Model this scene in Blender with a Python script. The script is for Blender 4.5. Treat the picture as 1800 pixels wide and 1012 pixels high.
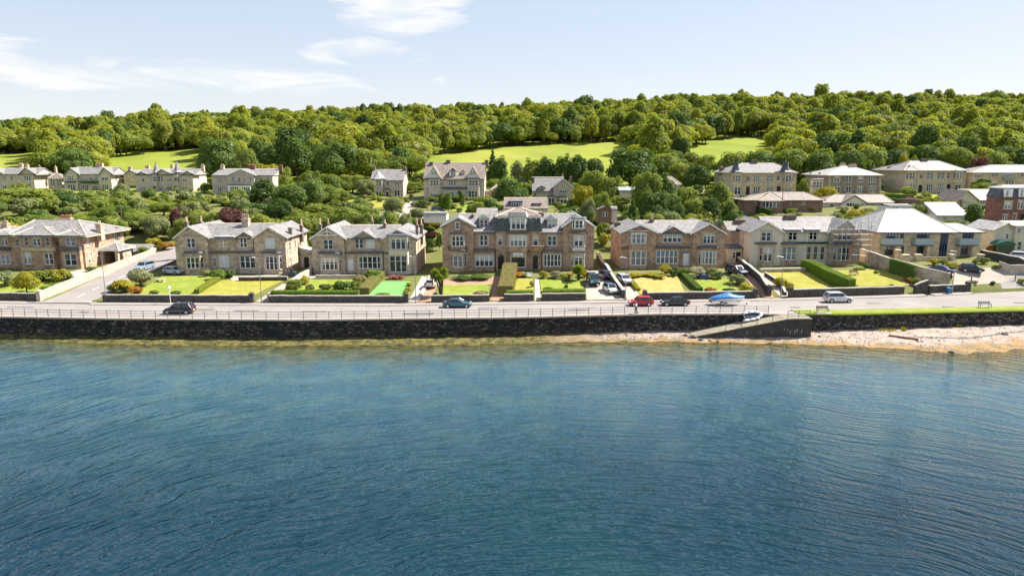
import bpy, math, random
import numpy as np
from mathutils import Vector

for _o in list(bpy.data.objects):
    bpy.data.objects.remove(_o)
SC = bpy.context.scene
C = SC.collection
R = math.radians

# ---------------------------------------------------------------- camera
TH = math.atan(221.0 / 1200.0)          # pitch of the drone camera
CZ = 25.7                               # height of the camera above the sea
cam = bpy.data.cameras.new('camera')
cam.lens = 24.0
cam.sensor_width = 36.0
cam.clip_end = 6000.0
camo = bpy.data.objects.new('camera', cam)
camo.location = (0, 0, CZ)
camo.rotation_euler = (math.pi / 2 - TH, 0, 0)
C.objects.link(camo)
SC.camera = camo

# ---------------------------------------------------------------- sky and sun
SUN_EL, SUN_AZ = R(48.0), R(69.0)       # azimuth measured from +Y (view direction) to the right
w = bpy.data.worlds.new('World')
SC.world = w
w.use_nodes = True
nt = w.node_tree
nt.nodes.clear()
def wn(t, **k):
    n = nt.nodes.new(t)
    for a, b in k.items():
        setattr(n, a, b)
    return n
out = wn('ShaderNodeOutputWorld')
bg = wn('ShaderNodeBackground')
sky = wn('ShaderNodeTexSky', sky_type='NISHITA', sun_disc=False, sun_elevation=SUN_EL, sun_rotation=SUN_AZ,
         altitude=20.0, air_density=1.0, dust_density=0.6, ozone_density=1.6)
bg.inputs['Strength'].default_value = 0.12
tc = wn('ShaderNodeTexCoord')
sep = wn('ShaderNodeSeparateXYZ')
nt.links.new(tc.outputs['Generated'], sep.inputs[0])
def wm(op, a, b=None, c=None):
    n = wn('ShaderNodeMath', operation=op)
    for i, v in enumerate((a, b, c)):
        if v is None:
            continue
        if isinstance(v, (int, float)):
            n.inputs[i].default_value = v
        else:
            nt.links.new(v, n.inputs[i])
    return n.outputs[0]
az = wm('ARCTAN2', sep.outputs[0], sep.outputs[1])
el = wm('ARCSINE', sep.outputs[2])
comb = wn('ShaderNodeCombineXYZ')
nt.links.new(wm('MULTIPLY', az, 2.6), comb.inputs[0])
nt.links.new(wm('MULTIPLY', wm('ADD', el, wm('MULTIPLY', az, 0.03)), 11.0), comb.inputs[1])
n1 = wn('ShaderNodeTexNoise', noise_dimensions='3D')
n1.inputs['Scale'].default_value = 2.6
n1.inputs['Detail'].default_value = 9.0
n1.inputs['Roughness'].default_value = 0.58
n1.inputs['Distortion'].default_value = 1.1
nt.links.new(comb.outputs[0], n1.inputs['Vector'])
def blob(a0, e0, ra, re, rot=0.0):
    """soft elliptical bank of cirrus about a direction of the sky"""
    da = wm('SUBTRACT', az, a0)
    de = wm('SUBTRACT', el, e0)
    u = wm('ADD', wm('MULTIPLY', da, math.cos(rot)), wm('MULTIPLY', de, math.sin(rot)))
    v = wm('ADD', wm('MULTIPLY', de, math.cos(rot)), wm('MULTIPLY', da, -math.sin(rot)))
    d = wm('ADD', wm('POWER', wm('DIVIDE', u, ra), 2.0), wm('POWER', wm('DIVIDE', v, re), 2.0))
    return wm('MAXIMUM', wm('SUBTRACT', 1.0, d), 0.0)
bl = None
for b in ((-0.14, 0.215, 0.13, 0.06, 0.25), (-0.21, 0.152, 0.085, 0.022, 0.15), (-0.60, 0.112, 0.22, 0.030, -0.10),
          (-0.36, 0.108, 0.2, 0.024, -0.05), (0.95, 0.3, 0.3, 0.08, 0.2), (-1.3, 0.35, 0.4, 0.1, -0.1), (2.3, 0.3, 0.5, 0.1, 0.1), (-2.4, 0.4, 0.5, 0.12, 0.0)):
    v = blob(*b)
    bl = v if bl is None else wm('MAXIMUM', bl, v)
mr = wn('ShaderNodeMapRange', interpolation_type='SMOOTHSTEP')
nt.links.new(wm('ADD', n1.outputs['Fac'], wm('MULTIPLY', wm('POWER', bl, 0.7), 0.30)), mr.inputs[0])
mr.inputs[1].default_value = 0.60
mr.inputs[2].default_value = 0.92
hs = wn('ShaderNodeHueSaturation')
hs.inputs['Saturation'].default_value = 1.5
hs.inputs['Value'].default_value = 1.56
gm = wn('ShaderNodeGamma')              # thin high haze evens the sky out
gm.inputs[1].default_value = 0.3
nt.links.new(sky.outputs[0], gm.inputs[0])
tn = wn('ShaderNodeMix', data_type='RGBA', blend_type='MULTIPLY')
tn.inputs[0].default_value = 1.0
tn.inputs[7].default_value = (1.0, 0.98, 1.0, 1)
nt.links.new(gm.outputs[0], tn.inputs[6])
nt.links.new(tn.outputs[2], hs.inputs['Color'])
mx = wn('ShaderNodeMix', data_type='RGBA')
nt.links.new(wm('MULTIPLY', mr.outputs[0], 0.9), mx.inputs[0])
nt.links.new(hs.outputs[0], mx.inputs[6])
mx.inputs[7].default_value = (2.95, 2.93, 2.9, 1)
nt.links.new(mx.outputs[2], bg.inputs['Color'])
nt.links.new(bg.outputs[0], out.inputs['Surface'])

sl = bpy.data.lights.new('sun', 'SUN')
sl.energy = 4.3
sl.angle = R(0.55)
sl.color = (1.0, 0.95, 0.87)
so = bpy.data.objects.new('sun', sl)
sd = Vector((math.sin(SUN_AZ) * math.cos(SUN_EL), math.cos(SUN_AZ) * math.cos(SUN_EL), math.sin(SUN_EL)))
so.rotation_euler = sd.to_track_quat('Z', 'Y').to_euler()
so.location = (60, 60, 90)
C.objects.link(so)

SC.render.engine = 'CYCLES'
SC.view_settings.view_transform = 'Standard'
SC.view_settings.look = 'None'
SC.view_settings.gamma = 1.0
SC.view_settings.use_curve_mapping = False
SC.view_settings.exposure = 1.58
SC.cycles.max_bounces = 5
SC.cycles.diffuse_bounces = 2
SC.cycles.glossy_bounces = 3
SC.cycles.transmission_bounces = 4
SC.cycles.transparent_max_bounces = 8
SC.cycles.caustics_reflective = False
SC.cycles.caustics_refractive = False
SC.cycles.use_denoising = True
SC.cycles.sample_clamp_direct = 3.0
SC.cycles.sample_clamp_indirect = 3.0

# ---------------------------------------------------------------- geometry helpers
ST, CT = math.sin(TH), math.cos(TH)
def ray(px, py):
    """direction of a point of the photograph (1800 x 1012) in the world"""
    xc, yc = (px - 900.0) / 1200.0, (506.0 - py) / 1200.0
    return xc, CT + yc * ST, -ST + yc * CT
def at(px, py, Y):
    """world point in the plane Y = const"""
    x, y, z = ray(px, py)
    t = Y / y
    return x * t, Y, CZ + z * t
def atz(px, py, z0):
    x, y, z = ray(px, py)
    t = (z0 - CZ) / z
    return x * t, y * t, z0
def proj(x, y, z):
    dz = z - CZ
    d = y * CT - dz * ST
    return 900 + 1200 * x / d, 506 - 1200 * (y * ST + dz * CT) / d

def interp(x, xs, ys):
    return float(np.interp(x, xs, ys))

class MB:
    """collects faces of one mesh"""
    def __init__(self):
        self.v, self.f, self.mi, self.mats = [], [], [], []
        self.cur = 0
    def mat(self, m):
        if m not in self.mats:
            self.mats.append(m)
        self.cur = self.mats.index(m)
        return self
    def add(self, vs, fs):
        b = len(self.v)
        self.v.extend([tuple(p) for p in vs])
        self.f.extend([tuple(b + i for i in q) for q in fs])
        self.mi.extend([self.cur] * len(fs))
        return self
    def quad(self, a, b, c, d):
        return self.add([a, b, c, d], [(0, 1, 2, 3)])
    def hexa(self, p):
        """eight corners: bottom ring 0-3, top ring 4-7 (counter clockwise seen from above)"""
        return self.add(p, [(3, 2, 1, 0), (4, 5, 6, 7), (0, 1, 5, 4), (1, 2, 6, 5), (2, 3, 7, 6), (3, 0, 4, 7)])
    def box(self, x0, x1, y0, y1, z0, z1):
        x0, x1 = min(x0, x1), max(x0, x1)
        y0, y1 = min(y0, y1), max(y0, y1)
        z0, z1 = min(z0, z1), max(z0, z1)
        return self.hexa([(x0, y0, z0), (x1, y0, z0), (x1, y1, z0), (x0, y1, z0),
                          (x0, y0, z1), (x1, y0, z1), (x1, y1, z1), (x0, y1, z1)])
    def bevbox(self, x0, x1, y0, y1, z0, z1, b):
        """box with its top edges chamfered"""
        self.hexa([(x0, y0, z0), (x1, y0, z0), (x1, y1, z0), (x0, y1, z0),
                   (x0, y0, z1 - b), (x1, y0, z1 - b), (x1, y1, z1 - b), (x0, y1, z1 - b)])
        return self.hexa([(x0, y0, z1 - b), (x1, y0, z1 - b), (x1, y1, z1 - b), (x0, y1, z1 - b),
                          (x0 + b, y0 + b, z1), (x1 - b, y0 + b, z1), (x1 - b, y1 - b, z1), (x0 + b, y1 - b, z1)])
    def obox(self, o, d, n, u0, u1, w0, w1, z0, z1):
        """box in a frame: origin o (x, y), unit direction d along, unit normal n outward"""
        def P(u, q, z):
            return (o[0] + d[0] * u + n[0] * q, o[1] + d[1] * u + n[1] * q, z)
        return self.hexa([P(u0, w1, z0), P(u1, w1, z0), P(u1, w0, z0), P(u0, w0, z0),
                          P(u0, w1, z1), P(u1, w1, z1), P(u1, w0, z1), P(u0, w0, z1)])
    def prism(self, pts, vec):
        """polygon extruded by a vector"""
        n = len(pts)
        q = [(p[0] + vec[0], p[1] + vec[1], p[2] + vec[2]) for p in pts]
        fs = [tuple(range(n - 1, -1, -1)), tuple(range(n, 2 * n))]
        fs += [(i, (i + 1) % n, n + (i + 1) % n, n + i) for i in range(n)]
        return self.add(list(pts) + q, fs)
    def tube(self, p0, p1, r0, r1=None, n=6, caps=True):
        r1 = r0 if r1 is None else r1
        a, b = Vector(p0), Vector(p1)
        ax = (b - a).normalized()
        u = ax.orthogonal().normalized()
        v = ax.cross(u)
        vs = []
        for c, r in ((a, r0), (b, r1)):
            for i in range(n):
                t = 2 * math.pi * i / n
                vs.append(tuple(c + u * (r * math.cos(t)) + v * (r * math.sin(t))))
        fs = [(i, (i + 1) % n, n + (i + 1) % n, n + i) for i in range(n)]
        if caps:
            fs += [tuple(range(n - 1, -1, -1)), tuple(range(n, 2 * n))]
        return self.add(vs, fs)
    def loft(self, rings, cap=True, closed=True):
        n = len(rings[0])
        vs = [p for r in rings for p in r]
        fs = []
        for k in range(len(rings) - 1):
            for i in range(n if closed else n - 1):
                j = (i + 1) % n
                fs.append((k * n + i, k * n + j, (k + 1) * n + j, (k + 1) * n + i))
        if cap:
            fs += [tuple(range(n - 1, -1, -1)), tuple(range((len(rings) - 1) * n, len(rings) * n))]
        return self.add(vs, fs)
    def mesh(self, name, off=(0, 0, 0), smooth=False):
        me = bpy.data.meshes.new(name)
        ox, oy, oz = off
        me.from_pydata([(x - ox, y - oy, z - oz) for x, y, z in self.v], [], self.f)
        for m in self.mats:
            me.materials.append(m)
        if len(self.mats) > 1:
            me.polygons.foreach_set('material_index', self.mi)
        if smooth:
            me.polygons.foreach_set('use_smooth', [True] * len(self.f))
        me.update()
        return me
    def build(self, name, m=None, parent=None, local=False, smooth=False):
        """one mesh object; world coordinates unless local, kept under the thing at the top of its parents"""
        if m is not None and not self.mats:
            self.mats = [m]
            self.mi = [0] * len(self.f)
        off = (0, 0, 0)
        if parent is not None and not local:
            t = parent
            while t.parent is not None:
                t = t.parent
            off = t.location
        o = bpy.data.objects.new(name, self.mesh(name, off, smooth))
        C.objects.link(o)
        o.parent = parent
        return o

def tag(o, label=None, cat=None, group=None, kind=None):
    for k, v in (('label', label), ('category', cat), ('group', group), ('kind', kind)):
        if v:
            o[k] = v
    return o
def thing(name, label, cat, loc=(0, 0, 0), rz=0.0, group=None):
    o = bpy.data.objects.new(name, None)
    o.empty_display_size = 0.3
    C.objects.link(o)
    o.location = loc
    o.rotation_euler = (0, 0, rz)
    return tag(o, label, cat, group)

# ---------------------------------------------------------------- materials
MATS = {}
class NT:
    def __init__(self, name):
        self.m = bpy.data.materials.new(name)
        self.m.use_nodes = True
        self.t = self.m.node_tree
        self.b = self.t.nodes['Principled BSDF']
        self.out = self.t.nodes['Material Output']
    def n(self, ty, **k):
        n = self.t.nodes.new(ty)
        ins = k.pop('ins', {})
        for a, b in k.items():
            setattr(n, a, b)
        for a, b in ins.items():
            self.put(n.inputs[a], b)
        return n
    def put(self, sock, v):
        if hasattr(v, 'is_output'):
            self.t.links.new(v, sock)
        else:
            sock.default_value = v
    def math(self, op, *a):
        n = self.n('ShaderNodeMath', operation=op)
        for i, v in enumerate(a):
            self.put(n.inputs[i], v)
        return n.outputs[0]
    def mix(self, fac, a, b, blend='MIX'):
        n = self.n('ShaderNodeMix', data_type='RGBA', blend_type=blend)
        self.put(n.inputs[0], fac)
        self.put(n.inputs[6], a if hasattr(a, 'is_output') else (*a, 1))
        self.put(n.inputs[7], b if hasattr(b, 'is_output') else (*b, 1))
        return n.outputs[2]
    def noise(self, vec, scale, detail=4.0, rough=0.55, dist=0.0):
        n = self.n('ShaderNodeTexNoise', ins={'Vector': vec, 'Scale': scale, 'Detail': detail, 'Roughness': rough, 'Distortion': dist})
        return n.outputs['Fac']
    def ramp(self, fac, a, b):
        n = self.n('ShaderNodeMapRange', interpolation_type='SMOOTHSTEP', ins={0: fac, 1: a, 2: b})
        return n.outputs[0]
    def pos(self):
        return self.n('ShaderNodeNewGeometry').outputs['Position']
    def wallvec(self):
        """(x + y, z) of the world: courses run level round the corners of a building"""
        s = self.n('ShaderNodeSeparateXYZ', ins={0: self.pos()})
        return self.n('ShaderNodeCombineXYZ', ins={0: self.math('ADD', s.outputs[0], s.outputs[1]), 1: s.outputs[2]}).outputs[0]
    def bump(self, h, strength=0.4, dist=0.05):
        n = self.n('ShaderNodeBump', ins={'Strength': strength, 'Distance': dist, 'Height': h})
        self.t.links.new(n.outputs[0], self.b.inputs['Normal'])
    def set(self, **k):
        for a, v in k.items():
            a = {'col': 'Base Color', 'rough': 'Roughness', 'metal': 'Metallic', 'spec': 'Specular IOR Level', 'ior': 'IOR', 'coat': 'Coat Weight'}[a]
            if a == 'Base Color' and not hasattr(v, 'is_output'):
                v = (*v, 1)
            self.put(self.b.inputs[a], v)
        return self

def mul(c, k):
    return tuple(min(1.0, x * k) for x in c)

def stone(name, col, bw=0.75, bh=0.33, vary=0.35, mortar=0.8, stain=0.35, warm=None):
    """coursed sandstone with stained blocks"""
    q = NT(name)
    v = q.wallvec()
    br = q.n('ShaderNodeTexBrick', ins={'Vector': v, 'Scale': 1.0, 'Brick Width': bw, 'Row Height': bh, 'Mortar Size': 0.012,
             'Mortar Smooth': 0.3, 'Bias': -0.1, 'Color1': (*mul(col, 1 + vary), 1), 'Color2': (*mul(col, 1 - vary), 1), 'Mortar': (*mul(col, mortar), 1)})
    big = q.noise(q.pos(), 0.55, 5, 0.6)
    mid = q.noise(q.pos(), 2.6, 5, 0.65)
    c = q.mix(q.ramp(mid, 0.35, 0.75), br.outputs['Color'], warm or mul(col, 1.25))
    c = q.mix(q.math('MULTIPLY', q.ramp(big, 0.48, 0.72), stain), c, mul(col, 0.38))
    c = q.mix(q.math('MULTIPLY', q.ramp(q.noise(q.pos(), 9.0, 4, 0.7), 0.5, 0.8), 0.4), c, mul(col, 1.5))
    q.set(col=c, rough=0.92, spec=0.2)
    q.bump(q.math('ADD', q.math('MULTIPLY', br.outputs['Fac'], -0.6), mid), 0.5, 0.04)
    return q.m

def plain(name, col, rough=0.6, vary=0.12, scale=3.0, metal=0.0, spec=0.4, bump=0.0):
    q = NT(name)
    c = q.mix(q.ramp(q.noise(q.pos(), scale, 5, 0.6), 0.3, 0.75), mul(col, 1 - vary), mul(col, 1 + vary))
    q.set(col=c, rough=rough, metal=metal, spec=spec)
    if bump:
        q.bump(q.noise(q.pos(), scale * 6, 4, 0.6), bump, 0.03)
    return q.m

def slate(name, col, rough=0.42):
    q = NT(name)
    s = q.n('ShaderNodeSeparateXYZ', ins={0: q.pos()})
    v = q.n('ShaderNodeCombineXYZ', ins={0: s.outputs[0], 1: q.math('ADD', s.outputs[2], q.math('MULTIPLY', s.outputs[1], 0.7))}).outputs[0]
    br = q.n('ShaderNodeTexBrick', ins={'Vector': v, 'Scale': 1.0, 'Brick Width': 0.5, 'Row Height': 0.3, 'Mortar Size': 0.02, 'Bias': 0.0,
             'Color1': (*mul(col, 1.35), 1), 'Color2': (*mul(col, 0.66), 1), 'Mortar': (*mul(col, 0.4), 1)})
    lich = q.ramp(q.noise(q.pos(), 0.9, 6, 0.65), 0.5, 0.75)
    c = q.mix(q.math('MULTIPLY', lich, 0.45), br.outputs['Color'], (0.30, 0.25, 0.18))
    c = q.mix(q.math('MULTIPLY', q.ramp(q.noise(q.pos(), 0.45, 3, 0.5), 0.5, 0.8), 0.4), c, mul(col, 0.55))
    sv = q.n('ShaderNodeCombineXYZ', ins={0: q.math('MULTIPLY', s.outputs[0], 2.2), 1: q.math('MULTIPLY', s.outputs[1], 0.5), 2: q.math('MULTIPLY', s.outputs[2], 0.25)}).outputs[0]
    c = q.mix(q.math('MULTIPLY', q.ramp(q.noise(sv, 1.2, 4, 0.6), 0.48, 0.7), 0.4), c, mul(col, 1.45))
    q.set(col=c, rough=q.math('ADD', rough, q.math('MULTIPLY', q.noise(q.pos(), 5.0), 0.2)), spec=0.5)
    q.bump(q.math('ADD', q.math('MULTIPLY', br.outputs['Fac'], -0.7), q.noise(q.pos(), 11.0)), 0.35, 0.02)
    return q.m

def glass_mat(name, dark, curtain, amount):
    """window pane: dark room, pale curtains hanging at the sides behind it, sky in the glass"""
    q = NT(name)
    oi = q.n('ShaderNodeObjectInfo')
    g = q.n('ShaderNodeTexCoord').outputs['Generated']
    s = q.n('ShaderNodeSeparateXYZ', ins={0: g})
    e = q.math('ABSOLUTE', q.math('SUBTRACT', s.outputs[0], 0.5))
    side = q.ramp(e, q.math('SUBTRACT', 0.47, q.math('MULTIPLY', oi.outputs['Random'], 0.2)), 0.49)
    r2 = q.math('FRACT', q.math('MULTIPLY', oi.outputs['Random'], 7.31))
    top = q.ramp(s.outputs[2], q.math('ADD', 0.45, q.math('MULTIPLY', r2, 0.9)), q.math('ADD', 0.47, q.math('MULTIPLY', r2, 0.9)))
    f = q.math('MULTIPLY', q.math('MAXIMUM', side, top), amount)
    fold = q.math('MULTIPLY', q.math('ADD', q.math('SINE', q.math('MULTIPLY', s.outputs[0], 60.0)), 1.0), 0.12)
    c = q.mix(f, dark, q.mix(fold, curtain, mul(curtain, 0.55)))
    q.set(col=c, rough=0.06, spec=0.9, ior=1.5)
    q.bump(q.noise(q.pos(), 1.6, 2, 0.5), 0.05, 0.02)
    return q.m

def paint(name, col, rough=0.25):
    q = NT(name)
    q.set(col=q.mix(q.ramp(q.noise(q.pos(), 7.0, 3), 0.4, 0.7), col, mul(col, 0.85)), rough=rough, spec=0.5, coat=0.6)
    return q.m

def ground_mat(name, a, b, cdry=None, scale=0.4, bump=0.5, rough=0.95, dry=0.4):
    q = NT(name)
    p = q.pos()
    c = q.mix(q.ramp(q.noise(p, scale, 6, 0.6), 0.32, 0.7), a, b)
    if cdry:
        c = q.mix(q.math('MULTIPLY', q.ramp(q.noise(p, scale * 0.45, 4, 0.6), 0.45, 0.7), dry), c, cdry)
    c = q.mix(q.math('MULTIPLY', q.ramp(q.noise(p, 7.0, 4, 0.7), 0.45, 0.8), 0.35), c, mul(a, 0.6))
    q.set(col=c, rough=rough, spec=0.15)
    q.bump(q.noise(p, 9.0, 5, 0.7), bump, 0.08)
    return q.m

def leaf_mat(name, stops, trans=0.35):
    """foliage: colour differs from plant to plant and clump to clump; light passes through the leaves"""
    q = NT(name)
    oi = q.n('ShaderNodeObjectInfo')
    cr = q.n('ShaderNodeValToRGB', ins={0: oi.outputs['Random']})
    el = cr.color_ramp.elements
    while len(el) < len(stops):
        el.new(0.5)
    for i, c in enumerate(stops):
        el[i].position = i / max(1, len(stops) - 1)
        el[i].color = (*c, 1)
    nz = q.noise(q.pos(), 0.8, 3, 0.6)
    fz = q.noise(q.pos(), 4.0, 3, 0.6)
    c = q.mix(q.math('MULTIPLY', q.ramp(nz, 0.35, 0.7), 0.45), cr.outputs[0], mul(stops[-1], 1.15))
    c = q.mix(q.math('MULTIPLY', q.ramp(fz, 0.45, 0.7), 0.35), c, mul(stops[0], 0.9))
    q.t.nodes.remove(q.b)
    d = q.n('ShaderNodeBsdfDiffuse', ins={'Color': c, 'Roughness': 0.6})
    t = q.n('ShaderNodeBsdfTranslucent', ins={'Color': q.mix(1.0, c, (1.0, 1.0, 0.45), 'MULTIPLY')})
    g = q.n('ShaderNodeBsdfGlossy', ins={'Color': (1, 1, 1, 1), 'Roughness': 0.45})
    m1 = q.n('ShaderNodeMixShader', ins={0: trans, 1: d.outputs[0], 2: t.outputs[0]})
    m2 = q.n('ShaderNodeMixShader', ins={0: 0.012, 1: m1.outputs[0], 2: g.outputs[0]})
    q.t.links.new(m2.outputs[0], q.out.inputs['Surface'])
    return q.m

M = MATS
M['stone_tan'] = stone('stone_tan', (0.44, 0.345, 0.26), warm=(0.54, 0.42, 0.31), vary=0.45, stain=0.55)
M['stone_brown'] = stone('stone_brown', (0.38, 0.25, 0.175), warm=(0.48, 0.33, 0.22), vary=0.45, stain=0.55)
M['stone_red'] = stone('stone_red', (0.20, 0.10, 0.08), warm=(0.26, 0.13, 0.10))
M['stone_grey'] = stone('stone_grey', (0.47, 0.40, 0.34), warm=(0.56, 0.48, 0.40), vary=0.3, stain=0.25)
M['stone_rubble'] = stone('stone_rubble', (0.25, 0.21, 0.17), 0.5, 0.3, 0.55, 1.3, 0.3)
M['stone_cream'] = stone('stone_cream', (0.54, 0.44, 0.31), warm=(0.55, 0.44, 0.29), stain=0.2)
M['render_cream'] = stone('render_cream', (0.58, 0.52, 0.42), 3.0, 2.0, 0.08, 0.95, 0.25)
M['render_pale'] = plain('render_pale', (0.62, 0.56, 0.42), 0.9, 0.08, 1.0, bump=0.2)
M['render_white'] = plain('render_white', (0.72, 0.70, 0.65), 0.9, 0.06, 1.0, bump=0.2)
M['brick_brown'] = stone('brick_brown', (0.22, 0.14, 0.11), 0.45, 0.15, 0.25, 1.2, 0.2)
M['trim'] = plain('stone_trim', (0.50, 0.40, 0.29), 0.9, 0.2, 2.0, bump=0.3)
M['trim_pale'] = plain('stone_trim_pale', (0.55, 0.47, 0.36), 0.9, 0.15, 2.0, bump=0.3)
M['lead'] = plain('lead_grey', (0.10, 0.11, 0.13), 0.6, 0.25, 2.0)
M['slate'] = slate('slate', (0.195, 0.183, 0.18), 0.56)
M['slate_dark'] = slate('slate_dark', (0.055, 0.075, 0.07), 0.4)
M['slate_blue'] = slate('slate_blue', (0.06, 0.07, 0.09), 0.35)
M['slate_pale'] = slate('slate_pale', (0.34, 0.325, 0.31), 0.36)
M['slate_brown'] = slate('slate_brown', (0.20, 0.155, 0.13), 0.5)
M['white'] = plain('white_paint', (0.80, 0.80, 0.78), 0.45, 0.04)
M['green'] = plain('green_paint', (0.025, 0.10, 0.075), 0.45, 0.15)
M['blue_frame'] = plain('blue_paint', (0.04, 0.06, 0.16), 0.4, 0.1)
M['black'] = plain('black_paint', (0.02, 0.02, 0.022), 0.5, 0.2)
M['glass'] = glass_mat('window_glass', (0.022, 0.03, 0.04), (0.62, 0.60, 0.56), 0.85)
M['glass_net'] = glass_mat('net_curtain_glass', (0.16, 0.17, 0.18), (0.66, 0.64, 0.60), 0.9)
M['glass_clear'] = glass_mat('dark_glass', (0.018, 0.03, 0.045), (0.5, 0.5, 0.5), 0.0)
M['glass_blind'] = glass_mat('blind_glass', (0.62, 0.63, 0.62), (0.6, 0.6, 0.6), 0.0)
M['glass_balc'] = glass_mat('balcony_glass', (0.30, 0.38, 0.40), (0.3, 0.4, 0.4), 0.0)
M['pot'] = plain('clay_pot', (0.58, 0.42, 0.27), 0.9, 0.2)
M['pot_red'] = plain('red_clay_pot', (0.50, 0.19, 0.10), 0.9, 0.2)
M['soot'] = stone('soot_stone', (0.17, 0.135, 0.11), 0.6, 0.3, 0.3, 0.8, 0.4)
M['door_dark'] = plain('dark_door', (0.02, 0.018, 0.016), 0.5, 0.2)
M['asphalt'] = ground_mat('asphalt', (0.235, 0.21, 0.195), (0.265, 0.235, 0.22), (0.205, 0.185, 0.175), 0.25, 0.12, 0.9, 0.6)
M['pavement'] = ground_mat('pavement_slab', (0.27, 0.235, 0.21), (0.31, 0.27, 0.235), (0.23, 0.20, 0.18), 0.35, 0.15, 0.9, 0.5)
M['kerb'] = plain('kerb_stone', (0.34, 0.31, 0.28), 0.9, 0.15)
M['line'] = plain('road_line', (0.62, 0.60, 0.56), 0.8, 0.12)
M['line_yellow'] = plain('road_line_yellow', (0.50, 0.38, 0.10), 0.8, 0.15)
M['lawn'] = ground_mat('lawn', (0.15, 0.205, 0.028), (0.225, 0.265, 0.035), (0.30, 0.275, 0.07), 0.9, 0.8, 0.95, 0.55)
M['lawn_dry'] = ground_mat('dry_lawn', (0.35, 0.245, 0.075), (0.42, 0.31, 0.11), (0.30, 0.27, 0.06), 0.9, 0.8, 0.95, 0.55)
M['lawn_yellow'] = ground_mat('yellow_lawn', (0.225, 0.225, 0.035), (0.30, 0.275, 0.05), (0.34, 0.28, 0.085), 0.9, 0.8, 0.95, 0.55)
M['turf_green'] = ground_mat('artificial_turf', (0.13, 0.34, 0.095), (0.16, 0.38, 0.11), None, 1.5, 0.3)
M['field'] = ground_mat('pasture', (0.15, 0.19, 0.022), (0.22, 0.25, 0.03), (0.28, 0.26, 0.05), 0.03, 0.6, 0.95, 0.5)
M['soil'] = ground_mat('garden_ground', (0.10, 0.12, 0.03), (0.15, 0.15, 0.045), (0.20, 0.16, 0.08), 0.5, 0.6)
M['gravel'] = ground_mat('gravel', (0.34, 0.29, 0.24), (0.40, 0.34, 0.28), (0.29, 0.24, 0.20), 0.8, 0.4)
M['gravel_red'] = ground_mat('red_gravel', (0.33, 0.19, 0.13), (0.39, 0.23, 0.16), (0.28, 0.16, 0.11), 0.8, 0.4)
M['concrete'] = ground_mat('concrete', (0.40, 0.36, 0.30), (0.47, 0.42, 0.35), (0.33, 0.29, 0.24), 0.6, 0.3)
M['concrete_dark'] = ground_mat('stained_concrete', (0.066, 0.063, 0.058), (0.105, 0.098, 0.086), (0.04, 0.041, 0.034), 0.9, 0.7)
M['concrete_old'] = ground_mat('worn_concrete', (0.20, 0.175, 0.135), (0.30, 0.26, 0.20), (0.17, 0.16, 0.09), 0.8, 0.5)
M['garden_wall'] = stone('garden_wall_stone', (0.062, 0.057, 0.053), 0.45, 0.25, 0.6, 0.9, 0.3, warm=(0.10, 0.09, 0.08))
M['wall_pale'] = stone('pale_wall_stone', (0.40, 0.33, 0.26), 0.45, 0.25, 0.4, 0.9, 0.25)
M['coping'] = plain('coping_stone', (0.36, 0.33, 0.28), 0.9, 0.25, 2.0, bump=0.4)
M['sand'] = ground_mat('shingle', (0.43, 0.34, 0.27), (0.52, 0.43, 0.345), (0.34, 0.24, 0.16), 0.5, 0.7)
M['rock'] = plain('shore_rock', (0.11, 0.10, 0.09), 0.9, 0.4, 2.0, bump=0.5)
M['weed'] = plain('seaweed', (0.13, 0.085, 0.012), 0.7, 0.5, 1.5, bump=0.5)
M['timber'] = plain('timber', (0.20, 0.13, 0.08), 0.8, 0.3, 4.0)
M['iron'] = plain('railing_iron', (0.09, 0.10, 0.11), 0.5, 0.2)
M['galv'] = plain('galvanised_steel', (0.30, 0.31, 0.33), 0.45, 0.1, metal=0.6)
M['tyre'] = plain('tyre_rubber', (0.015, 0.015, 0.016), 0.8, 0.2)
M['rim'] = plain('wheel_rim', (0.45, 0.46, 0.48), 0.3, 0.1, metal=0.8)
M['carglass'] = glass_mat('car_glass', (0.012, 0.016, 0.02), (0.1, 0.1, 0.1), 0.0)
M['red_light'] = plain('tail_light', (0.45, 0.02, 0.02), 0.25, 0.05)
M['clear_light'] = plain('head_light', (0.75, 0.76, 0.78), 0.15, 0.05)
M['plate'] = plain('number_plate', (0.75, 0.68, 0.25), 0.5, 0.05)
M['bark'] = plain('bark', (0.10, 0.075, 0.05), 0.95, 0.3, 4.0, bump=0.5)
M['leaf_wood'] = leaf_mat('leaf_wood', [(0.141, 0.193, 0.028), (0.295, 0.34, 0.039), (0.212, 0.276, 0.043), (0.401, 0.398, 0.043), (0.272, 0.293, 0.064), (0.354, 0.374, 0.039)], 0.5)
M['leaf_garden'] = leaf_mat('leaf_garden', [(0.129, 0.193, 0.036), (0.235, 0.293, 0.045), (0.188, 0.252, 0.058), (0.331, 0.351, 0.051)], 0.45)
M['leaf_dark'] = leaf_mat('leaf_dark', [(0.067, 0.122, 0.029), (0.104, 0.171, 0.034), (0.146, 0.213, 0.043)], 0.35)
M['leaf_yellow'] = leaf_mat('leaf_yellow', [(0.29, 0.29, 0.025), (0.36, 0.33, 0.025), (0.42, 0.35, 0.03)])
M['leaf_grey'] = leaf_mat('leaf_grey', [(0.18, 0.22, 0.085), (0.24, 0.27, 0.11), (0.30, 0.31, 0.13)])
M['leaf_purple'] = leaf_mat('leaf_purple', [(0.11, 0.045, 0.045), (0.15, 0.06, 0.05), (0.19, 0.08, 0.06)])
M['leaf_orange'] = leaf_mat('leaf_orange', [(0.36, 0.13, 0.02), (0.42, 0.2, 0.03), (0.34, 0.24, 0.03)])
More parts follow.
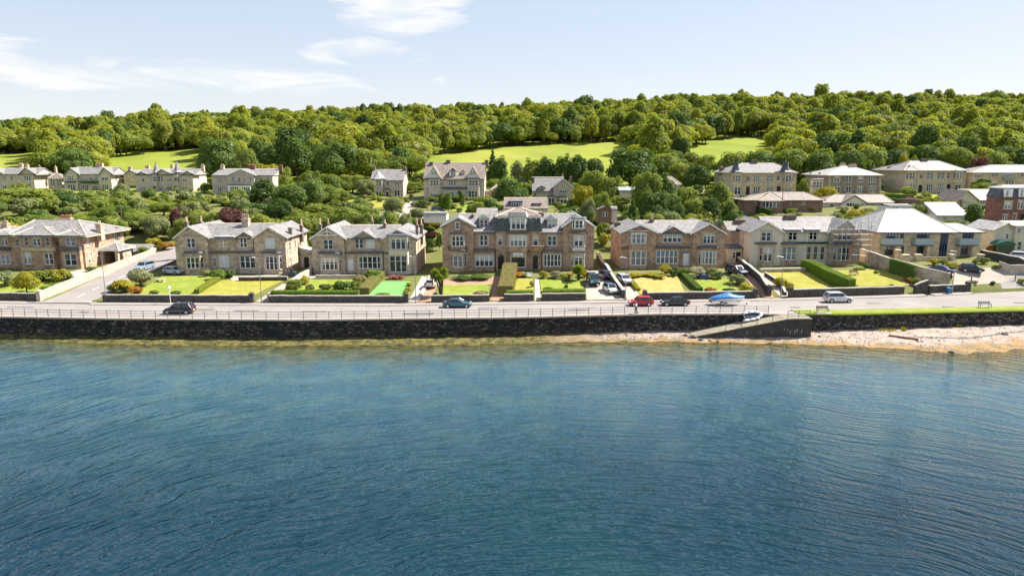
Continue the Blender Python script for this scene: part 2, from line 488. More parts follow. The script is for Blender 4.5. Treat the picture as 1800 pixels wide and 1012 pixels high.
M['leaf_pink'] = leaf_mat('leaf_pink', [(0.45, 0.12, 0.17), (0.50, 0.2, 0.2), (0.3, 0.2, 0.08)])
M['leaf_white'] = leaf_mat('leaf_white', [(0.48, 0.42, 0.30), (0.42, 0.40, 0.28), (0.22, 0.24, 0.10)])
M['leaf_hedge'] = leaf_mat('leaf_hedge', [(0.12, 0.19, 0.03), (0.16, 0.24, 0.03), (0.20, 0.28, 0.035)], 0.3)
M['leaf_tan'] = leaf_mat('leaf_tan', [(0.28, 0.24, 0.09), (0.32, 0.27, 0.10), (0.25, 0.24, 0.08)], 0.25)
# ---------------------------------------------------------------- the lie of the land
def knots(lst, z):
    pts = sorted(atz(a, b, z)[:2] for a, b in lst)
    return [p[0] for p in pts], [p[1] for p in pts]
_wx, _wy = knots([(-250, 552), (0, 557), (200, 560.5), (520, 563), (900, 558.5), (1150, 552.5), (1300, 552), (1480, 553), (1800, 546), (2100, 538)], 3.0)
_gx, _gy = knots([(-250, 527), (0, 529), (180, 532), (450, 533), (700, 533.5), (900, 531), (1150, 528), (1400, 524), (1500, 521), (1600, 518), (1765, 511), (2100, 497)], 3.0)
def Yw(x):
    return interp(x, _wx, _wy)
def Yg(x):
    return interp(x, _gx, _gy)
_fx = [-140, -84, -76, -68, -53, -28, 1, 31, 57, 76, 90, 104, 140]
_fz = [5.3, 5.1, 4.6, 4.3, 4.4, 4.2, 5.0, 5.1, 5.4, 5.9, 6.2, 7.0, 8.0]
def Zf(x):
    return interp(x, _fx, _fz)
_us = [-600, 0, 450, 900, 1200, 1500, 1800, 2400]
_z180 = [12, 12.0, 11.5, 11.0, 11.5, 12.8, 12.8, 13]
_z225 = [14, 14.0, 13.5, 13.2, 14.2, 14.9, 15.0, 15]
_z270 = [15, 14.6, 15.0, 16.0, 17.0, 17.5, 17.0, 17]
_z330 = [19, 20, 22, 25.0, 27, 26.5, 26, 25]
_z430 = [30, 32, 36, 37.5, 41, 42, 42, 41]
_zt = [46, 54, 69, 75, 85, 86, 85, 82]
def street_z(y):
    return 3.06 + max(0.0, y - 111.5) * 0.092
STREET = (-77.3, -69.6)
def ground(x, y):
    yg = Yg(x)
    if y < yg:
        return 3.0
    zf = Zf(x)
    if y < 127.0:
        t = (y - yg) / (127.0 - yg)
        z = 3.17 + (zf - 3.17) * (t * 0.6 + 0.4 * t * t * (3 - 2 * t))
    elif y < 147.0:
        z = zf
    else:
        u = 900 + 1200 * x / y
        k = [147, 180, 225, 270, 330, 430, 600, 750, 900, 1500]
        z4, zt = interp(u, _us, _z430), interp(u, _us, _zt)
        v = [zf, interp(u, _us, _z180), interp(u, _us, _z225), interp(u, _us, _z270), interp(u, _us, _z330), z4,
             z4 + (zt - z4) * 0.56, zt, zt + 1, zt - 40]
        z = interp(y, k, v) + min(1.0, (y - 147) / 12.0) * (0.25 * math.sin(x * 0.21 + y * 0.13) + 0.2 * math.sin(x * 0.05 - y * 0.31))
    a, b = STREET
    if a - 2 < x < b + 2 and y < 175:
        s = min(1.0, max(0.0, min(x - a + 1.2, b + 1.2 - x) / 1.2))
        if y > 160:
            s *= (175 - y) / 15.0
        z = z * (1 - s) + street_z(y) * s
    return z
def G(px, py):
    """where the ray of a photo point meets the land"""
    dx, dy, dz = ray(px, py)
    lo = None
    t = 95.0
    while t < 1500:
        x, y, z = dx * t, dy * t, CZ + dz * t
        if z <= ground(x, y):
            a, b = t - 1.5, t
            for _ in range(18):
                m = (a + b) / 2
                if CZ + dz * m <= ground(dx * m, dy * m):
                    b = m
                else:
                    a = m
            return dx * b, dy * b, ground(dx * b, dy * b)
        t += 1.5 if t < 300 else 4
    return dx * t, dy * t, ground(dx * t, dy * t)

# one sheet from the shore road to behind the skyline
cols = 260
rows = [('w', 0.4, 2.6), ('g', -0.15, 2.6), ('g', 0.02, None)] + [('m', k / 14.0, None) for k in range(1, 15)]
Y = 147.0
while Y < 1500:
    Y += 1.5 if Y < 190 else (2.5 if Y < 280 else (6 if Y < 480 else 16))
    rows.append(('a', Y, None))
V, F, FM = [], [], []
for (k, a, zz) in rows:
    half = 150.0 if k != 'a' else max(150.0, a * 0.98)
    for c in range(cols + 1):
        x = (c / cols * 2 - 1) * half
        if k == 'w':
            y = Yw(x) + a
        elif k == 'g':
            y = Yg(x) + a
        elif k == 'm':
            y = Yg(x) + (147.0 - Yg(x)) * a
        else:
            y = a
        z = zz if zz is not None else ground(x, y)
        V.append((x, y, z))
n = cols + 1
for r in range(len(rows) - 1):
    for c in range(cols):
        F.append((r * n + c, r * n + c + 1, (r + 1) * n + c + 1, (r + 1) * n + c))
        FM.append(1 if rows[r][0] == 'a' and rows[r][1] > 255 else 0)
me = bpy.data.meshes.new('hillside')
me.from_pydata(V, [], F)
me.materials.append(M['soil'])
me.materials.append(M['field'])
me.polygons.foreach_set('material_index', FM)
me.polygons.foreach_set('use_smooth', [True] * len(F))
o = bpy.data.objects.new('hillside', me)
C.objects.link(o)
tag(o, 'grassy hillside rising from the gardens to the wooded skyline', kind='structure')

# ---------------------------------------------------------------- sea
_sx, _sy = knots([(-250, 590), (-20, 585), (60, 593), (200, 602), (520, 605), (800, 604), (900, 602), (1000, 599), (1150, 598), (1240, 600),
                  (1400, 603), (1560, 611), (1640, 620), (1700, 624), (1760, 619), (1830, 607), (1950, 590), (2200, 575)], 0.0)
def Ys(x):
    return interp(x, _sx, _sy)
def sea_mat():
    q = NT('sea_water')
    s = q.n('ShaderNodeSeparateXYZ', ins={0: q.pos()})
    X, Y_ = s.outputs[0], s.outputs[1]
    # swell fans out round a point off the shore: crests are arcs
    wx = q.math('ADD', X, q.math('MULTIPLY', q.math('SUBTRACT', q.noise(q.pos(), 0.045, 2), 0.5), 22.0))
    dx, dy = q.math('SUBTRACT', wx, 6.0), q.math('SUBTRACT', Y_, 12.0)
    r = q.math('SQRT', q.math('ADD', q.math('MULTIPLY', dx, dx), q.math('MULTIPLY', dy, dy)))
    a = q.math('MULTIPLY', q.math('ARCTAN2', dx, dy), 46.0)
    pv = q.n('ShaderNodeCombineXYZ', ins={0: q.math('MULTIPLY', a, 0.16), 1: r}).outputs[0]
    w1 = q.noise(pv, 0.8, 1.5, 0.5, 0.3)
    pv2 = q.n('ShaderNodeCombineXYZ', ins={0: q.math('MULTIPLY', a, 0.17), 1: r, 2: 4.0}).outputs[0]
    w2 = q.noise(pv2, 1.9, 1.6, 0.55, 0.3)
    chop = q.noise(q.pos(), 1.7, 2, 0.55)
    # long crests, coming and going in patches
    ph = q.math('ADD', q.math('MULTIPLY', r, 7.2), q.math('MULTIPLY', q.noise(pv, 0.3, 2, 0.5), 14.0))
    crest = q.math('POWER', q.math('ADD', q.math('MULTIPLY', q.math('SINE', ph), 0.5), 0.5), 1.6)
    lull = q.ramp(q.noise(q.pos(), 0.12, 3, 0.6), 0.45, 0.66)
    calm = q.ramp(q.noise(q.pos(), 0.05, 3, 0.5), 0.35, 0.65)
    h = q.math('ADD', q.math('MULTIPLY', w1, 0.7), q.math('ADD', q.math('MULTIPLY', w2, 0.8), q.math('MULTIPLY', chop, 0.38)))
    h = q.math('ADD', h, q.math('MULTIPLY', q.math('MULTIPLY', crest, lull), 0.05))
    q.bump(h, q.math('ADD', 0.6, q.math('MULTIPLY', calm, 0.25)), 0.50)
    at_ = q.n('ShaderNodeAttribute', attribute_name='shore').outputs['Fac']
    sh = q.math('ADD', at_, q.math('MULTIPLY', q.math('SUBTRACT', q.noise(q.pos(), 0.5, 5, 0.65), 0.5), 3.2))
    deep = q.mix(q.ramp(q.noise(q.pos(), 0.035, 3), 0.35, 0.7), (0.002, 0.020, 0.034), (0.003, 0.028, 0.036))
    weed = q.mix(q.ramp(q.noise(q.pos(), 0.9, 5, 0.7), 0.4, 0.65), (0.02, 0.022, 0.009), (0.10, 0.082, 0.016))
    shallow_sheen = q.mix(q.ramp(q.noise(q.pos(), 0.22, 5, 0.65), 0.42, 0.66), (0.028, 0.080, 0.115), (0.048, 0.105, 0.118))  # shallow water tint with part of the sky's reflection put into it
    f2 = q.ramp(sh, 0.8, 3.6)
    f3 = q.ramp(at_, 8.0, 54.0)
    mk = q.ramp(q.math('ADD', at_, q.math('MULTIPLY', q.math('SUBTRACT', q.noise(q.pos(), 0.16, 5, 0.65), 0.5), 22.0)), 2.0, 15.0)
    murk = q.mix(q.ramp(q.noise(q.pos(), 0.45, 4, 0.6), 0.4, 0.62), (0.035, 0.045, 0.028), (0.075, 0.085, 0.05))
    c = q.mix(f2, weed, q.mix(mk, murk, q.mix(f3, shallow_sheen, deep)))
    q.set(col=c, rough=0.035, ior=1.40, spec=0.5)
    return q.m
xs = np.concatenate([np.linspace(-420, -110, 18)[:-1], np.linspace(-110, 120, 150), np.linspace(120, 420, 18)[1:]])
yl = [-160, -60, 0, 25, 35, 45, 55, 65, 72, 78, 84] + [86 + 0.75 * k for k in range(30)]
V, F, A = [], [], []
for y in yl:
    for x in xs:
        yy = min(y, Ys(x) + 2.5)
        V.append((x, yy, 0.0))
        A.append(max(0.0, Ys(x) - yy))
n = len(xs)
for r in range(len(yl) - 1):
    for c in range(n - 1):
        F.append((r * n + c, r * n + c + 1, (r + 1) * n + c + 1, (r + 1) * n + c))
me = bpy.data.meshes.new('sea')
me.from_pydata(V, [], F)
at_ = me.attributes.new('shore', 'FLOAT', 'POINT')
at_.data.foreach_set('value', A)
me.materials.append(sea_mat())
o = bpy.data.objects.new('sea', me)
C.objects.link(o)
tag(o, 'calm blue sea with fine ripples and weed along the wall', kind='structure')

# ---------------------------------------------------------------- beach
def strip(x0, x1, step, rowsf):
    """grid over x; rowsf(x) gives a list of (y, z)"""
    k = max(2, int((x1 - x0) / step) + 1)
    V, F = [], []
    m = None
    for i in range(k):
        x = x0 + (x1 - x0) * i / (k - 1)
        rr = rowsf(x)
        m = len(rr)
        V += [(x, y, z) for y, z in rr]
    for i in range(k - 1):
        for j in range(m - 1):
            F.append((i * m + j, (i + 1) * m + j, (i + 1) * m + j + 1, i * m + j + 1))
    return V, F
def strip_obj(name, m, x0, x1, step, rowsf, label, kind='structure', smooth=True):
    mb = MB()
    V, F = strip(x0, x1, step, rowsf)
    mb.add(V, F)
    o = mb.build(name, m, smooth=smooth)
    return tag(o, label, kind=kind)
rs = random.Random(3)
def beach_rows(x):
    ys, yw = Ys(x), Yw(x) + 0.5
    px = proj(x, yw, 1)[0]
    zt = interp(px, [-60, 0, 70, 950, 1050, 1250, 1500, 1800], [0.9, 0.7, 0.48, 0.48, 0.5, 0.6, 0.7, 0.95])
    rr = []
    for k in range(13):
        t = k / 12.0
        y = ys - 2.5 + (yw - ys + 2.5) * t
        z = -0.35 + (zt + 0.35) * t ** 0.75 + (0.05 * math.sin(x * 0.9 + y) + 0.04 * math.sin(x * 2.3 - y * 1.7)) * min(1, t * 3)
        if zt < 0.05:
            z -= 0.4
        rr.append((y, z))
    return rr
def sand_mat():
    q = NT('shingle_beach')
    p = q.pos()
    s = q.n('ShaderNodeSeparateXYZ', ins={0: p})
    c = q.mix(q.ramp(q.noise(p, 0.7, 6, 0.65), 0.32, 0.68), (0.25, 0.195, 0.16), (0.385, 0.31, 0.26))
    c = q.mix(q.math('MULTIPLY', q.ramp(q.noise(p, 3.5, 5, 0.7), 0.52, 0.7), 0.6), c, (0.14, 0.11, 0.09))
    wet = q.ramp(q.math('ADD', s.outputs[2], q.math('SUBTRACT', q.math('MULTIPLY', q.noise(p, 0.35, 4), 0.45), q.math('MULTIPLY', q.ramp(s.outputs[0], 52.0, 72.0), 0.16))), 0.50, 0.26)
    right = q.mix(q.ramp(q.noise(p, 0.5, 4), 0.4, 0.6), (0.30, 0.16, 0.035), (0.15, 0.11, 0.04))
    left = q.mix(q.ramp(q.noise(p, 1.3, 5, 0.7), 0.4, 0.62), (0.04, 0.038, 0.016), (0.155, 0.13, 0.03))
    side = q.ramp(q.math('ADD', s.outputs[0], q.math('MULTIPLY', q.noise(p, 0.12, 3), 16.0)), 8.0, 34.0)
    wet = q.math('MAXIMUM', q.math('MULTIPLY', wet, 0.85), q.math('SUBTRACT', 1.0, side))
    c = q.mix(wet, c, q.mix(side, left, right))
    q.set(col=c, rough=0.85, spec=0.3)
    q.bump(q.noise(p, 5.0, 6, 0.75), 0.9, 0.15)
    return q.m
M['beach'] = sand_mat()
strip_obj('beach', M['beach'], -130, 150, 0.8, beach_rows, 'narrow shingle and sand beach at the foot of the sea wall')

# ---------------------------------------------------------------- road, promenade, pavement
strip_obj('road', M['asphalt'], -150, 150, 1.5, lambda x: [(Yw(x) + 1.9, 3.0), (Yw(x) * 0.5 + Yg(x) * 0.5, 3.06), (Yg(x) - 1.0, 3.0)],
          'pale grey shore road running along the sea front')
def prom(x):
    y = Yw(x)
    return [(y - 0.35, 2.9), (y - 0.35, 3.11), (y + 2.0, 3.11), (y + 2.0, 2.9)]
strip_obj('promenade', M['pavement'], -150, proj and atz(1404, 553, 3.0)[0], 1.5, prom, 'narrow pinkish footway behind the railing', smooth=False)
def verge(x):
    y = Yw(x)
    return [(y - 0.3, 2.9), (y - 0.3, 3.13), (y + 1.2, 3.2), (y + 2.9, 3.13), (y + 2.9, 2.9)]
strip_obj('grass_verge', M['lawn'], atz(1404, 553, 3.0)[0] + 0.01, 150, 1.2, verge, 'bright mown grass verge on top of the sea wall')
# pavement with kerb in runs between the road mouths
def pave(px0, px1, k):
    x0, x1 = atz(px0, 530, 3.0)[0], atz(px1, 530, 3.0)[0]
    strip_obj('pavement', M['pavement'], x0, x1, 1.2, lambda x: [(Yg(x) - 1.72, 2.9), (Yg(x) - 1.72, 3.115), (Yg(x) + 0.1, 3.13)], 'footway in front of the garden walls, ' + k, smooth=False)
    kb = strip_obj('kerb', M['kerb'], x0, x1, 1.2, lambda x: [(Yg(x) - 1.86, 2.9), (Yg(x) - 1.86, 3.108), (Yg(x) - 1.73, 3.108), (Yg(x) - 1.73, 2.9)], 'stone kerb of the footway, ' + k, smooth=False)
pave(-300, 62, 'west of the side street')
pave(172, 1660, 'from the side street to the modern flats')
pave(1675, 1758, 'by the car park')
# promenade kerb, drain covers and tar repairs on the carriageway
strip_obj('promenade_kerb', M['kerb'], -150, 145, 1.5, lambda x: [(Yw(x) + 1.99, 2.9), (Yw(x) + 1.99, 3.13), (Yw(x) + 2.16, 3.13), (Yw(x) + 2.16, 2.9)], 'pale kerb between the footway and the shore road', smooth=False)
M['tar'] = ground_mat('tar_patch', (0.13, 0.12, 0.115), (0.17, 0.155, 0.15), None, 0.8, 0.2)
rp = random.Random(4)
for k in range(16):
    x = -92 + k * 12.6 + rp.uniform(-4, 4)
    y = Yw(x) + 2.6 + rp.random() * (Yg(x) - Yw(x) - 7.5)
    mb = MB()
    L_, W_ = rp.uniform(0.7, 5.0), rp.uniform(0.5, 1.1)
    mb.quad((x, y, 3.075), (x + L_, y + rp.uniform(-.1, .1), 3.075), (x + L_, y + W_, 3.078), (x, y + W_, 3.078))
    tag(mb.build('road_patch', M['tar']), 'darker tar repair in the shore road', kind='structure')
for k in range(24):
    x = -96 + k * 8.4
    y = (Yw(x) + 2 + Yg(x) - 1.8) / 2
    mb = MB()
    mb.quad((x, y, 3.085), (x + 2.0, y, 3.085), (x + 2.0, y + 0.1, 3.085), (x, y + 0.1, 3.085))
    tag(mb.build('centre_dash', M['line']), 'worn centre line dash of the shore road', kind='structure')
# side street climbing between the first two villas
mb = MB()
V, F = [], []
ysl = [109.2 + k * 1.5 for k in range(34)]
for y in ysl:
    fl = max(0.0, 1 - (y - 109.2) / 4.0) ** 2 * 3.0
    a, b = STREET[0] - fl * 0.8, STREET[1] + fl
    for k in range(9):
        V.append((a + (b - a) * k / 8.0, y, (3.02 if y < 111.5 else street_z(y)) + 0.06 + 0.05 * math.sin(k / 8 * math.pi)))
for i in range(len(ysl) - 1):
    for j in range(8):
        F.append((i * 9 + j, i * 9 + j + 1, (i + 1) * 9 + j + 1, (i + 1) * 9 + j))
mb.add(V, F)
tag(mb.build('side_street', M['asphalt'], smooth=True), 'side street climbing the hill between the first two villas', kind='structure')
# give-way dashes at its mouth
gl = MB()
for k in range(8):
    x = -76.6 + k * 0.95
    gl.box(x, x + 0.6, 110.15, 110.35, 3.05, 3.105)
    gl.box(x, x + 0.6, 110.55, 110.75, 3.05, 3.115)
for k in range(5):
    y = 113 + k * 4.2
    gl.hexa([(-73.4, y, street_z(y)), (-73.28, y, street_z(y)), (-73.28, y + 2, street_z(y + 2)), (-73.4, y + 2, street_z(y + 2)),
             (-73.4, y, street_z(y) + .125), (-73.28, y, street_z(y) + .125), (-73.28, y + 2, street_z(y + 2) + .125), (-73.4, y + 2, street_z(y + 2) + .125)])
tag(gl.build('road_marking', M['line']), 'worn white give-way dashes at the mouth of the side street', kind='structure')

# ---------------------------------------------------------------- sea wall with its stones
rw = random.Random(11)
def seawall(x0, x1, label, dark):
    root = thing('sea_wall', label, 'wall', ((x0 + x1) / 2, Yw((x0 + x1) / 2), 0))
    core = MB()
    k = max(3, int((x1 - x0) / 1.5))
    rings = []
    for i in range(k + 1):
        x = x0 + (x1 - x0) * i / k
        y = Yw(x)
        rings.append([(x, y - 0.05, -0.6), (x, y + 0.02, 2.92), (x, y + 0.6, 2.92), (x, y + 0.6, -0.6)])
    core.loft(rings)
    core.build('wall_core', M['concrete_dark'], root)
    ms = []
    for c in dark:
        ms.append(plain('wall_rubble', c, 0.9, 0.45, 3.0, bump=0.7))
    st = MB()
    z = -0.25
    while z < 2.78:
        h = rw.uniform(0.2, 0.36)
        if z + h > 2.72:
            h = 2.84 - z
        x = x0 + rw.uniform(0, 0.3)
        while x < x1 - 0.2:
            wd = min(rw.uniform(0.26, 0.78), x1 - x)
            pr = rw.uniform(0.05, 0.17)
            y = Yw(x + wd / 2) - 0.04
            g = 0.022
            j = lambda s: rw.uniform(-s, s)
            st.mat(rw.choice(ms))
            b = [(x + g, z + g), (x + wd - g, z + g), (x + wd - g, z + h - g), (x + g, z + h - g)]
            b = [(p + j(.03), q + j(.03)) for p, q in b]
            cx, cz = x + wd / 2, z + h / 2
            f = [(cx + (p - cx) * 0.72 + j(.02), cz + (q - cz) * 0.7 + j(.02)) for p, q in b]
            vs = [(p, y, q) for p, q in b] + [(p, y - pr + j(.03), q) for p, q in f]
            st.add(vs, [(4, 5, 6, 7), (0, 1, 5, 4), (1, 2, 6, 5), (2, 3, 7, 6), (3, 0, 4, 7)])
            x += wd
        z += h
    so_ = st.build('rubble_stone', None, root)
    tag(so_, kind='stuff')
    return root
XR0, XR1 = atz(1240, 560, 3.0)[0], atz(1418, 556, 3.0)[0]
DK = [(0.025, 0.025, 0.025), (0.056, 0.053, 0.048), (0.088, 0.077, 0.065), (0.035, 0.04, 0.037), (0.163, 0.138, 0.112), (0.044, 0.041, 0.037)]
LT = [(0.05, 0.045, 0.04), (0.11, 0.10, 0.085), (0.17, 0.15, 0.125), (0.035, 0.037, 0.035), (0.085, 0.068, 0.056)]
seawall(-130, 10, 'long dark rubble sea wall left of centre, seaweed at its foot', DK)
seawall(10.05, XR1, 'dark rubble sea wall behind the dinghy and slipway', DK + LT)
seawall(XR1 + 0.05, 145, 'grey rubble sea wall topped with grass above the beach', LT)
# weed fringe on the wall foot
# ---------------------------------------------------------------- slipway
sw = thing('slipway', 'concrete slipway descending to the beach along the sea wall', 'slipway', (XR0, 98, 0))
xa, xb, xc_ = atz(1213, 588, 0.3)[0], atz(1378, 557, 3.0)[0], XR1
yo = Yw(xb) - 3.3
mb = MB()
def slz(x, k=(xa, xb, xc_)):
    return interp(x, k, [0.25, 2.95, 3.0])
rings = []
for i in range(25):
    x = xa + (xc_ - xa) * i / 24
    rings.append([(x, yo - 0.02, -0.6), (x, yo, slz(x)), (x, Yw(x) - 0.22, slz(x)), (x, Yw(x) - 0.22, -0.6)])
mb.loft(rings)
mb.build('ramp_wall', M['concrete_dark'], sw)
mb = MB()
rings = []
for i in range(25):
    x = xa + (xc_ - xa) * i / 24
    rings.append([(x, yo - 0.08, slz(x) - 0.02), (x, yo - 0.08, slz(x) + 0.13), (x, Yw(x) - 0.25, slz(x) + 0.13), (x, Yw(x) - 0.25, slz(x) - 0.02)])
mb.loft(rings)
mb.build('ramp_deck', M['concrete_old'], sw)
mb = MB()
for k in range(11):
    x = rw.uniform(xb - 6, xc_ - 0.6)
    z0 = rw.uniform(0.6, 1.4)
    mb.box(x, x + rw.uniform(0.05, 0.14), yo - 0.035, yo + 0.05, z0, z0 + rw.uniform(0.25, 0.7))
tag(mb.build('lime_stain', M['coping'], sw), kind='stuff')

# ---------------------------------------------------------------- railings
def railing(pts, label, post=1.83, h=1.1, nr=3, r=0.032):
    root = thing('railing', label, 'railing', pts[0])
    L = [0]
    for a, b in zip(pts, pts[1:]):
        L.append(L[-1] + (Vector(b) - Vector(a)).length)
    n = max(1, round(L[-1] / post))
    P = []
    for i in range(n + 1):
        s = L[-1] * i / n
        P.append(tuple(interp(s, L, [p[k] for p in pts]) for k in range(3)))
    for p in P:
        m = MB()
        m.tube((p[0], p[1], p[2] - 0.1), (p[0], p[1], p[2] + h + 0.03), 0.045, 0.04, 6)
        m.tube((p[0], p[1], p[2] + h + 0.03), (p[0], p[1], p[2] + h + 0.1), 0.06, 0.03, 6)
        m.build('post', M['iron'], root)
    for k in range(nr):
        m = MB()
        z = h * (1 - k / nr)
        for a, b in zip(P, P[1:]):
            m.tube((a[0], a[1], a[2] + z), (b[0], b[1], b[2] + z), r, r, 5, False)
        m.build('rail', M['iron'], root)
    return root
xe = atz(1352, 553, 3.0)[0]
pl = []
x = -120.0
while x < xe:
    pl.append((x, Yw(x) + 0.12, 3.1))
    x += 6
pl.append((xe, Yw(xe) + 0.12, 3.1))
railing(pl, 'long iron post and rail fence along the top of the sea wall')
railing([(xb, yo + 0.15, 3.08), (xc_ - 0.3, yo + 0.15, 3.12)], 'short railing at the head of the slipway beside the bench')
railing([(xb - 9, yo + 0.12, slz(xb - 9) + 0.1), (xb - 2.2, yo + 0.12, slz(xb - 2.2) + 0.1)], 'bent handrail stubs on the slipway edge', 2.4, 0.8, 1)

# ---------------------------------------------------------------- draped patches
def patch(name, m, corners, label, off=0.07, n=14, kind='structure'):
    """four photo points (near left, near right, far right, far left) dropped on the land"""
    P = [Vector(G(*c)) for c in corners]
    V, F = [], []
    for j in range(n + 1):
        for i in range(n + 1):
            s, t = i / n, j / n
            a = P[0].lerp(P[1], s)
            b = P[3].lerp(P[2], s)
            q = a.lerp(b, t)
            V.append((q.x, q.y, max(3.14, ground(q.x, q.y)) + off))
    for j in range(n):
        for i in range(n):
            F.append((j * (n + 1) + i, j * (n + 1) + i + 1, (j + 1) * (n + 1) + i + 1, (j + 1) * (n + 1) + i))
    mb = MB()
    mb.add(V, F)
    return tag(mb.build(name, m, smooth=True), label, kind=kind)
for a in [
    ('lawn', 'lawn', [(0, 516), (60, 517), (120, 490), (0, 488)], 'lawn before the bracketed villa'),
    ('lawn', 'lawn', [(236, 518), (345, 518), (398, 486), (285, 486)], 'bright lawn left of the sloping hedge'),
    ('lawn', 'lawn_yellow', [(345, 519), (447, 519), (500, 493), (390, 493)], 'yellow-green lawn right of the sloping hedge'),
    ('lawn', 'turf_green', [(648, 519), (712, 519), (722, 495), (672, 495)], 'vivid artificial green lawn by the drive'),
    ('lawn', 'lawn', [(505, 514), (630, 514), (650, 492), (530, 492)], 'lawn dotted with clipped bushes'),
    ('lawn', 'lawn', [(770, 519), (860, 519), (858, 497), (782, 499)], 'oval lawn ringed by red gravel'),
    ('lawn', 'lawn_yellow', [(893, 514), (938, 514), (937, 490), (900, 490)], 'small lawn beside the clipped tan hedge'),
    ('lawn', 'lawn', [(952, 516), (1028, 516), (1022, 491), (948, 491)], 'lawn right of the straight garden path'),
    ('lawn', 'lawn_dry', [(1125, 517), (1205, 517), (1190, 485), (1108, 490)], 'parched orange-yellow lawn'),
    ('lawn', 'lawn', [(1228, 513), (1300, 513), (1282, 490), (1212, 493)], 'green lawn behind the covered boat'),
    ('lawn', 'lawn_yellow', [(1394, 510), (1466, 508), (1420, 478), (1336, 480)], 'yellow-green lawn left of the tall hedge'),
    ('lawn', 'lawn_yellow', [(1510, 504), (1600, 502), (1566, 474), (1470, 476)], 'yellow lawn with a garden seat'),
    ('drive', 'gravel', [(448, 531), (474, 532), (545, 486), (525, 484)], 'sloping path beside the second villa'),
    ('drive', 'concrete', [(717, 531), (733, 531), (752, 488), (742, 486)], 'pale concrete strip between two drives'),
    ('drive', 'gravel_red', [(733, 531), (757, 531), (776, 484), (752, 484)], 'red gravel drive with a parked hatchback'),
    ('drive', 'gravel_red', [(757, 503), (875, 500), (880, 486), (775, 492)], 'red gravel sweep before the terrace'),
    ('drive', 'gravel_red', [(862, 529), (884, 529), (893, 486), (870, 486)], 'shaded red gravel drive beside the tan hedge'),
    ('path', 'concrete', [(940, 529), (951, 529), (947, 490), (940, 490)], 'straight pale garden path'),
    ('drive', 'gravel', [(1031, 529), (1096, 528), (1056, 474), (1028, 478)], 'gravel forecourt with four cars'),
    ('drive', 'gravel', [(1102, 528), (1128, 527), (1106, 482), (1084, 482)], 'gravel drive beside the parched lawn'),
    ('drive', 'gravel_red', [(1342, 525), (1362, 525), (1318, 476), (1296, 478)], 'pinkish drive with a navy car'),
    ('drive', 'gravel', [(1373, 524), (1396, 523), (1340, 478), (1326, 478)], 'gravel drive of the cream gabled villa'),
    ('path', 'gravel_red', [(1598, 503), (1625, 500), (1540, 464), (1515, 466)], 'reddish path beside the ivy wall'),
    ('car_park', 'gravel', [(1676, 503), (1760, 498), (1830, 463), (1672, 476)], 'pale car park of the modern flats'),
    ('car_park', 'asphalt', [(1762, 508), (1850, 505), (1830, 464), (1750, 472)], 'tarred entrance to the car park'),
    ('terrace', 'gravel', [(408, 494), (505, 493), (508, 484), (400, 484)], 'gravel terrace at the foot of the second villa'),
    ('terrace', 'gravel', [(545, 490), (640, 490), (640, 484), (540, 484)], 'gravel terrace of the third villa'),
    ('yard', 'gravel', [(100, 489), (200, 484), (205, 470), (140, 474)], 'pale gravel yard beside the bracketed villa'),
    ('lane', 'gravel', [(690, 376), (735, 376), (745, 352), (722, 352)], 'pale lane climbing to the upper villas'),
    ('yard', 'concrete', [(700, 384), (760, 384), (760, 374), (705, 374)], 'concrete yard behind the terrace'),
    ('lawn', 'lawn_yellow', [(600, 366), (690, 364), (690, 352), (610, 352)], 'yellow lawn of the grey gabled villa'),
    ('lawn', 'lawn', [(795, 372), (838, 372), (830, 360), (795, 360)], 'lawn below the large gabled villa'),
    ('lawn', 'lawn', [(1003, 360), (1022, 360), (1018, 340), (1004, 340)], 'lawn beside the small villa'),
    ('lawn', 'lawn', [(1046, 388), (1084, 388), (1080, 378), (1048, 378)], 'rough grass before the timber shed'),
    ('lawn', 'lawn', [(1288, 356), (1310, 356), (1310, 348), (1290, 348)], 'lawn below the twin-turret villa'),
    ('lawn', 'lawn_yellow', [(1615, 354), (1675, 351), (1670, 343), (1610, 344)], 'golden lawn below the cream stone villa'),
    ('lawn', 'lawn', [(80, 344), (115, 344), (112, 338), (82, 338)], 'lawn below the upper west villas'),
    ('lawn', 'lawn', [(1722, 440), (1748, 440), (1745, 415), (1725, 415)], 'lawn beside the modern flats'),
]:
    patch(a[0], M[a[1]], a[2], a[3])
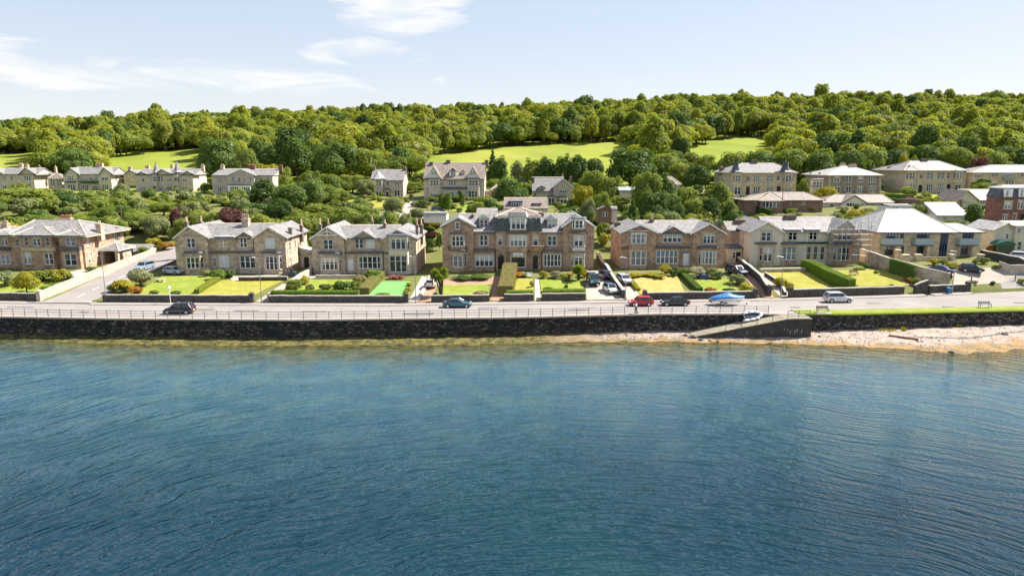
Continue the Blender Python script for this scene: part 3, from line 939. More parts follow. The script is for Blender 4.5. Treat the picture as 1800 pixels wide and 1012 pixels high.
# ---------------------------------------------------------------- house kit
REG = dict(RA=(0, 270), RB=(0, 370), RC=(290, 370), RD=(520, 370), RE=(740, 350), RF=(1030, 370), RG=(1260, 360), RH=(1480, 350),
           R1=(330, 260), R2=(620, 250), R3=(900, 250), R4=(1200, 250), R5=(1480, 240))
KZ = 1 / 5.622
rh = random.Random(5)
class House:
    def __init__(s, name, label, reg, Yf, xc, yb, wall, roof, frame='white', cat='house', trim='trim'):
        s.reg, s.Yf = REG[reg], Yf
        X, Z = s.P(xc, yb)
        s.zb = Z
        s.root = thing(name, label, cat, (X, Yf, Z))
        s.wall, s.roofm, s.frame, s.trim = M[wall], M[roof], M[frame], M[trim]
    def P(s, x, y, dy=0.0):
        X, _, Z = at(s.reg[0] + x * KZ, s.reg[1] + y * KZ, s.Yf + dy)
        return X, Z
    # -------- walls
    def panel(s, mb, p0, p1, z0, z1, holes, rev=0.17):
        L = math.hypot(p1[0] - p0[0], p1[1] - p0[1])
        d = ((p1[0] - p0[0]) / L, (p1[1] - p0[1]) / L)
        n = (d[1], -d[0])
        us = sorted({0.0, L} | {min(max(h[k], 0), L) for h in holes for k in (0, 1)})
        zs = sorted({z0, z1} | {min(max(h[k], z0), z1) for h in holes for k in (2, 3)})
        def P(u, q, z):
            return (p0[0] + d[0] * u + n[0] * q, p0[1] + d[1] * u + n[1] * q, z)
        for a, b in zip(us, us[1:]):
            for c, e in zip(zs, zs[1:]):
                mu, mz = (a + b) / 2, (c + e) / 2
                if any(h[0] < mu < h[1] and h[2] < mz < h[3] for h in holes):
                    continue
                mb.quad(P(a, 0, c), P(b, 0, c), P(b, 0, e), P(a, 0, e))
        for (u0, u1, a, b, n_, fl) in holes:
            mb.quad(P(u0, 0, a), P(u0, 0, b), P(u0, -rev, b), P(u0, -rev, a))
            mb.quad(P(u1, 0, b), P(u1, 0, a), P(u1, -rev, a), P(u1, -rev, b))
            mb.quad(P(u0, 0, b), P(u1, 0, b), P(u1, -rev, b), P(u0, -rev, b))
            mb.quad(P(u1, 0, a), P(u0, 0, a), P(u0, -rev, a), P(u1, -rev, a))
            if 'a' in fl:
                k = max(1, n_)
                w = (u1 - u0) / k
                for i in range(k):
                    c0 = u0 + w * (i + 0.5)
                    r = w / 2
                    for sg in (-1, 1):
                        arc = [(c0 + sg * r * math.cos(t * math.pi / 8), b - r + r * math.sin(t * math.pi / 8)) for t in range(5)]
                        pts = [P(u, -0.02, z) for u, z in arc] + [P(c0 + sg * r, -0.02, b)]
                        pts = [pts[-1]] + pts[:-1]
                        mb.add(pts, [tuple(range(6)) if sg < 0 else tuple(range(5, -1, -1))])
        for h in holes:
            s.window(p0, d, n, *h, rev=rev)
    def window(s, p0, d, n, u0, u1, a, b, k, fl, rev=0.17):
        if 'd' in fl or 'w' in fl:
            m = MB()
            top = b - 0.45 if (b - a) > 2.3 else b
            m.obox(p0, d, n, u0, u1, -rev - 0.05, -rev + 0.02, a, top)
            for z in (a + 0.15, a + (top - a) * 0.55):
                m.obox(p0, d, n, u0 + 0.12, u1 - 0.12, -rev + 0.02, -rev + 0.045, z, z + (top - a) * 0.33)
            do = m.build('door', M['white'] if 'w' in fl else M['door_dark'], s.root)
            m = MB()
            m.obox(p0, d, n, u1 - 0.2, u1 - 0.14, -rev + 0.045, -rev + 0.1, a + 0.95, a + 1.1)
            m.build('handle', M['rim'], do)
            if top < b:
                m = MB()
                m.obox(p0, d, n, u0, u1, -rev - 0.05, -rev + 0.01, top + 0.06, b)
                m.build('fanlight', M['glass'], do)
            return
        f = MB()
        t = 0.075 if (u1 - u0) > 0.6 else 0.06
        w0, w1 = -rev - 0.04, -rev + 0.08
        f.obox(p0, d, n, u0, u0 + t, w0, w1, a, b)
        f.obox(p0, d, n, u1 - t, u1, w0, w1, a, b)
        f.obox(p0, d, n, u0 + t, u1 - t, w0, w1, a, a + t * 1.3)
        f.obox(p0, d, n, u0 + t, u1 - t, w0, w1, b - t, b)
        lw = (u1 - u0) / k
        mt = 0.17 if k > 1 and 'm' not in fl else 0.1
        for i in range(1, k):
            c = u0 + lw * i
            f.obox(p0, d, n, c - mt / 2, c + mt / 2, w0, w1 + 0.02, a + t, b - t)
        if 't' not in fl:
            zt = a + (b - a) * (0.5 if 'h' not in fl else 0.68)
            for i in range(k):
                f.obox(p0, d, n, u0 + lw * i + mt / 2, u0 + lw * (i + 1) - mt / 2, w0, w1 - 0.02, zt - 0.035, zt + 0.035)
        fo = f.build('window', s.frame, s.root)
        g = MB()
        for i in range(k):
            g.obox(p0, d, n, u0 + lw * i + 0.03, u0 + lw * (i + 1) - 0.03, w0, -rev + 0.02, a + 0.03, b - 0.03)
        g.build('pane', M['glass_blind'] if 'b' in fl else (M['glass_clear'] if 'c' in fl else rh.choice([M['glass'], M['glass'], M['glass'], M['glass_net'], M['glass_clear']])), fo)
        q = MB()
        q.obox(p0, d, n, u0 - 0.1, u1 + 0.1, -0.02, 0.12, a - 0.16, a - 0.003)
        if 'n' not in fl:
            q.obox(p0, d, n, u0 - 0.16, u0 - 0.002, -0.02, 0.035, a - 0.001, b + 0.002)
            q.obox(p0, d, n, u1 + 0.002, u1 + 0.16, -0.02, 0.035, a - 0.001, b + 0.002)
            q.obox(p0, d, n, u0 - 0.2, u1 + 0.2, -0.02, 0.055, b + 0.003, b + 0.22)
        q.build('surround', s.trim, fo)
    def holes(s, wins, x0, dy):
        hs = []
        for w in wins:
            fl = w[5] if len(w) > 5 else ''
            ym = (w[1] + w[3]) / 2
            X0, X1 = s.P(w[0], ym, dy)[0], s.P(w[2], ym, dy)[0]
            za, zb = s.P(w[0], w[3], dy)[1], s.P(w[0], w[1], dy)[1]
            hs.append((X0 - x0, X1 - x0, za, zb, w[4], fl))
        return hs
    def block(s, x0, x1, ytop, dy, depth, wins=(), wall=None, left=(), right=(), name='wall', ybot=None):
        """a block of building: front face in photo points with window openings, sides going back"""
        X0, X1 = s.P(x0, (ytop + 560) / 2, dy)[0], s.P(x1, (ytop + 560) / 2, dy)[0]
        z1 = s.P(x0, ytop, dy)[1]
        z0 = s.zb - 1.2 if ybot is None else s.P(x0, ybot, dy)[1]
        ya, yb = s.Yf + dy, s.Yf + dy + depth
        mb = MB()
        s.panel(mb, (X0, ya), (X1, ya), z0, z1, s.holes(wins, X0, dy))
        side = lambda lst: [(u, u + w, s.zb + a, s.zb + a + h, n, fl) for (u, w, a, h, n, fl) in lst]
        s.panel(mb, (X1, ya), (X1, yb), z0, z1, side(right))
        s.panel(mb, (X0, yb), (X0, ya), z0, z1, side(left))
        mb.quad((X1, yb, z0), (X0, yb, z0), (X0, yb, z1), (X1, yb, z1))
        mb.quad((X0, ya, z1), (X1, ya, z1), (X1, yb, z1), (X0, yb, z1))
        mb.build(name, wall or s.wall, s.root)
        # downpipe at the right corner
        return X0, X1, z0, z1
    def pipe(s, x, ytop, ybot, dy=0.0):
        X, Z = s.P(x, ytop, dy)
        m = MB()
        m.tube((X, s.Yf + dy - 0.09, s.zb - 0.1), (X, s.Yf + dy - 0.09, Z), 0.06, 0.06, 6)
        m.build('downpipe', M['trim_pale'], s.root)
    def gable(s, x0, x1, ye, ya, dy, depth, win=(), wall=None, roof=None, over=0.45, barge=True, xa=None, front=0.35, bm='white', xo=None):
        """gable to the front: triangle of wall plus a roof with its ridge running back"""
        X0, X1 = s.P(x0, ye, dy)[0], s.P(x1, ye, dy)[0]
        ze, za = s.P(x0, ye, dy)[1], s.P(x0, ya, dy)[1]
        Xa = (X0 + X1) / 2 if xa is None else s.P(xa, ya, dy)[0]
        y0, y1 = s.Yf + dy, s.Yf + dy + depth
        mb = MB()
        mb.prism([(X0, y0 + 0.004, ze - 0.05), (X1, y0 + 0.004, ze - 0.05), (Xa, y0 + 0.004, za)], (0, 0.35, 0))
        mb.build('gable_wall', wall or s.wall, s.root)
        th = 0.17
        sl_, sr = (za - ze) / (Xa - X0), (za - ze) / (X1 - Xa)
        top = [(X0 - over, ze - sl_ * over + 0.16), (Xa, za + 0.16), (X1 + over, ze - sr * over + 0.16)]
        sec = top + [(x, z - th) for x, z in reversed(top)]
        mb = MB()
        mb.prism([(x, y0 - front, z) for x, z in sec], (0, depth + front, 0))
        ro = mb.build('roof', roof or s.roofm, s.root)
        if barge:
            mb = MB()
            for (a, b) in ((top[0], top[1]), (top[1], top[2])):
                mb.prism([(a[0], y0 - front - 0.07, a[1] - 0.26), (b[0], y0 - front - 0.07, b[1] - 0.26), (b[0], y0 - front - 0.07, b[1] + 0.03), (a[0], y0 - front - 0.07, a[1] + 0.03)], (0, 0.066, 0))
            mb.build('bargeboard', M[bm], ro)
        for w in win:
            s.mounted(w, dy)
        return ze, za
    def mounted(s, w, dy, prot=0.1):
        """small window set proud in a stone surround"""
        hs = s.holes([w], 0.0, dy - prot)[0]
        s.window((0.0, s.Yf + dy - prot), (1, 0), (0, -1), *hs, rev=0.0)
        m = MB()
        m.box(hs[0] - 0.12, hs[1] + 0.12, s.Yf + dy - prot + 0.045, s.Yf + dy + 0.1, hs[2] - 0.1, hs[3] + 0.12)
        m.build('window_surround', s.trim, s.root)
    def roof_x(s, X0, X1, ya, yb, ze, zr, over=0.4, roof=None, ym=None, th=0.18, name='roof'):
        """roof with its ridge along the front, world metres"""
        ym = (ya + yb) / 2 if ym is None else ym
        s0, s1 = (zr - ze) / (ym - ya), (zr - ze) / (yb - ym)
        top = [(ya - over, ze - s0 * over + th), (ym, zr + th), (yb + over, ze - s1 * over + th)]
        sec = top + [(y, z - th) for y, z in reversed(top)]
        mb = MB()
        mb.prism([(X0, y, z) for y, z in reversed(sec)], (X1 - X0, 0, 0))
        o = mb.build(name, roof or s.roofm, s.root)
        m = MB()
        m.prism([(X0, ym - 0.16, zr + th - 0.02), (X0, ym + 0.16, zr + th - 0.02), (X0, ym, zr + th + 0.12)], (X1 - X0, 0, 0))
        m.build('ridge_tile', M['trim_pale'], o)
        m = MB()
        m.tube((X0, ya - over - 0.07, ze - s0 * over + 0.02), (X1, ya - over - 0.07, ze - s0 * over + 0.02), 0.075, 0.075, 6)
        m.build('gutter', M['lead'], o)
        return o
    def hip(s, X0, X1, ya, yb, ze, zr, ix=None, over=0.5, roof=None, ym=None, fas='white', ixr=None, th=0.2):
        ym = (ya + yb) / 2 if ym is None else ym
        ix = (yb - ya) / 2 if ix is None else ix
        ixr = ix if ixr is None else ixr
        x0, x1, y0, y1 = X0 - over, X1 + over, ya - over, yb + over
        a, b = (X0 + ix, ym, zr), (X1 - ixr, ym, zr)
        mb = MB()
        v = [(x0, y0, ze), (x1, y0, ze), (x1, y1, ze), (x0, y1, ze), a, b]
        if abs(a[0] - b[0]) < 0.05:
            v = v[:5]
            mb.add(v, [(0, 1, 4), (1, 2, 4), (2, 3, 4), (3, 0, 4), (3, 2, 1, 0)])
        else:
            mb.add(v, [(0, 1, 5, 4), (1, 2, 5), (2, 3, 4, 5), (3, 0, 4), (3, 2, 1, 0)])
        o = mb.build('roof', roof or s.roofm, s.root)
        m = MB()
        m.box(x0 + 0.03, x1 - 0.03, y0 + 0.03, y1 - 0.03, ze - th, ze - 0.003)
        m.build('fascia', M[fas], o)
        m = MB()
        ends = [((x0, y0, ze), a), ((x1, y0, ze), b), ((x1, y1, ze), b), ((x0, y1, ze), a)]
        if abs(a[0] - b[0]) >= 0.05:
            ends.append((a, b))
        for p, q in ends:
            m.tube((p[0], p[1], p[2] + 0.03), (q[0], q[1], q[2] + 0.03), 0.1, 0.1, 5)
        m.build('ridge_tile', M['trim_pale'], o)
        return o
    def bay(s, x0, x1, ytop, proj, cant, wins, wall=None, cap='lead', sidewin=True, dy=0.0, ybot=None, caph=0.35, capo=0.25):
        """canted bay window"""
        yq = s.Yf + dy
        X0, X1 = s.P(x0, ytop + 80, dy - proj)[0], s.P(x1, ytop + 80, dy - proj)[0]
        z1 = s.P(x0, ytop, dy - proj)[1]
        z0 = s.zb - 1.2 if ybot is None else s.P(x0, ybot, dy - proj)[1]
        mb = MB()
        hs = s.holes(wins, X0, dy - proj)
        s.panel(mb, (X0, yq - proj), (X1, yq - proj), z0, z1, hs, 0.14)
        L = math.hypot(cant, proj)
        sh = [(L * 0.2, L * 0.8, hs[0][2], hs[0][3], 1, hs[0][5].replace('b', ''))] if (hs and sidewin and L > 0.7) else []
        s.panel(mb, (X0 - cant, yq), (X0, yq - proj), z0, z1, sh, 0.14)
        s.panel(mb, (X1, yq - proj), (X1 + cant, yq), z0, z1, sh, 0.14)
        o = mb.build('bay', wall or s.wall, s.root)
        c, e = capo, MB()
        ring = lambda k, z: [(X0 - cant - k, yq, z), (X0 - k * 0.7, yq - proj - k, z), (X1 + k * 0.7, yq - proj - k, z), (X1 + cant + k, yq, z)]
        e.loft([ring(c, z1), ring(c, z1 + 0.14), ring(-0.1, z1 + caph)])
        e.build('bay_roof', M[cap], o)
        return X0, X1, z1
    def band(s, x0, x1, y0, y1, dy=0.0, pr=0.3, m='trim', name='string_course'):
        a, b = s.P(x0, (y0 + y1) / 2, dy - pr), s.P(x1, (y0 + y1) / 2, dy - pr)
        z0, z1 = s.P(x0, y1, dy - pr)[1], s.P(x0, y0, dy - pr)[1]
        mb = MB()
        y = s.Yf + dy
        mb.hexa([(a[0] + pr * 0.3, y - pr * 0.6, z0), (b[0] - pr * 0.3, y - pr * 0.6, z0), (b[0], y + 0.05, z0), (a[0], y + 0.05, z0),
                 (a[0], y - pr, z1), (b[0], y - pr, z1), (b[0], y + 0.05, z1), (a[0], y + 0.05, z1)])
        return mb.build(name, M[m], s.root)
    def chim(s, x0, x1, ytop, dy, h, pots=4, m='soot', dep=0.9, pot='pot', ph=0.6):
        X0, z1 = s.P(x0, ytop, dy)
        X1 = s.P(x1, ytop, dy)[0]
        z1 -= ph
        y0, y1 = s.Yf + dy, s.Yf + dy + dep
        mb = MB()
        mb.box(X0, X1, y0, y1, z1 - h, z1 - 0.28)
        mb.box(X0 - 0.1, X1 + 0.1, y0 - 0.1, y1 + 0.1, z1 - 0.279, z1 - 0.12)
        mb.box(X0 - 0.03, X1 + 0.03, y0 - 0.03, y1 + 0.03, z1 - 0.119, z1)
        o = mb.build('chimney', M[m], s.root)
        long_x = (X1 - X0) > dep
        if s.Yf < 150 and pots and rh.random() < 0.6:      # television aerial strapped to the stack
            q = MB()
            ax, ay = X0 + 0.1, y0 - 0.06
            q.tube((ax, ay, z1 - 0.6), (ax, ay, z1 + 1.5), 0.025, 0.02, 5)
            q.tube((ax - 0.55, ay, z1 + 1.35), (ax + 0.55, ay, z1 + 1.35), 0.015, 0.015, 4)
            for k in range(6):
                q.tube((ax - 0.5 + k * 0.2, ay - 0.2, z1 + 1.37), (ax - 0.5 + k * 0.2, ay + 0.2, z1 + 1.37), 0.012, 0.012, 4)
            q.build('aerial', M['galv'], o)
        for i in range(pots):
            t = (i + 0.5) / pots
            cx = X0 + (X1 - X0) * t if long_x else (X0 + X1) / 2
            cy = (y0 + y1) / 2 if long_x else y0 + dep * t
            q = MB()
            q.tube((cx, cy, z1 - 0.02), (cx, cy, z1 + ph * rh.uniform(0.85, 1.15)), 0.15, 0.11, 8)
            q.build('chimney_pot', M[pot], o)
    def dormer(s, x0, x1, yt, yb, dy, depth, win, style='gable', roof=None, wall=None, rise=0.8, bm='white', over=0.25):
        """dormer standing in the roof slope or on the wall head"""
        X0, X1 = s.P(x0, (yt + yb) / 2, dy)[0], s.P(x1, (yt + yb) / 2, dy)[0]
        z1, z0 = s.P(x0, yt, dy)[1], s.P(x0, yb, dy)[1]
        y0 = s.Yf + dy
        mb = MB()
        s.panel(mb, (X0, y0), (X1, y0), z0, z1, s.holes(win, X0, dy), 0.1)
        mb.quad((X1, y0, z0), (X1, y0 + depth, z0), (X1, y0 + depth, z1), (X1, y0, z1))
        mb.quad((X0, y0 + depth, z0), (X0, y0, z0), (X0, y0, z1), (X0, y0 + depth, z1))
        mb.quad((X0, y0, z1), (X1, y0, z1), (X1, y0 + depth, z1), (X0, y0 + depth, z1))
        do = mb.build('dormer', wall or s.wall, s.root)
        r = MB()
        xm = (X0 + X1) / 2
        if style == 'gable':
            r.prism([(X0, y0 + 0.003, z1), (X1, y0 + 0.003, z1), (xm, y0 + 0.003, z1 + rise)], (0, 0.2, 0))
            sec = [(X0 - over, z1 - over * 2 * rise / (X1 - X0) + 0.1), (xm, z1 + rise + 0.1), (X1 + over, z1 - over * 2 * rise / (X1 - X0) + 0.1)]
            sec = sec + [(x, z - 0.1) for x, z in reversed(sec)]
            r.prism([(x, y0 - 0.25, z) for x, z in sec], (0, depth + 0.25, 0))
        elif style == 'hip':
            r.add([(X0 - over, y0 - over, z1 + 0.02), (X1 + over, y0 - over, z1 + 0.02), (X1 + over, y0 + depth, z1 + 0.02), (X0 - over, y0 + depth, z1 + 0.02),
                   (xm, y0 + (X1 - X0) / 2, z1 + rise), (xm, y0 + depth + 0.5, z1 + rise)],
                  [(0, 1, 4), (1, 2, 5, 4), (3, 0, 4, 5), (2, 3, 5), (3, 2, 1, 0)])
        else:
            r.hexa([(X0 - over, y0 - over, z1), (X1 + over, y0 - over, z1), (X1 + over, y0 + depth + 1.0, z1), (X0 - over, y0 + depth + 1.0, z1),
                    (X0 - over, y0 - over, z1 + 0.12), (X1 + over, y0 - over, z1 + 0.12), (X1 + over, y0 + depth + 1.0, z1 + rise), (X0 - over, y0 + depth + 1.0, z1 + rise)])
        r.build('dormer_roof', roof or s.roofm, do)
    def hipP(s, x0, x1, ye, dy, depth, rx0, rx1, ry, **k):
        X0, X1 = s.P(x0, ye, dy)[0], s.P(x1, ye, dy)[0]
        ze = s.P(x0, ye, dy)[1]
        a, zr = s.P(rx0, ry, dy + depth / 2)
        b = s.P(rx1, ry, dy + depth / 2)[0]
        return s.hip(X0, X1, s.Yf + dy, s.Yf + dy + depth, ze, zr, max(0.2, a - X0), ixr=max(0.2, X1 - b), **k)
    def roofxP(s, x0, x1, ye, dy, depth, ry, ends='', wall=None, **k):
        X0, X1 = s.P(x0, ye, dy)[0], s.P(x1, ye, dy)[0]
        ze = s.P(x0, ye, dy)[1]
        zr = s.P(x0, ry, dy + depth / 2)[1]
        ya, yb = s.Yf + dy, s.Yf + dy + depth
        for e in ends:
            X = X0 + 0.01 if e == 'l' else X1 - 0.01
            q = 0.3 if e == 'l' else -0.3
            mb = MB()
            mb.prism([(X, ya, ze - 0.05), (X, yb, ze - 0.05), (X, (ya + yb) / 2, zr)], (q, 0, 0))
            mb.build('gable_wall', wall or s.wall, s.root)
        return s.roof_x(X0 - (0.25 if 'l' in ends else 0), X1 + (0.25 if 'r' in ends else 0), ya, yb, ze, zr, **k)
    def pyramid(s, x0, x1, ye, ya, dy, dep, m, top=0.0, name='spire'):
        X0, X1 = s.P(x0, ye, dy)[0], s.P(x1, ye, dy)[0]
        ze, za = s.P(x0, ye, dy)[1], s.P(x0, ya, dy)[1]
        y0 = s.Yf + dy
        xm, ym, n = (X0 + X1) / 2, y0 + dep / 2, 8
        def ring(f, z):
            return [(xm + (X1 - X0) / 2 * f * math.cos((i + 0.5) * math.pi / 4) * 1.08, ym + dep / 2 * f * math.sin((i + 0.5) * math.pi / 4) * 1.08, z) for i in range(n)]
        h = za - ze
        mb = MB()
        mb.loft([ring(1.15, ze), ring(0.8, ze + h * 0.18), ring(max(top, 0.34), ze + h * 0.62), ring(max(top * 0.9, 0.02), za)])
        o = mb.build(name, m, s.root)
        if top:
            m2 = MB()
            m2.loft([ring(top * 1.05, za), ring(top * 1.05, za + 0.2)])
            m2.build('cresting', M['lead'], o)
# ================================================================ front row
# ---- bracketed villa at the left edge
h = House('villa', 'brown sandstone villa with wide bracketed eaves at the left edge of the shore row', 'RB', 133.0, 480, 575, 'stone_brown', 'slate')
h.block(110, 835, 250, 0, 14, [(155, 285, 190, 350, 1), (550, 290, 580, 350, 1)],
        right=[(1.0, 0.9, 4.2, 1.8, 1, ''), (10.2, 1.2, 4.2, 1.8, 2, ''), (1.2, 1.0, 0.9, 2.0, 1, 'b')])
h.block(-420, 110, 252, 0.3, 12, [(10, 270, 75, 345, 2, 'a'), (0, 440, 105, 530, 2), (-120, 275, -80, 345, 1), (-140, 430, -60, 530, 2)])
h.block(195, 525, 246, -1.3, 1.5, [(240, 265, 275, 350, 1, 'a'), (320, 265, 400, 350, 2, 'a'), (450, 265, 485, 350, 1, 'a'), (230, 415, 310, 530, 2), (440, 425, 525, 535, 2)])
h.block(600, 785, 248, -1.0, 1.2, [(650, 265, 740, 350, 2, 'a'), (640, 430, 755, 545, 2)])
h.hipP(110, 835, 252, 0, 14, 340, 770, 93, over=0.9, fas='trim_pale')
h.hipP(-420, 110, 254, 0.3, 12, -300, 20, 150, over=0.8, fas='trim_pale')
h.hipP(195, 525, 240, -1.3, 7.0, 330, 440, 165, over=0.8, fas='green')
h.hipP(600, 785, 244, -1.0, 6.0, 685, 720, 195, over=0.7, fas='green')
h.hipP(-60, 95, 240, -0.8, 6.0, 10, 30, 190, over=0.7, fas='green')
h.band(200, 525, 368, 402, -1.3, 0.6, 'trim_pale', 'balcony_ledge')
h.band(595, 785, 362, 402, -1.0, 0.7, 'lead', 'canopy')
h.band(-60, 110, 365, 395, 0.3, 0.6, 'lead', 'canopy')
for x in range(215, 520, 22):
    h.band(x, x + 7, 246, 262, -1.3, 0.45, 'white', 'eaves_bracket')
for x in range(612, 785, 22):
    h.band(x, x + 7, 247, 262, -1.0, 0.45, 'white', 'eaves_bracket')
h.pipe(205, 260, 570, -1.3)
h.pipe(530, 260, 570, 0)
h.chim(578, 690, 45, 7.5, 2.2, 8, 'stone_tan', 0.9, 'pot_red')
h.chim(935, 985, 100, 4.0, 3.4, 2, 'stone_tan', 1.2)
h.chim(1085, 1150, 135, 11.5, 2.6, 0, 'soot', 1.0)
h.chim(5, 60, 100, 5.0, 3.2, 4, 'stone_tan', 1.0)
# side porch
X1 = h.P(835, 400, 0)[0]
mb = MB()
for (x, y) in ((X1 + 3.3, 138.2), (X1 + 3.3, 143.2), (X1 + 0.3, 138.2)):
    mb.box(x - 0.3, x + 0.3, y - 0.3, y + 0.3, h.zb - 1, h.zb + 3.1)
mb.box(X1, X1 + 3.6, 143.0, 143.5, h.zb - 1, h.zb + 3.1)
mb.box(X1 + 2.9, X1 + 3.55, 139.8, 143.0, h.zb - 1, h.zb + 3.1)
mb.build('porch', M['stone_tan'], h.root)
h.hip(X1, X1 + 3.6, 137.9, 143.5, h.zb + 3.1, h.zb + 4.3, 1.8, over=0.5)
# low white annexe behind
h = House('annexe', 'low white annexe with grey slate roof behind the bracketed villa', 'RB', 150.0, 1330, 475, 'render_white', 'slate', cat='outbuilding')
h.block(1215, 1440, 405, 0, 5.5, [(1235, 415, 1265, 460, 1), (1330, 420, 1370, 455, 2)], right=[(1.5, 1.4, 0.9, 1.3, 1, '')])
h.roofxP(1200, 1450, 405, 0, 5.5, 345, 'lr')

# ---- twin-gabled villa right of the side street
h = House('villa', 'tan sandstone twin-gabled semi-detached villa right of the side street', 'RC', 131.0, 650, 625, 'stone_tan', 'slate')
h.block(105, 420, 262, 0, 14, [(210, 268, 300, 370, 2)])
h.block(885, 1195, 262, 0, 14, [(985, 272, 1085, 375, 2, 'b')], right=[(2.2, 0.8, 4.2, 1.7, 1, ''), (5.5, 0.7, 4.2, 1.7, 1, ''), (9.0, 0.9, 4.1, 1.8, 1, ''), (2.0, 0.9, 0.8, 1.9, 1, '')])
h.block(415, 890, 274, 1.0, 12, [(470, 450, 505, 560, 1), (530, 442, 635, 560, 2, 'b')])
h.gable(105, 420, 262, 160, 0, 14, xa=235)
h.gable(885, 1195, 262, 165, 0, 14, xa=1025)
h.roofxP(235, 1025, 272, 1.0, 12, 137)
h.dormer(510, 680, 262, 400, 0.95, 4.0, [(535, 275, 615, 365, 2)], 'shed', M['slate_pale'], rise=0.7)
h.dormer(715, 870, 262, 400, 0.6, 4.0, [(740, 275, 810, 365, 2)], 'gable', None, rise=0.9)
h.bay(200, 345, 425, 0.9, 0.5, [(212, 465, 338, 575, 3)])
h.bay(975, 1125, 425, 0.9, 0.5, [(988, 455, 1118, 585, 3)])
h.bay(735, 895, 420, 0.9, 0.45, [(742, 440, 890, 570, 3, 'a')], dy=1.0)
h.band(425, 715, 402, 422, 1.0, 0.35, 'soot')
h.pipe(428, 275, 600, 0.9)
h.pipe(1205, 262, 600, 0)
h.chim(750, 815, 35, 5.5, 3.4, 5, 'stone_tan', 1.2, 'pot', 0.9)
h.chim(185, 212, 62, 9.5, 3.2, 2, 'soot', 0.9, 'pot', 1.0)
h.chim(330, 358, 62, 11, 3.0, 2, 'soot', 0.9, 'pot', 1.0)
h.chim(1215, 1245, 140, 3.0, 2.4, 0, 'soot', 0.9)
h.chim(1325, 1350, 85, 9.0, 3.4, 2, 'soot', 0.9, 'pot', 1.3)
X1 = h.P(1195, 450, 0)[0]
mb = MB()
mb.box(X1 + 0.05, X1 + 3.2, 139.3, 143.2, h.zb - 1, h.zb + 2.7)
mb.build('side_porch', M['render_cream'], h.root)
mb = MB()
mb.hexa([(X1, 138.9, h.zb + 2.7), (X1 + 3.6, 138.9, h.zb + 2.7), (X1 + 3.6, 143.6, h.zb + 2.7), (X1, 143.6, h.zb + 2.7),
         (X1, 138.9, h.zb + 4.1), (X1 + 3.6, 138.9, h.zb + 2.85), (X1 + 3.6, 143.6, h.zb + 2.85), (X1, 143.6, h.zb + 4.1)])
mb.build('porch_roof', M['slate_pale'], h.root)
h.window((X1 + 0.9, 139.3), (1, 0), (0, -1), 0, 1.0, h.zb, h.zb + 2.15, 1, 'd', 0.0)

# ---- three-gabled villa
h = House('villa', 'tan sandstone three-gabled villa behind the artificial green lawn', 'RD', 131.0, 680, 635, 'stone_tan', 'slate')
h.block(160, 480, 270, 0, 14, [(275, 290, 365, 385, 2), (510, 480, 570, 590, 1, 'w')][:1])
h.block(870, 1190, 272, 0, 14, [], right=[(3, 0.8, 4.3, 1.6, 1, ''), (7, 0.8, 4.3, 1.6, 1, ''), (5, 0.9, 0.9, 1.7, 1, '')])
h.block(475, 875, 272, 0.7, 12, [(585, 282, 665, 375, 2), (690, 282, 780, 375, 2, 'b'), (510, 480, 570, 592, 1, 'w')])
h.gable(160, 480, 270, 162, 0, 14, xa=310)
h.gable(870, 1190, 272, 190, 0, 14, xa=1000)
h.gable(550, 790, 272, 200, 0.65, 7, xa=672, over=0.3)
h.roofxP(310, 1000, 272, 0.7, 12, 152)
# trussed bargeboard of the left gable
xa, za = h.P(310, 158, 0)
m = MB()
m.box(xa - 2.0, xa + 2.0, 130.52, 130.6, za - 1.75, za - 1.58)
m.box(xa - 0.08, xa + 0.08, 130.5, 130.58, za - 1.9, za - 0.1)
for q in (-1, 1):
    m.prism([(xa + q * 1.9, 130.5, za - 1.6), (xa + q * 1.7, 130.5, za - 1.6), (xa + q * 0.1, 130.5, za - 0.95), (xa + q * 0.1, 130.5, za - 0.75)], (0, 0.06, 0))
m.build('gable_truss', M['white'], h.root)
h.bay(240, 425, 430, 0.9, 0.4, [(248, 470, 420, 590, 4)])
h.bay(925, 1100, 250, 0.9, 0.5, [(935, 270, 1090, 385, 3, 'h'), (930, 450, 1095, 608, 3, 'h')], M['render_cream'])
h.bay(610, 855, 425, 0.7, 0.3, [(615, 455, 850, 575, 5)], dy=0.7)
h.band(480, 600, 410, 430, 0.7, 0.3, 'soot')
h.band(870, 925, 410, 430, 0, 0.3, 'soot')
h.chim(860, 886, 92, 5.0, 3.0, 2, 'soot', 1.2, 'pot', 0.7)
h.chim(215, 245, 80, 9, 3.6, 2, 'soot', 0.9, 'pot', 1.2)
h.chim(305, 322, 80, 10, 2.6, 1, 'soot', 0.7, 'pot', 1.0)
h.chim(1180, 1205, 80, 3.5, 4.2, 1, 'soot', 0.9, 'pot', 1.2)
h.chim(1222, 1250, 82, 6.5, 4.0, 2, 'soot', 0.9, 'pot', 1.2)
h.chim(735, 757, 45, 9.5, 3.0, 1, 'soot', 0.8, 'pot', 1.2)

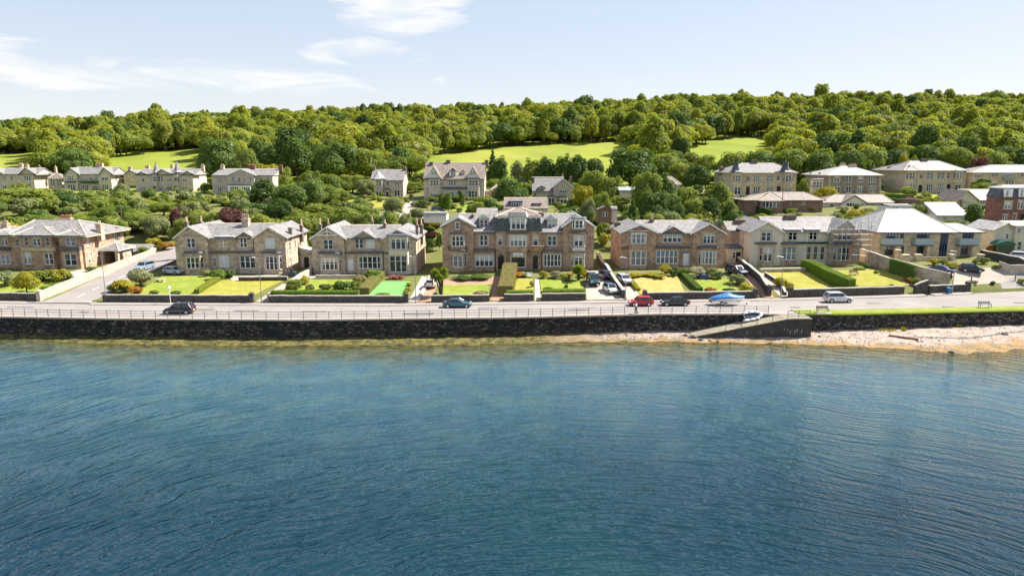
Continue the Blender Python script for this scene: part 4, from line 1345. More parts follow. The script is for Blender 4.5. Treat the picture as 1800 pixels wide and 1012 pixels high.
# ---- terrace with the green mansard
h = House('guest_house', 'brown sandstone terrace with dark mansard centre and white signs', 'RE', 132.0, 960, 700, 'stone_brown', 'slate')
h.block(210, 520, 262, 0, 14, [])
h.block(1405, 1710, 268, 0, 14, [], right=[(3, 0.8, 4.3, 1.6, 1, ''), (8, 0.8, 4.3, 1.6, 1, ''), (4, 0.8, 0.9, 1.7, 1, '')])
h.block(518, 745, 322, 0.6, 12, [(575, 357, 665, 460, 2)])
h.block(1185, 1408, 325, 0.6, 12, [(1250, 357, 1340, 460, 2)])
h.block(740, 1190, 316, 0.0, 12, [(760, 360, 805, 460, 1), (1110, 360, 1155, 460, 1), (760, 548, 820, 695, 1, 'd'), (1105, 548, 1155, 692, 1, 'd')])
h.gable(210, 520, 262, 180, 0, 14, [(342, 228, 378, 298, 1, 'a')], xa=365)
h.gable(1405, 1710, 268, 168, 0, 14, xa=1550)
h.roofxP(360, 800, 322, 0.6, 12, 153)
h.roofxP(1130, 1550, 325, 0.6, 12, 153)
h.dormer(572, 668, 195, 300, 2.2, 4.5, [(582, 207, 660, 275, 2)], 'hip', M['slate_dark'], M['slate_dark'], rise=0.7)
h.dormer(1243, 1345, 205, 305, 2.2, 4.5, [(1252, 215, 1335, 280, 2)], 'hip', M['slate_dark'], M['slate_dark'], rise=0.7)
# mansard: steep dark slopes, hipped cap
X0, X1 = h.P(722, 316, 0)[0], h.P(1200, 316, 0)[0]
z0, z1 = h.P(740, 316, 0)[1], h.P(740, 172, 0.6)[1]
y0, y1 = 131.7, 143.5
mb = MB()
mb.loft([[(X0, y0, z0), (X1, y0, z0), (X1, y1, z0), (X0, y1, z0)], [(X0 + 0.5, y0 + 0.55, z1), (X1 - 0.5, y0 + 0.55, z1), (X1 - 0.5, y1 - 0.5, z1), (X0 + 0.5, y1 - 0.5, z1)]])
mb.build('mansard', M['slate_dark'], h.root)
h.hip(X0 + 0.5, X1 - 0.5, y0 + 0.55, y1 - 0.5, z1 + 0.02, h.P(970, 88, 6)[1], 3.6, over=0.35, roof=M['slate_brown'])
h.dormer(768, 838, 172, 306, 0.15, 2.0, [(776, 182, 832, 298, 1, 'n')], 'shed', M['lead'], M['white'], rise=0.15, over=0.12)
h.dormer(1074, 1148, 172, 306, 0.15, 2.0, [(1082, 182, 1142, 298, 1, 'n')], 'shed', M['lead'], M['white'], rise=0.15, over=0.12)
h.bay(885, 1035, 180, 0.8, 0.35, [(892, 190, 1028, 298, 3, 'n')], M['white'], 'slate_pale', ybot=310, caph=1.0, dy=0.2)
h.bay(870, 1050, 345, 0.8, 0.4, [(876, 352, 1044, 466, 4)], ybot=520, cap='soot', caph=0.2)
h.block(880, 1045, 522, -0.9, 1.0, [(890, 572, 1030, 674, 1, 't')], name='shop_front')
h.bay(300, 425, 345, 0.8, 0.35, [(305, 362, 420, 464, 3)], ybot=500, cap='soot', caph=0.25)
h.bay(310, 425, 510, 0.9, 0.6, [(320, 545, 410, 675, 2, 'a')], cap='soot')
h.bay(530, 720, 520, 0.9, 0.3, [(536, 552, 715, 665, 4)], dy=0.6, cap='soot')
h.bay(1205, 1390, 520, 0.9, 0.3, [(1210, 547, 1385, 664, 5)], dy=0.6, cap='soot')
h.bay(1505, 1612, 340, 0.9, 0.6, [(1512, 356, 1605, 468, 2)], ybot=515, cap='soot', caph=0.2)
h.bay(1505, 1612, 516, 0.88, 0.6, [(1515, 545, 1600, 662, 2, 'a')], cap='soot', caph=0.1)
h.bay(1520, 1605, 195, 0.7, 0.5, [(1525, 212, 1600, 288, 2, 'n')], M['white'], 'lead', ybot=300)
h.band(1060, 1212, 470, 518, 0.0, 0.9, 'stone_brown', 'balcony')
h.band(1060, 1212, 462, 471, 0.0, 1.0, 'trim', 'balcony_coping')
h.band(265, 455, 470, 500, 0.0, 0.5, 'soot')
h.band(520, 740, 492, 510, 0.6, 0.3, 'soot')
h.band(1212, 1400, 500, 516, 0.6, 0.3, 'soot')
h.band(520, 742, 316, 326, 0.6, 0.4, 'white', 'gutter')
h.band(1190, 1400, 322, 332, 0.6, 0.4, 'white', 'gutter')
h.pipe(832, 320, 690, 0.0)
h.pipe(1400, 320, 690, 0.3)
h.chim(1160, 1212, 122, 5.5, 3.2, 3, 'soot', 1.2, 'pot', 0.3)
h.chim(496, 520, 135, 5.0, 2.6, 1, 'soot', 0.9, 'pot_red', 0.4)
def sign(hh, x0, y0, x1, y1, dy, txt, label):
    a, b = hh.P(x0, y1, dy), hh.P(x1, y0, dy)
    y = hh.Yf + dy
    r = thing('sign_board', label, 'sign', ((a[0] + b[0]) / 2, y, a[1]))
    m = MB()
    m.box(a[0], b[0], y, y + 0.06, a[1], b[1])
    m.build('board', M['white'], r)
    wdt, hgt = b[0] - a[0], b[1] - a[1]
    m = MB()
    for k in range(txt):
        x0_ = a[0] + wdt * (0.12 + 0.76 * k / txt)
        m.box(x0_, x0_ + wdt * 0.76 / txt * 0.7, y - 0.006, y + 0.002, a[1] + hgt * 0.32, a[1] + hgt * (0.66 if k % 3 else 0.72))
    tag(m.build('faded_lettering', M['galv'], r), kind='stuff')
sign(h, 910, 532, 1010, 560, -0.97, 6, 'small white name board over the big ground-floor window')
sign(h, 1498, 482, 1620, 515, -1.1, 7, 'long white name board on the right-hand bay of the terrace')

# ---- brown villa with white bays
h = House('villa', 'brown sandstone villa with small central gable behind the parched lawn', 'RF', 133.0, 850, 575, 'stone_brown', 'slate')
h.block(345, 690, 215, 0, 14, [], left=[(2, 0.9, 4.2, 1.7, 1, ''), (8, 0.9, 4.2, 1.7, 1, ''), (5, 0.9, 1.0, 1.8, 1, '')])
h.block(1050, 1370, 222, 0, 14, [(1160, 232, 1270, 330, 3)])
h.block(685, 1055, 222, 0.7, 12, [(760, 228, 950, 315, 4), (960, 400, 1025, 545, 1, 'w')])
h.gable(350, 690, 215, 142, 0, 14, xa=535)
h.gable(1050, 1370, 222, 132, 0, 14, xa=1222)
h.gable(765, 955, 220, 168, 0.65, 7, xa=865, over=0.3, bm='lead')
h.roofxP(535, 1222, 222, 0.7, 12, 108)
h.bay(440, 598, 208, 0.8, 0.4, [(448, 218, 592, 328, 3), (440, 402, 596, 540, 3)], None, 'soot', caph=0.2)
h.bay(690, 915, 372, 0.8, 0.35, [(694, 396, 910, 525, 5)], dy=0.7)
h.bay(1135, 1292, 372, 0.9, 0.4, [(1140, 402, 1288, 530, 4)])
h.band(345, 430, 362, 378, 0, 0.25, 'soot')
h.band(930, 1052, 355, 372, 0.7, 0.3, 'lead')
h.pipe(1042, 230, 560, 0.4)
h.chim(645, 672, 38, 5.5, 4.0, 2, 'soot', 1.0, 'pot', 1.0)
h.chim(285, 342, 105, 9.0, 3.0, 3, 'soot', 1.0, 'pot', 0.3)
h.chim(1186, 1214, 75, 10, 2.6, 1, 'soot', 0.9, 'pot', 0.4)
h.chim(1282, 1310, 88, 9, 2.6, 2, 'soot', 0.9, 'pot', 0.4)

# ---- cream and brown villa with scaffolding
h = House('villa', 'cream fronted twin-gabled villa with scaffolding on its right gable', 'RG', 135.0, 720, 600, 'render_cream', 'slate')
h.block(330, 645, 262, 0, 13, [(440, 262, 540, 360, 2)], left=[(3, 0.9, 4.2, 1.7, 1, ''), (8, 0.9, 4.2, 1.7, 1, '')])
h.block(1110, 1400, 265, 0, 13, [(1200, 262, 1330, 350, 3)], M['stone_tan'])
h.block(640, 1115, 264, 0.7, 11, [(890, 412, 935, 545, 1), (955, 412, 1000, 545, 1), (1025, 412, 1065, 545, 1)])
h.block(128, 335, 250, 7.0, 6, [], M['stone_tan'], left=[(2, 0.8, 4.2, 1.6, 1, '')])
h.gable(330, 645, 262, 172, 0, 13, xa=502)
h.gable(1110, 1400, 265, 150, 0, 13, xa=1285, wall=M['render_cream'])
h.roofxP(502, 1285, 264, 0.7, 11, 128)
h.roofxP(115, 420, 250, 7.0, 6, 175, 'l', M['stone_tan'])
h.dormer(675, 825, 248, 372, 0.62, 4.0, [(710, 258, 790, 350, 2)], 'shed', M['slate_pale'], rise=0.8)
h.dormer(875, 1010, 248, 372, 0.62, 4.0, [(915, 258, 990, 345, 2)], 'shed', M['slate_pale'], rise=0.8)
h.bay(455, 555, 390, 0.9, 0.6, [(462, 425, 550, 558, 2)], M['stone_tan'])
h.bay(640, 790, 388, 0.8, 0.4, [(645, 415, 785, 545, 3, 'a')], M['stone_brown'], dy=0.7)
h.bay(1185, 1325, 390, 0.9, 0.5, [(1190, 420, 1320, 550, 3)], M['stone_brown'])
h.band(640, 1105, 368, 388, 0.7, 0.6, 'green', 'canopy')
h.band(375, 600, 372, 392, 0, 0.3, 'soot')
h.pipe(650, 270, 580, 0.4)
h.chim(688, 790, 90, 5.0, 2.8, 6, 'soot', 1.2, 'pot', 0.3)
h.chim(188, 285, 140, 9.0, 2.6, 4, 'soot', 1.0, 'pot', 0.2)
# porch on the left
X0, Z0 = h.P(105, 575, 4.0)
X1 = h.P(245, 575, 4.0)[0]
mb = MB()
mb.box(X0, X1, 139.0, 142.0, h.zb - 1, h.zb + 2.9)
mb.build('side_porch', M['render_pale'], h.root)
mb = MB()
mb.loft([[(X0 - .25, 138.75, h.zb + 2.9), (X1 + .25, 138.75, h.zb + 2.9), (X1 + .25, 142, h.zb + 2.9), (X0 - .25, 142, h.zb + 2.9)],
         [(X0 + .4, 139.4, h.zb + 3.5), (X1 - .4, 139.4, h.zb + 3.5), (X1 - .4, 142, h.zb + 3.5), (X0 + .4, 142, h.zb + 3.5)]])
mb.build('porch_roof', M['lead'], h.root)
h.window((X1 - 1.25, 139.0), (1, 0), (0, -1), 0, 0.95, h.zb + 0.1, h.zb + 2.2, 1, 'd', 0.0)
h.window((X0 + 0.9, 139.0), (1, 0), (0, -1), 0, 0.7, h.zb + 1.0, h.zb + 2.2, 1, 'n', 0.0)
# scaffold
sc = thing('scaffold', 'tubular scaffold with boards round the right gable of the cream villa', 'scaffold', (h.P(1270, 560, -1.6)[0], 133.4, h.zb))
xs_ = [h.P(x, 400, -1.5)[0] for x in (1145, 1210, 1275, 1340, 1405, 1505)]
zt = h.P(1200, 175, -1.5)[1]
for k, x in enumerate(xs_):
    for y in (133.3, 134.4):
        m = MB()
        m.tube((x, y, h.zb - 0.6), (x, y, zt + rh.uniform(-0.8, 0.7)), 0.05, 0.05, 6)
        m.build('pole', M['galv'], sc)
for zz in (2.2, 4.3, 5.3, 6.4, 7.4):
    for y in (133.22, 134.48):
        m = MB()
        m.tube((xs_[0] - 0.4, y, h.zb + zz), (xs_[-1] + (0.3 if zz < 7 else -1.5), y, h.zb + zz), 0.042, 0.042, 6)
        m.build('ledger', M['galv'], sc)
for zz in (4.32, 6.44):
    m = MB()
    for k in range(4):
        m.box(xs_[0] - 0.3, xs_[-1] + 0.2, 133.3 + k * 0.27, 133.54 + k * 0.27, h.zb + zz, h.zb + zz + 0.05)
    m.build('deck', M['timber'], sc)
m = MB()
m.tube((xs_[2], 133.15, h.zb), (xs_[3] + 0.4, 133.15, h.zb + 6.3), 0.045, 0.045, 6)
m.tube((xs_[3], 133.1, h.zb), (xs_[2] + 0.2, 133.1, h.zb + 4.3), 0.045, 0.045, 6)
m.build('brace', M['pot_red'], sc)

# ---- modern flats
h = House('flats', 'modern two-storey flats with huge pale hipped roof and glass balconies', 'RH', 141.0, 760, 575, 'stone_cream', 'slate_pale', 'blue_frame', 'building')
h.block(365, 1370, 326, 0, 17, [(425, 334, 550, 448, 4, 'tn'), (420, 466, 545, 556, 4, 'tn'), (735, 328, 858, 446, 4, 'tn'), (730, 462, 842, 546, 4, 'tn'),
        (965, 322, 1045, 572, 3, 'cn'), (1188, 328, 1300, 446, 4, 'tn'), (1170, 466, 1286, 552, 4, 'tn'), (582, 466, 612, 545, 1, 'tn'), (570, 340, 612, 446, 1, 'tn')],
        left=[(3.5, 1.2, 3.8, 1.5, 2, 'n'), (9.0, 1.2, 0.9, 1.5, 2, 'n')])
X0, X1 = h.P(365, 326, 0)[0], h.P(1100, 320, 0)[0]
ze = h.P(365, 324, 0)[1]
a, zr = h.P(440, 95, 8.5)
b = h.P(705, 100, 8.5)[0]
h.hip(X0, X1, 141, 158, ze, zr, a - X0, ixr=X1 - b, over=0.8, fas='blue_frame')
X2 = h.P(1370, 320, 0)[0]
h.hip(X1 - 6, X2, 141.3, 152, ze + 0.02, h.P(1140, 238, 5.5)[1], 5, ixr=X2 - h.P(1150, 238, 5.5)[0], over=0.8, fas='blue_frame')
for (x0, x1) in ((415, 612), (728, 912), (1165, 1362)):
    A, zb_ = h.P(x0, 458, -1.6)
    B, zt_ = h.P(x1, 392, -1.6)
    m = MB()
    m.box(A, B, 139.4, 141.1, zb_ - 0.12, zb_ + 0.12)
    bo = m.build('balcony', M['lead'], h.root)
    m = MB()
    m.box(A + 0.03, B - 0.03, 139.45, 139.48, zb_ + 0.13, zt_)
    m.box(A + 0.03, A + 0.06, 139.49, 141.0, zb_ + 0.13, zt_)
    m.box(B - 0.06, B - 0.03, 139.49, 141.0, zb_ + 0.13, zt_)
    m.build('balustrade_glass', M['glass_balc'], bo)
    m = MB()
    m.box(A, B, 139.42, 139.5, zt_ + 0.002, zt_ + 0.06)
    for k in range(5):
        x = A + 0.08 + (B - A - 0.16) * k / 4
        m.box(x - 0.02, x + 0.02, 139.485, 139.53, zb_ + 0.12, zt_)
    m.build('handrail', M['galv'], bo)
    m = MB()
    xp = A + (B - A) * 0.72
    m.box(xp, xp + 0.55, 139.6, 141.0, h.zb - 1, zb_ - 0.125)
    m.build('pier', M['stone_cream'], h.root)
for (x, y0_, y1_, w) in ((525, 500, 640, 55), (595, 548, 640, 70), (725, 545, 640, 65), (1065, 545, 640, 50), (1345, 545, 650, 60)):
    A, za = h.P(x, y1_, -4.5)
    B, zb_ = h.P(x + w, y0_, -4.5)
    m = MB()
    m.box(A, B, 136.2, 137.2, ground(A, 136.5) - 0.6, zb_ - 0.1)
    m.box(A - 0.08, B + 0.08, 136.1, 137.3, zb_ - 0.1, zb_)
    m.build('terrace_pier', M['stone_cream'], h.root)
m = MB()
A, B = h.P(640, 560, -4.3), h.P(1060, 560, -4.3)
m.box(A[0], B[0], 136.6, 136.85, A[1] - 1.6, A[1] - 0.2)
m.build('terrace_wall', M['wall_pale'], h.root)

# ---- cream house at the right edge
h = House('house', 'pale cream rendered house with green awning porch at the right edge', 'RH', 143.0, 1650, 575, 'render_pale', 'slate_pale', trim='render_white')
h.block(1497, 1702, 310, 0, 9, [(1620, 340, 1650, 395, 1)])
h.gable(1497, 1702, 310, 240, 0, 9, xa=1640, over=0.25, bm='trim_pale')
h.block(1702, 2050, 268, -0.6, 9, [(1735, 285, 1772, 340, 1), (1735, 420, 1776, 502, 1), (1850, 285, 1890, 340, 1), (1850, 420, 1890, 500, 1)])
h.roofxP(1700, 2060, 268, -0.6, 9, 225)
A, z0 = h.P(1515, 560, -2)
B = h.P(1690, 560, -2)[0]
z1 = h.P(1515, 455, -2)[1]
m = MB()
for k in range(6):
    x = A + (B - A) * k / 5
    m.box(x - 0.05, x + 0.05, 140.95, 141.05, z0 - 0.4, z1)
m.box(A, B, 140.94, 141.06, z1 - 0.1, z1 + 0.02)
m.box(A, B, 140.93, 141.07, z0 + 0.6, z0 + 0.7)
po = m.build('porch_frame', M['green'], h.root)
m = MB()
m.box(A + 0.02, B - 0.02, 140.98, 141.0, z0 - 0.2, z1)
m.build('pane', M['glass_clear'], po)
m = MB()
rg = []
for k in range(9):
    t = math.pi * k / 8
    xm, hw = (A + B) / 2, (B - A) / 2 + 0.15
    rg.append((xm - hw * math.cos(t), z1 + 0.9 * math.sin(t)))
m.prism([(x, 140.6, z) for x, z in rg], (0, 2.4, 0))
m.build('awning', M['green'], h.root)
h.chim(1800, 1850, 200, 4, 1.6, 2)

# ---- red sandstone tenement far right
h = House('tenement', 'red sandstone house with white dormers in a dark mansard at the right edge', 'R5', 163.0, 1700, 850, 'stone_red', 'slate_blue', cat='house')
h.block(1560, 2100, 605, 0, 4.5, [(1605, 640, 1680, 715, 2), (1740, 632, 1790, 715, 2), (1590, 770, 1632, 842, 2), (1690, 762, 1720, 838, 1), (1755, 765, 1800, 850, 1, 'd'), (1880, 640, 1950, 715, 2)])
X0, X1 = h.P(1560, 605, 0)[0], h.P(2100, 605, 0)[0]
z0, z1 = h.P(1560, 603, 0)[1], h.P(1560, 505, 0.5)[1]
mb = MB()
mb.loft([[(X0 - .2, 162.8, z0), (X1, 162.8, z0), (X1, 167.7, z0), (X0 - .2, 167.7, z0)], [(X0 + .4, 163.5, z1), (X1, 163.5, z1), (X1, 167.2, z1), (X0 + .4, 167.2, z1)]])
mb.build('mansard', M['slate_blue'], h.root)
h.hip(X0 + .4, X1, 163.5, 167.2, z1 + 0.02, h.P(1700, 478, 2)[1], 1.8, over=0.3, roof=M['slate_pale'])
for (x0, x1) in ((1605, 1690), (1752, 1830)):
    h.dormer(x0, x1, 515, 598, -0.2, 2.5, [(x0 + 18, 525, x1 - 40, 588, 1, 'n')], 'shed', M['lead'], M['white'], rise=0.15, over=0.1)

# ---- low building with the glaring white roof
h = House('hall', 'low hall with glaring white roof behind the modern flats', 'R5', 166.0, 1100, 830, 'render_white', 'slate_pale', cat='outbuilding')
h.block(940, 1240, 776, 0, 11, [(1000, 790, 1040, 815, 1, 'n')])
h.roofxP(940, 1240, 776, 0, 11, 658, 'lr', M['render_cream'])
h.chim(1170, 1195, 615, 7, 1.6, 1, 'soot', 0.8, 'pot', 0.2)

# ================================================================ upper row
h = House('bungalow', 'cream bungalow with pinkish tiled roof above the white-roofed hall', 'R5', 190.0, 1400, 700, 'render_pale', 'slate_brown', trim='render_white')
h.block(1345, 1600, 625, 0, 9, [(1370, 632, 1415, 662, 2, 'n'), (1490, 632, 1518, 662, 1, 'n')])
h.block(1135, 1347, 628, -1.0, 10, [(1200, 640, 1260, 670, 3, 'n')])
h.gable(1135, 1347, 628, 535, -1.0, 10, xa=1240, over=0.4, bm='trim')
h.roofxP(1240, 1600, 625, 0, 9, 528, 'r')

h = House('bungalow', 'white gabled bungalow with brown roof above the scaffolded villa', 'R5', 192.0, 200, 716, 'render_white', 'slate_brown', trim='render_white')
h.block(-190, 490, 655, 0.8, 9, [(245, 660, 320, 706, 2, 'n'), (400, 660, 425, 690, 1, 'n'), (-120, 670, -80, 700, 1, 'n')])
h.block(0, 240, 655, 0, 3, [(45, 658, 130, 710, 3, 'n'), (185, 658, 215, 706, 1, 'n')])
h.gable(0, 240, 655, 585, 0, 8, xa=125, over=0.35, bm='timber')
h.hipP(-190, 490, 652, 0.8, 9, -60, 400, 572, over=0.6, fas='timber')

h = House('bungalow', 'wide brown brick bungalow with hipped roof and broad white-framed window', 'R4', 183.0, 1000, 700, 'brick_brown', 'slate_brown', trim='brick_brown')
h.block(620, 1388, 575, 0, 10, [(710, 585, 732, 630, 1, 'n'), (1060, 580, 1080, 625, 1, 'n'), (1175, 572, 1215, 625, 1, 'n')])
h.block(770, 990, 580, -1.5, 2, [(785, 588, 962, 646, 5, 'nt')])
h.hipP(620, 1388, 572, 0, 10, 860, 1200, 492, over=0.6, fas='timber')
h.hipP(770, 990, 578, -1.5, 7, 870, 890, 500, over=0.5, fas='timber')

h = House('villa', 'tan stone villa with two dark bell-shaped slate turrets on the upper road', 'R4', 219.0, 800, 545, 'stone_cream', 'slate')
w_ = [(705, 335, 760, 395, 3), (835, 330, 890, 390, 3), (700, 440, 760, 512, 3), (835, 445, 890, 500, 3), (627, 340, 662, 385, 1), (930, 330, 962, 375, 1), (625, 435, 662, 540, 1, 'd'), (928, 430, 966, 530, 1, 'd')]
h.block(490, 1120, 305, 0, 20, w_, left=[(3, 1, 4.5, 1.8, 1, ''), (9, 1, 4.5, 1.8, 1, ''), (9, 1, 1, 1.8, 1, '')])
h.bay(515, 580, 302, 1.0, 0.6, [(522, 328, 572, 390, 2), (512, 446, 574, 515, 2)], ybot=545)
h.bay(1010, 1080, 302, 1.0, 0.6, [(1018, 330, 1074, 390, 2), (1012, 446, 1074, 500, 2)], ybot=545)
h.hipP(490, 1120, 302, 0, 20, 590, 900, 205, over=0.6, fas='trim_pale')
h.pyramid(492, 590, 296, 202, -1.0, 3.6, M['slate_blue'], 0.52, 'turret_roof')
h.pyramid(978, 1088, 296, 197, -1.0, 3.6, M['slate_blue'], 0.52, 'turret_roof')
h.chim(690, 742, 168, 9, 2.2, 4, 'soot', 1.2, 'pot_red', 0.4)
h.chim(375, 412, 235, 12, 2.5, 2, 'soot', 1.2)
for x in (690, 815):
    h.band(x, x + 85, 272, 283, 3.0, 0.2, 'lead', 'rooflight')

h = House('villa', 'grey rubble villa with pale corner stones and bright hipped roof on the upper road', 'R5', 226.0, 130, 555, 'stone_rubble', 'slate_pale', trim='trim_pale')
h.block(-129, 385, 385, 0, 19, [(-75, 392, -20, 450, 2), (40, 392, 95, 450, 2), (160, 392, 210, 450, 2), (262, 390, 330, 450, 3), (40, 495, 90, 556, 2), (150, 492, 195, 556, 2), (270, 492, 325, 552, 3), (-70, 495, -20, 556, 2)],
        left=[(4, 1, 4.5, 1.8, 1, ''), (11, 1, 4.5, 1.8, 1, ''), (7, 1, 1, 1.8, 1, '')])
h.hipP(-129, 385, 382, 0, 19, 10, 90, 291, over=0.8, fas='trim_pale')
for x in (-127, 372):
    for k in range(11):
        y = 390 + k * 15.5
        h.band(x - (0 if k % 2 else 6), x + 13 + (0 if k % 2 else 6), y, y + 11, 0, 0.06, 'trim_pale', 'quoin')
h.chim(85, 150, 262, 8, 2.2, 4, 'stone_tan', 1.2, 'pot_red', 0.4)
h.bay(-290, -190, 425, 0.8, 0.5, [(-285, 445, -195, 510, 3)], M['trim_pale'], ybot=560)
h.chim(-10, 45, 255, 12, 2.6, 3, 'stone_tan', 1.0)

h = House('villa', 'large golden sandstone double villa with long hipped roof at the upper right', 'R5', 236.0, 920, 562, 'stone_cream', 'slate')
h.block(625, 1220, 338, 0, 20, [(770, 360, 800, 416, 1), (845, 356, 900, 420, 3), (950, 356, 1010, 420, 3), (1040, 360, 1070, 416, 1), (755, 478, 792, 552, 1, 'd'), (840, 470, 895, 536, 3), (945, 466, 1000, 530, 3), (1035, 470, 1072, 548, 1, 'd')],
        left=[(3, 1, 4.5, 1.8, 1, ''), (10, 1, 4.5, 1.8, 1, ''), (15, 1, 4.5, 1.8, 1, ''), (6, 1, 1, 1.8, 1, '')])
h.bay(658, 728, 340, 1.0, 0.6, [(668, 356, 722, 420, 2), (666, 470, 722, 536, 2)], ybot=560)
h.bay(1125, 1195, 340, 1.0, 0.6, [(1135, 360, 1190, 412, 2), (1118, 470, 1176, 530, 2)], ybot=560)
h.hipP(625, 1220, 335, 0, 20, 680, 960, 240, over=0.8, fas='trim_pale')
h.hipP(650, 740, 336, -1.2, 9, 690, 700, 285, over=0.6, fas='trim_pale')
h.chim(795, 850, 218, 9, 2.4, 4, 'soot', 1.2, 'pot', 0.2)
h.chim(862, 935, 222, 11, 2.2, 5, 'soot', 1.0, 'pot', 0.2)
h.chim(470, 520, 282, 12, 2.4, 3, 'soot', 1.2)
for x in (830, 940):
    h.band(x, x + 80, 306, 320, 3.2, 0.2, 'white', 'rooflight')
for x in (628, 735, 815, 920, 1020, 1100, 1208):
    h.band(x, x + 12, 345, 560, 0, 0.1, 'trim_pale', 'pilaster')

h = House('flats', 'long yellowish two-storey block with hipped roof at the upper right edge', 'R5', 252.0, 1500, 500, 'stone_cream', 'slate', cat='building')
h.block(1285, 2000, 358, 0, 14, [(1310, 363, 1392, 405, 3, 'n'), (1485, 360, 1542, 396, 2, 'n'), (1580, 362, 1700, 396, 5, 'n'), (1772, 360, 1830, 400, 2, 'n'), (1480, 442, 1532, 476, 2, 'n'), (1330, 440, 1390, 478, 2, 'n'), (1620, 440, 1700, 478, 3, 'n')])
h.hipP(1285, 2000, 355, 0, 14, 1470, 1900, 280, over=0.8, fas='trim_pale')
h.band(1610, 1720, 396, 430, 0, 1.4, 'glass_balc', 'balcony')

# ---- small villa, upper middle right
h = House('villa', 'small grey villa with round-headed gable and pale bay, upper middle', 'R3', 216.0, 420, 640, 'stone_grey', 'slate')
h.block(205, 412, 478, 0.6, 9, [(215, 500, 245, 540, 1)])
h.block(410, 600, 440, 0, 10, [(475, 455, 546, 502, 3), (465, 565, 541, 620, 3)], right=[(3, 0.9, 4, 1.5, 1, '')])
h.gable(410, 600, 440, 365, 0, 10, xa=505, over=0.4)
h.roofxP(205, 520, 476, 0.6, 9, 352, 'l')
h.dormer(258, 330, 448, 500, 0.8, 3, [(275, 455, 308, 490, 1)], 'gable', rise=0.5)
h.bay(470, 545, 545, 0.9, 0.4, [(475, 570, 540, 620, 2)], M['render_cream'])
h.dormer(342, 438, 545, 650, -1.4, 2.2, [(362, 552, 418, 640, 2)], 'gable', None, M['stone_grey'], rise=0.9)
h.chim(488, 512, 315, 6, 2.2, 1, 'soot', 0.9)
h.chim(572, 592, 335, 7, 3.0, 1, 'soot', 0.9, 'pot', 0.3)
h.chim(195, 222, 340, 3, 1.8, 2, 'soot', 0.9, 'pot', 0.2)

h = House('bungalow', 'low house with pinkish roof and boxed dormer just behind the terrace mansard', 'R3', 171.0, 140, 700, 'render_cream', 'slate_brown')
h.block(-70, 345, 655, 0, 9, [(20, 662, 80, 690, 2)])
h.roofxP(-72, 348, 652, 0, 9, 556, 'lr')
h.dormer(-20, 100, 586, 650, 0.9, 4, [(-8, 598, 90, 636, 4, 'nt')], 'shed', M['lead'], M['lead'], rise=0.3)
h.dormer(210, 290, 606, 650, 1.0, 3, [(218, 614, 282, 640, 2, 'nt')], 'shed', M['slate_brown'], M['lead'], rise=0.25)

# ---- large gabled villa upper middle
h = House('villa', 'large grey stone villa with two steep white-trimmed gables, upper middle', 'R2', 228.0, 1000, 572, 'stone_grey', 'slate_brown', trim='trim_pale')
h.block(705, 1300, 362, 0, 15, [(945, 372, 1022, 430, 3), (945, 480, 1000, 545, 2), (1040, 480, 1075, 560, 1, 'd')], right=[(3, 1, 4.3, 1.7, 1, ''), (7, 1, 4.3, 1.7, 1, ''), (10, 1, 7.6, 1.4, 1, ''), (5, 1, 1, 1.8, 1, '')])
h.bay(755, 860, 362, 1.0, 0.5, [(765, 375, 850, 432, 3), (765, 482, 850, 546, 3)], ybot=572, cap='slate_brown')
h.bay(1140, 1245, 362, 1.0, 0.5, [(1150, 375, 1236, 432, 3), (1145, 482, 1230, 546, 3)], ybot=572, cap='slate_brown')
h.roofxP(705, 1300, 360, 0, 15, 207, 'lr')
h.gable(722, 872, 352, 240, -0.6, 7, [(780, 275, 825, 322, 2, 'an')], M['render_white'], xa=800, over=0.3)
h.gable(1112, 1258, 352, 244, -0.6, 7, [(1162, 278, 1210, 322, 2, 'an')], M['render_white'], xa=1190, over=0.3)
h.dormer(955, 1030, 285, 345, 1.0, 4, [(970, 285, 1012, 326, 2, 'an')], 'gable', None, M['white'], rise=0.9)
h.dormer(1075, 1110, 290, 330, 1.8, 3, [(1083, 296, 1102, 322, 1, 'n')], 'gable', None, M['white'], rise=0.5)
h.band(880, 1130, 445, 462, 0, 0.5, 'lead', 'canopy')
h.chim(762, 790, 186, 6, 1.8, 2, 'soot', 1.2, 'pot', 0.3)
h.chim(922, 962, 168, 7, 2.2, 3, 'soot', 1.2, 'pot', 0.3)
h.chim(1306, 1340, 168, 7, 2.8, 3, 'soot', 1.2, 'pot', 0.3)
h.block(1385, 1500, 470, 3, 6, [], M['stone_tan'], name='annexe_wall')
h.hipP(1370, 1502, 468, 3, 6, 1430, 1450, 418, over=0.3)
h.block(1310, 1390, 480, 5, 5, [], M['stone_tan'], name='annexe_wall')
# ---- grey gabled villa upper left of middle
h = House('villa', 'grey stone villa with pale pointed corner bay and small gabled porch', 'R2', 242.0, 340, 560, 'stone_grey', 'slate', trim='trim_pale')
h.block(180, 500, 376, 0, 11, [(335, 386, 356, 426, 1), (410, 386, 462, 426, 2), (412, 476, 466, 528, 2)], right=[(3, 1, 4.3, 1.6, 1, ''), (7, 1, 1, 1.6, 1, '')])
h.roofxP(180, 500, 374, 0, 11, 277, 'lr')
h.bay(222, 288, 362, 1.2, 0.8, [(228, 370, 282, 432, 2), (228, 476, 284, 538, 2)], ybot=560, cap='slate')
h.pyramid(172, 312, 362, 285, -1.4, 5, M['slate_pale'])
h.dormer(315, 368, 475, 560, -1.3, 1.5, [(330, 490, 354, 545, 1, 'd')], 'gable', None, M['stone_grey'], rise=1.0)
h.chim(505, 530, 242, 5, 2.2, 2, 'soot', 1.0, 'pot', 0.3)
h.chim(198, 220, 232, 5, 2.2, 1, 'soot', 1.0, 'pot', 0.3)

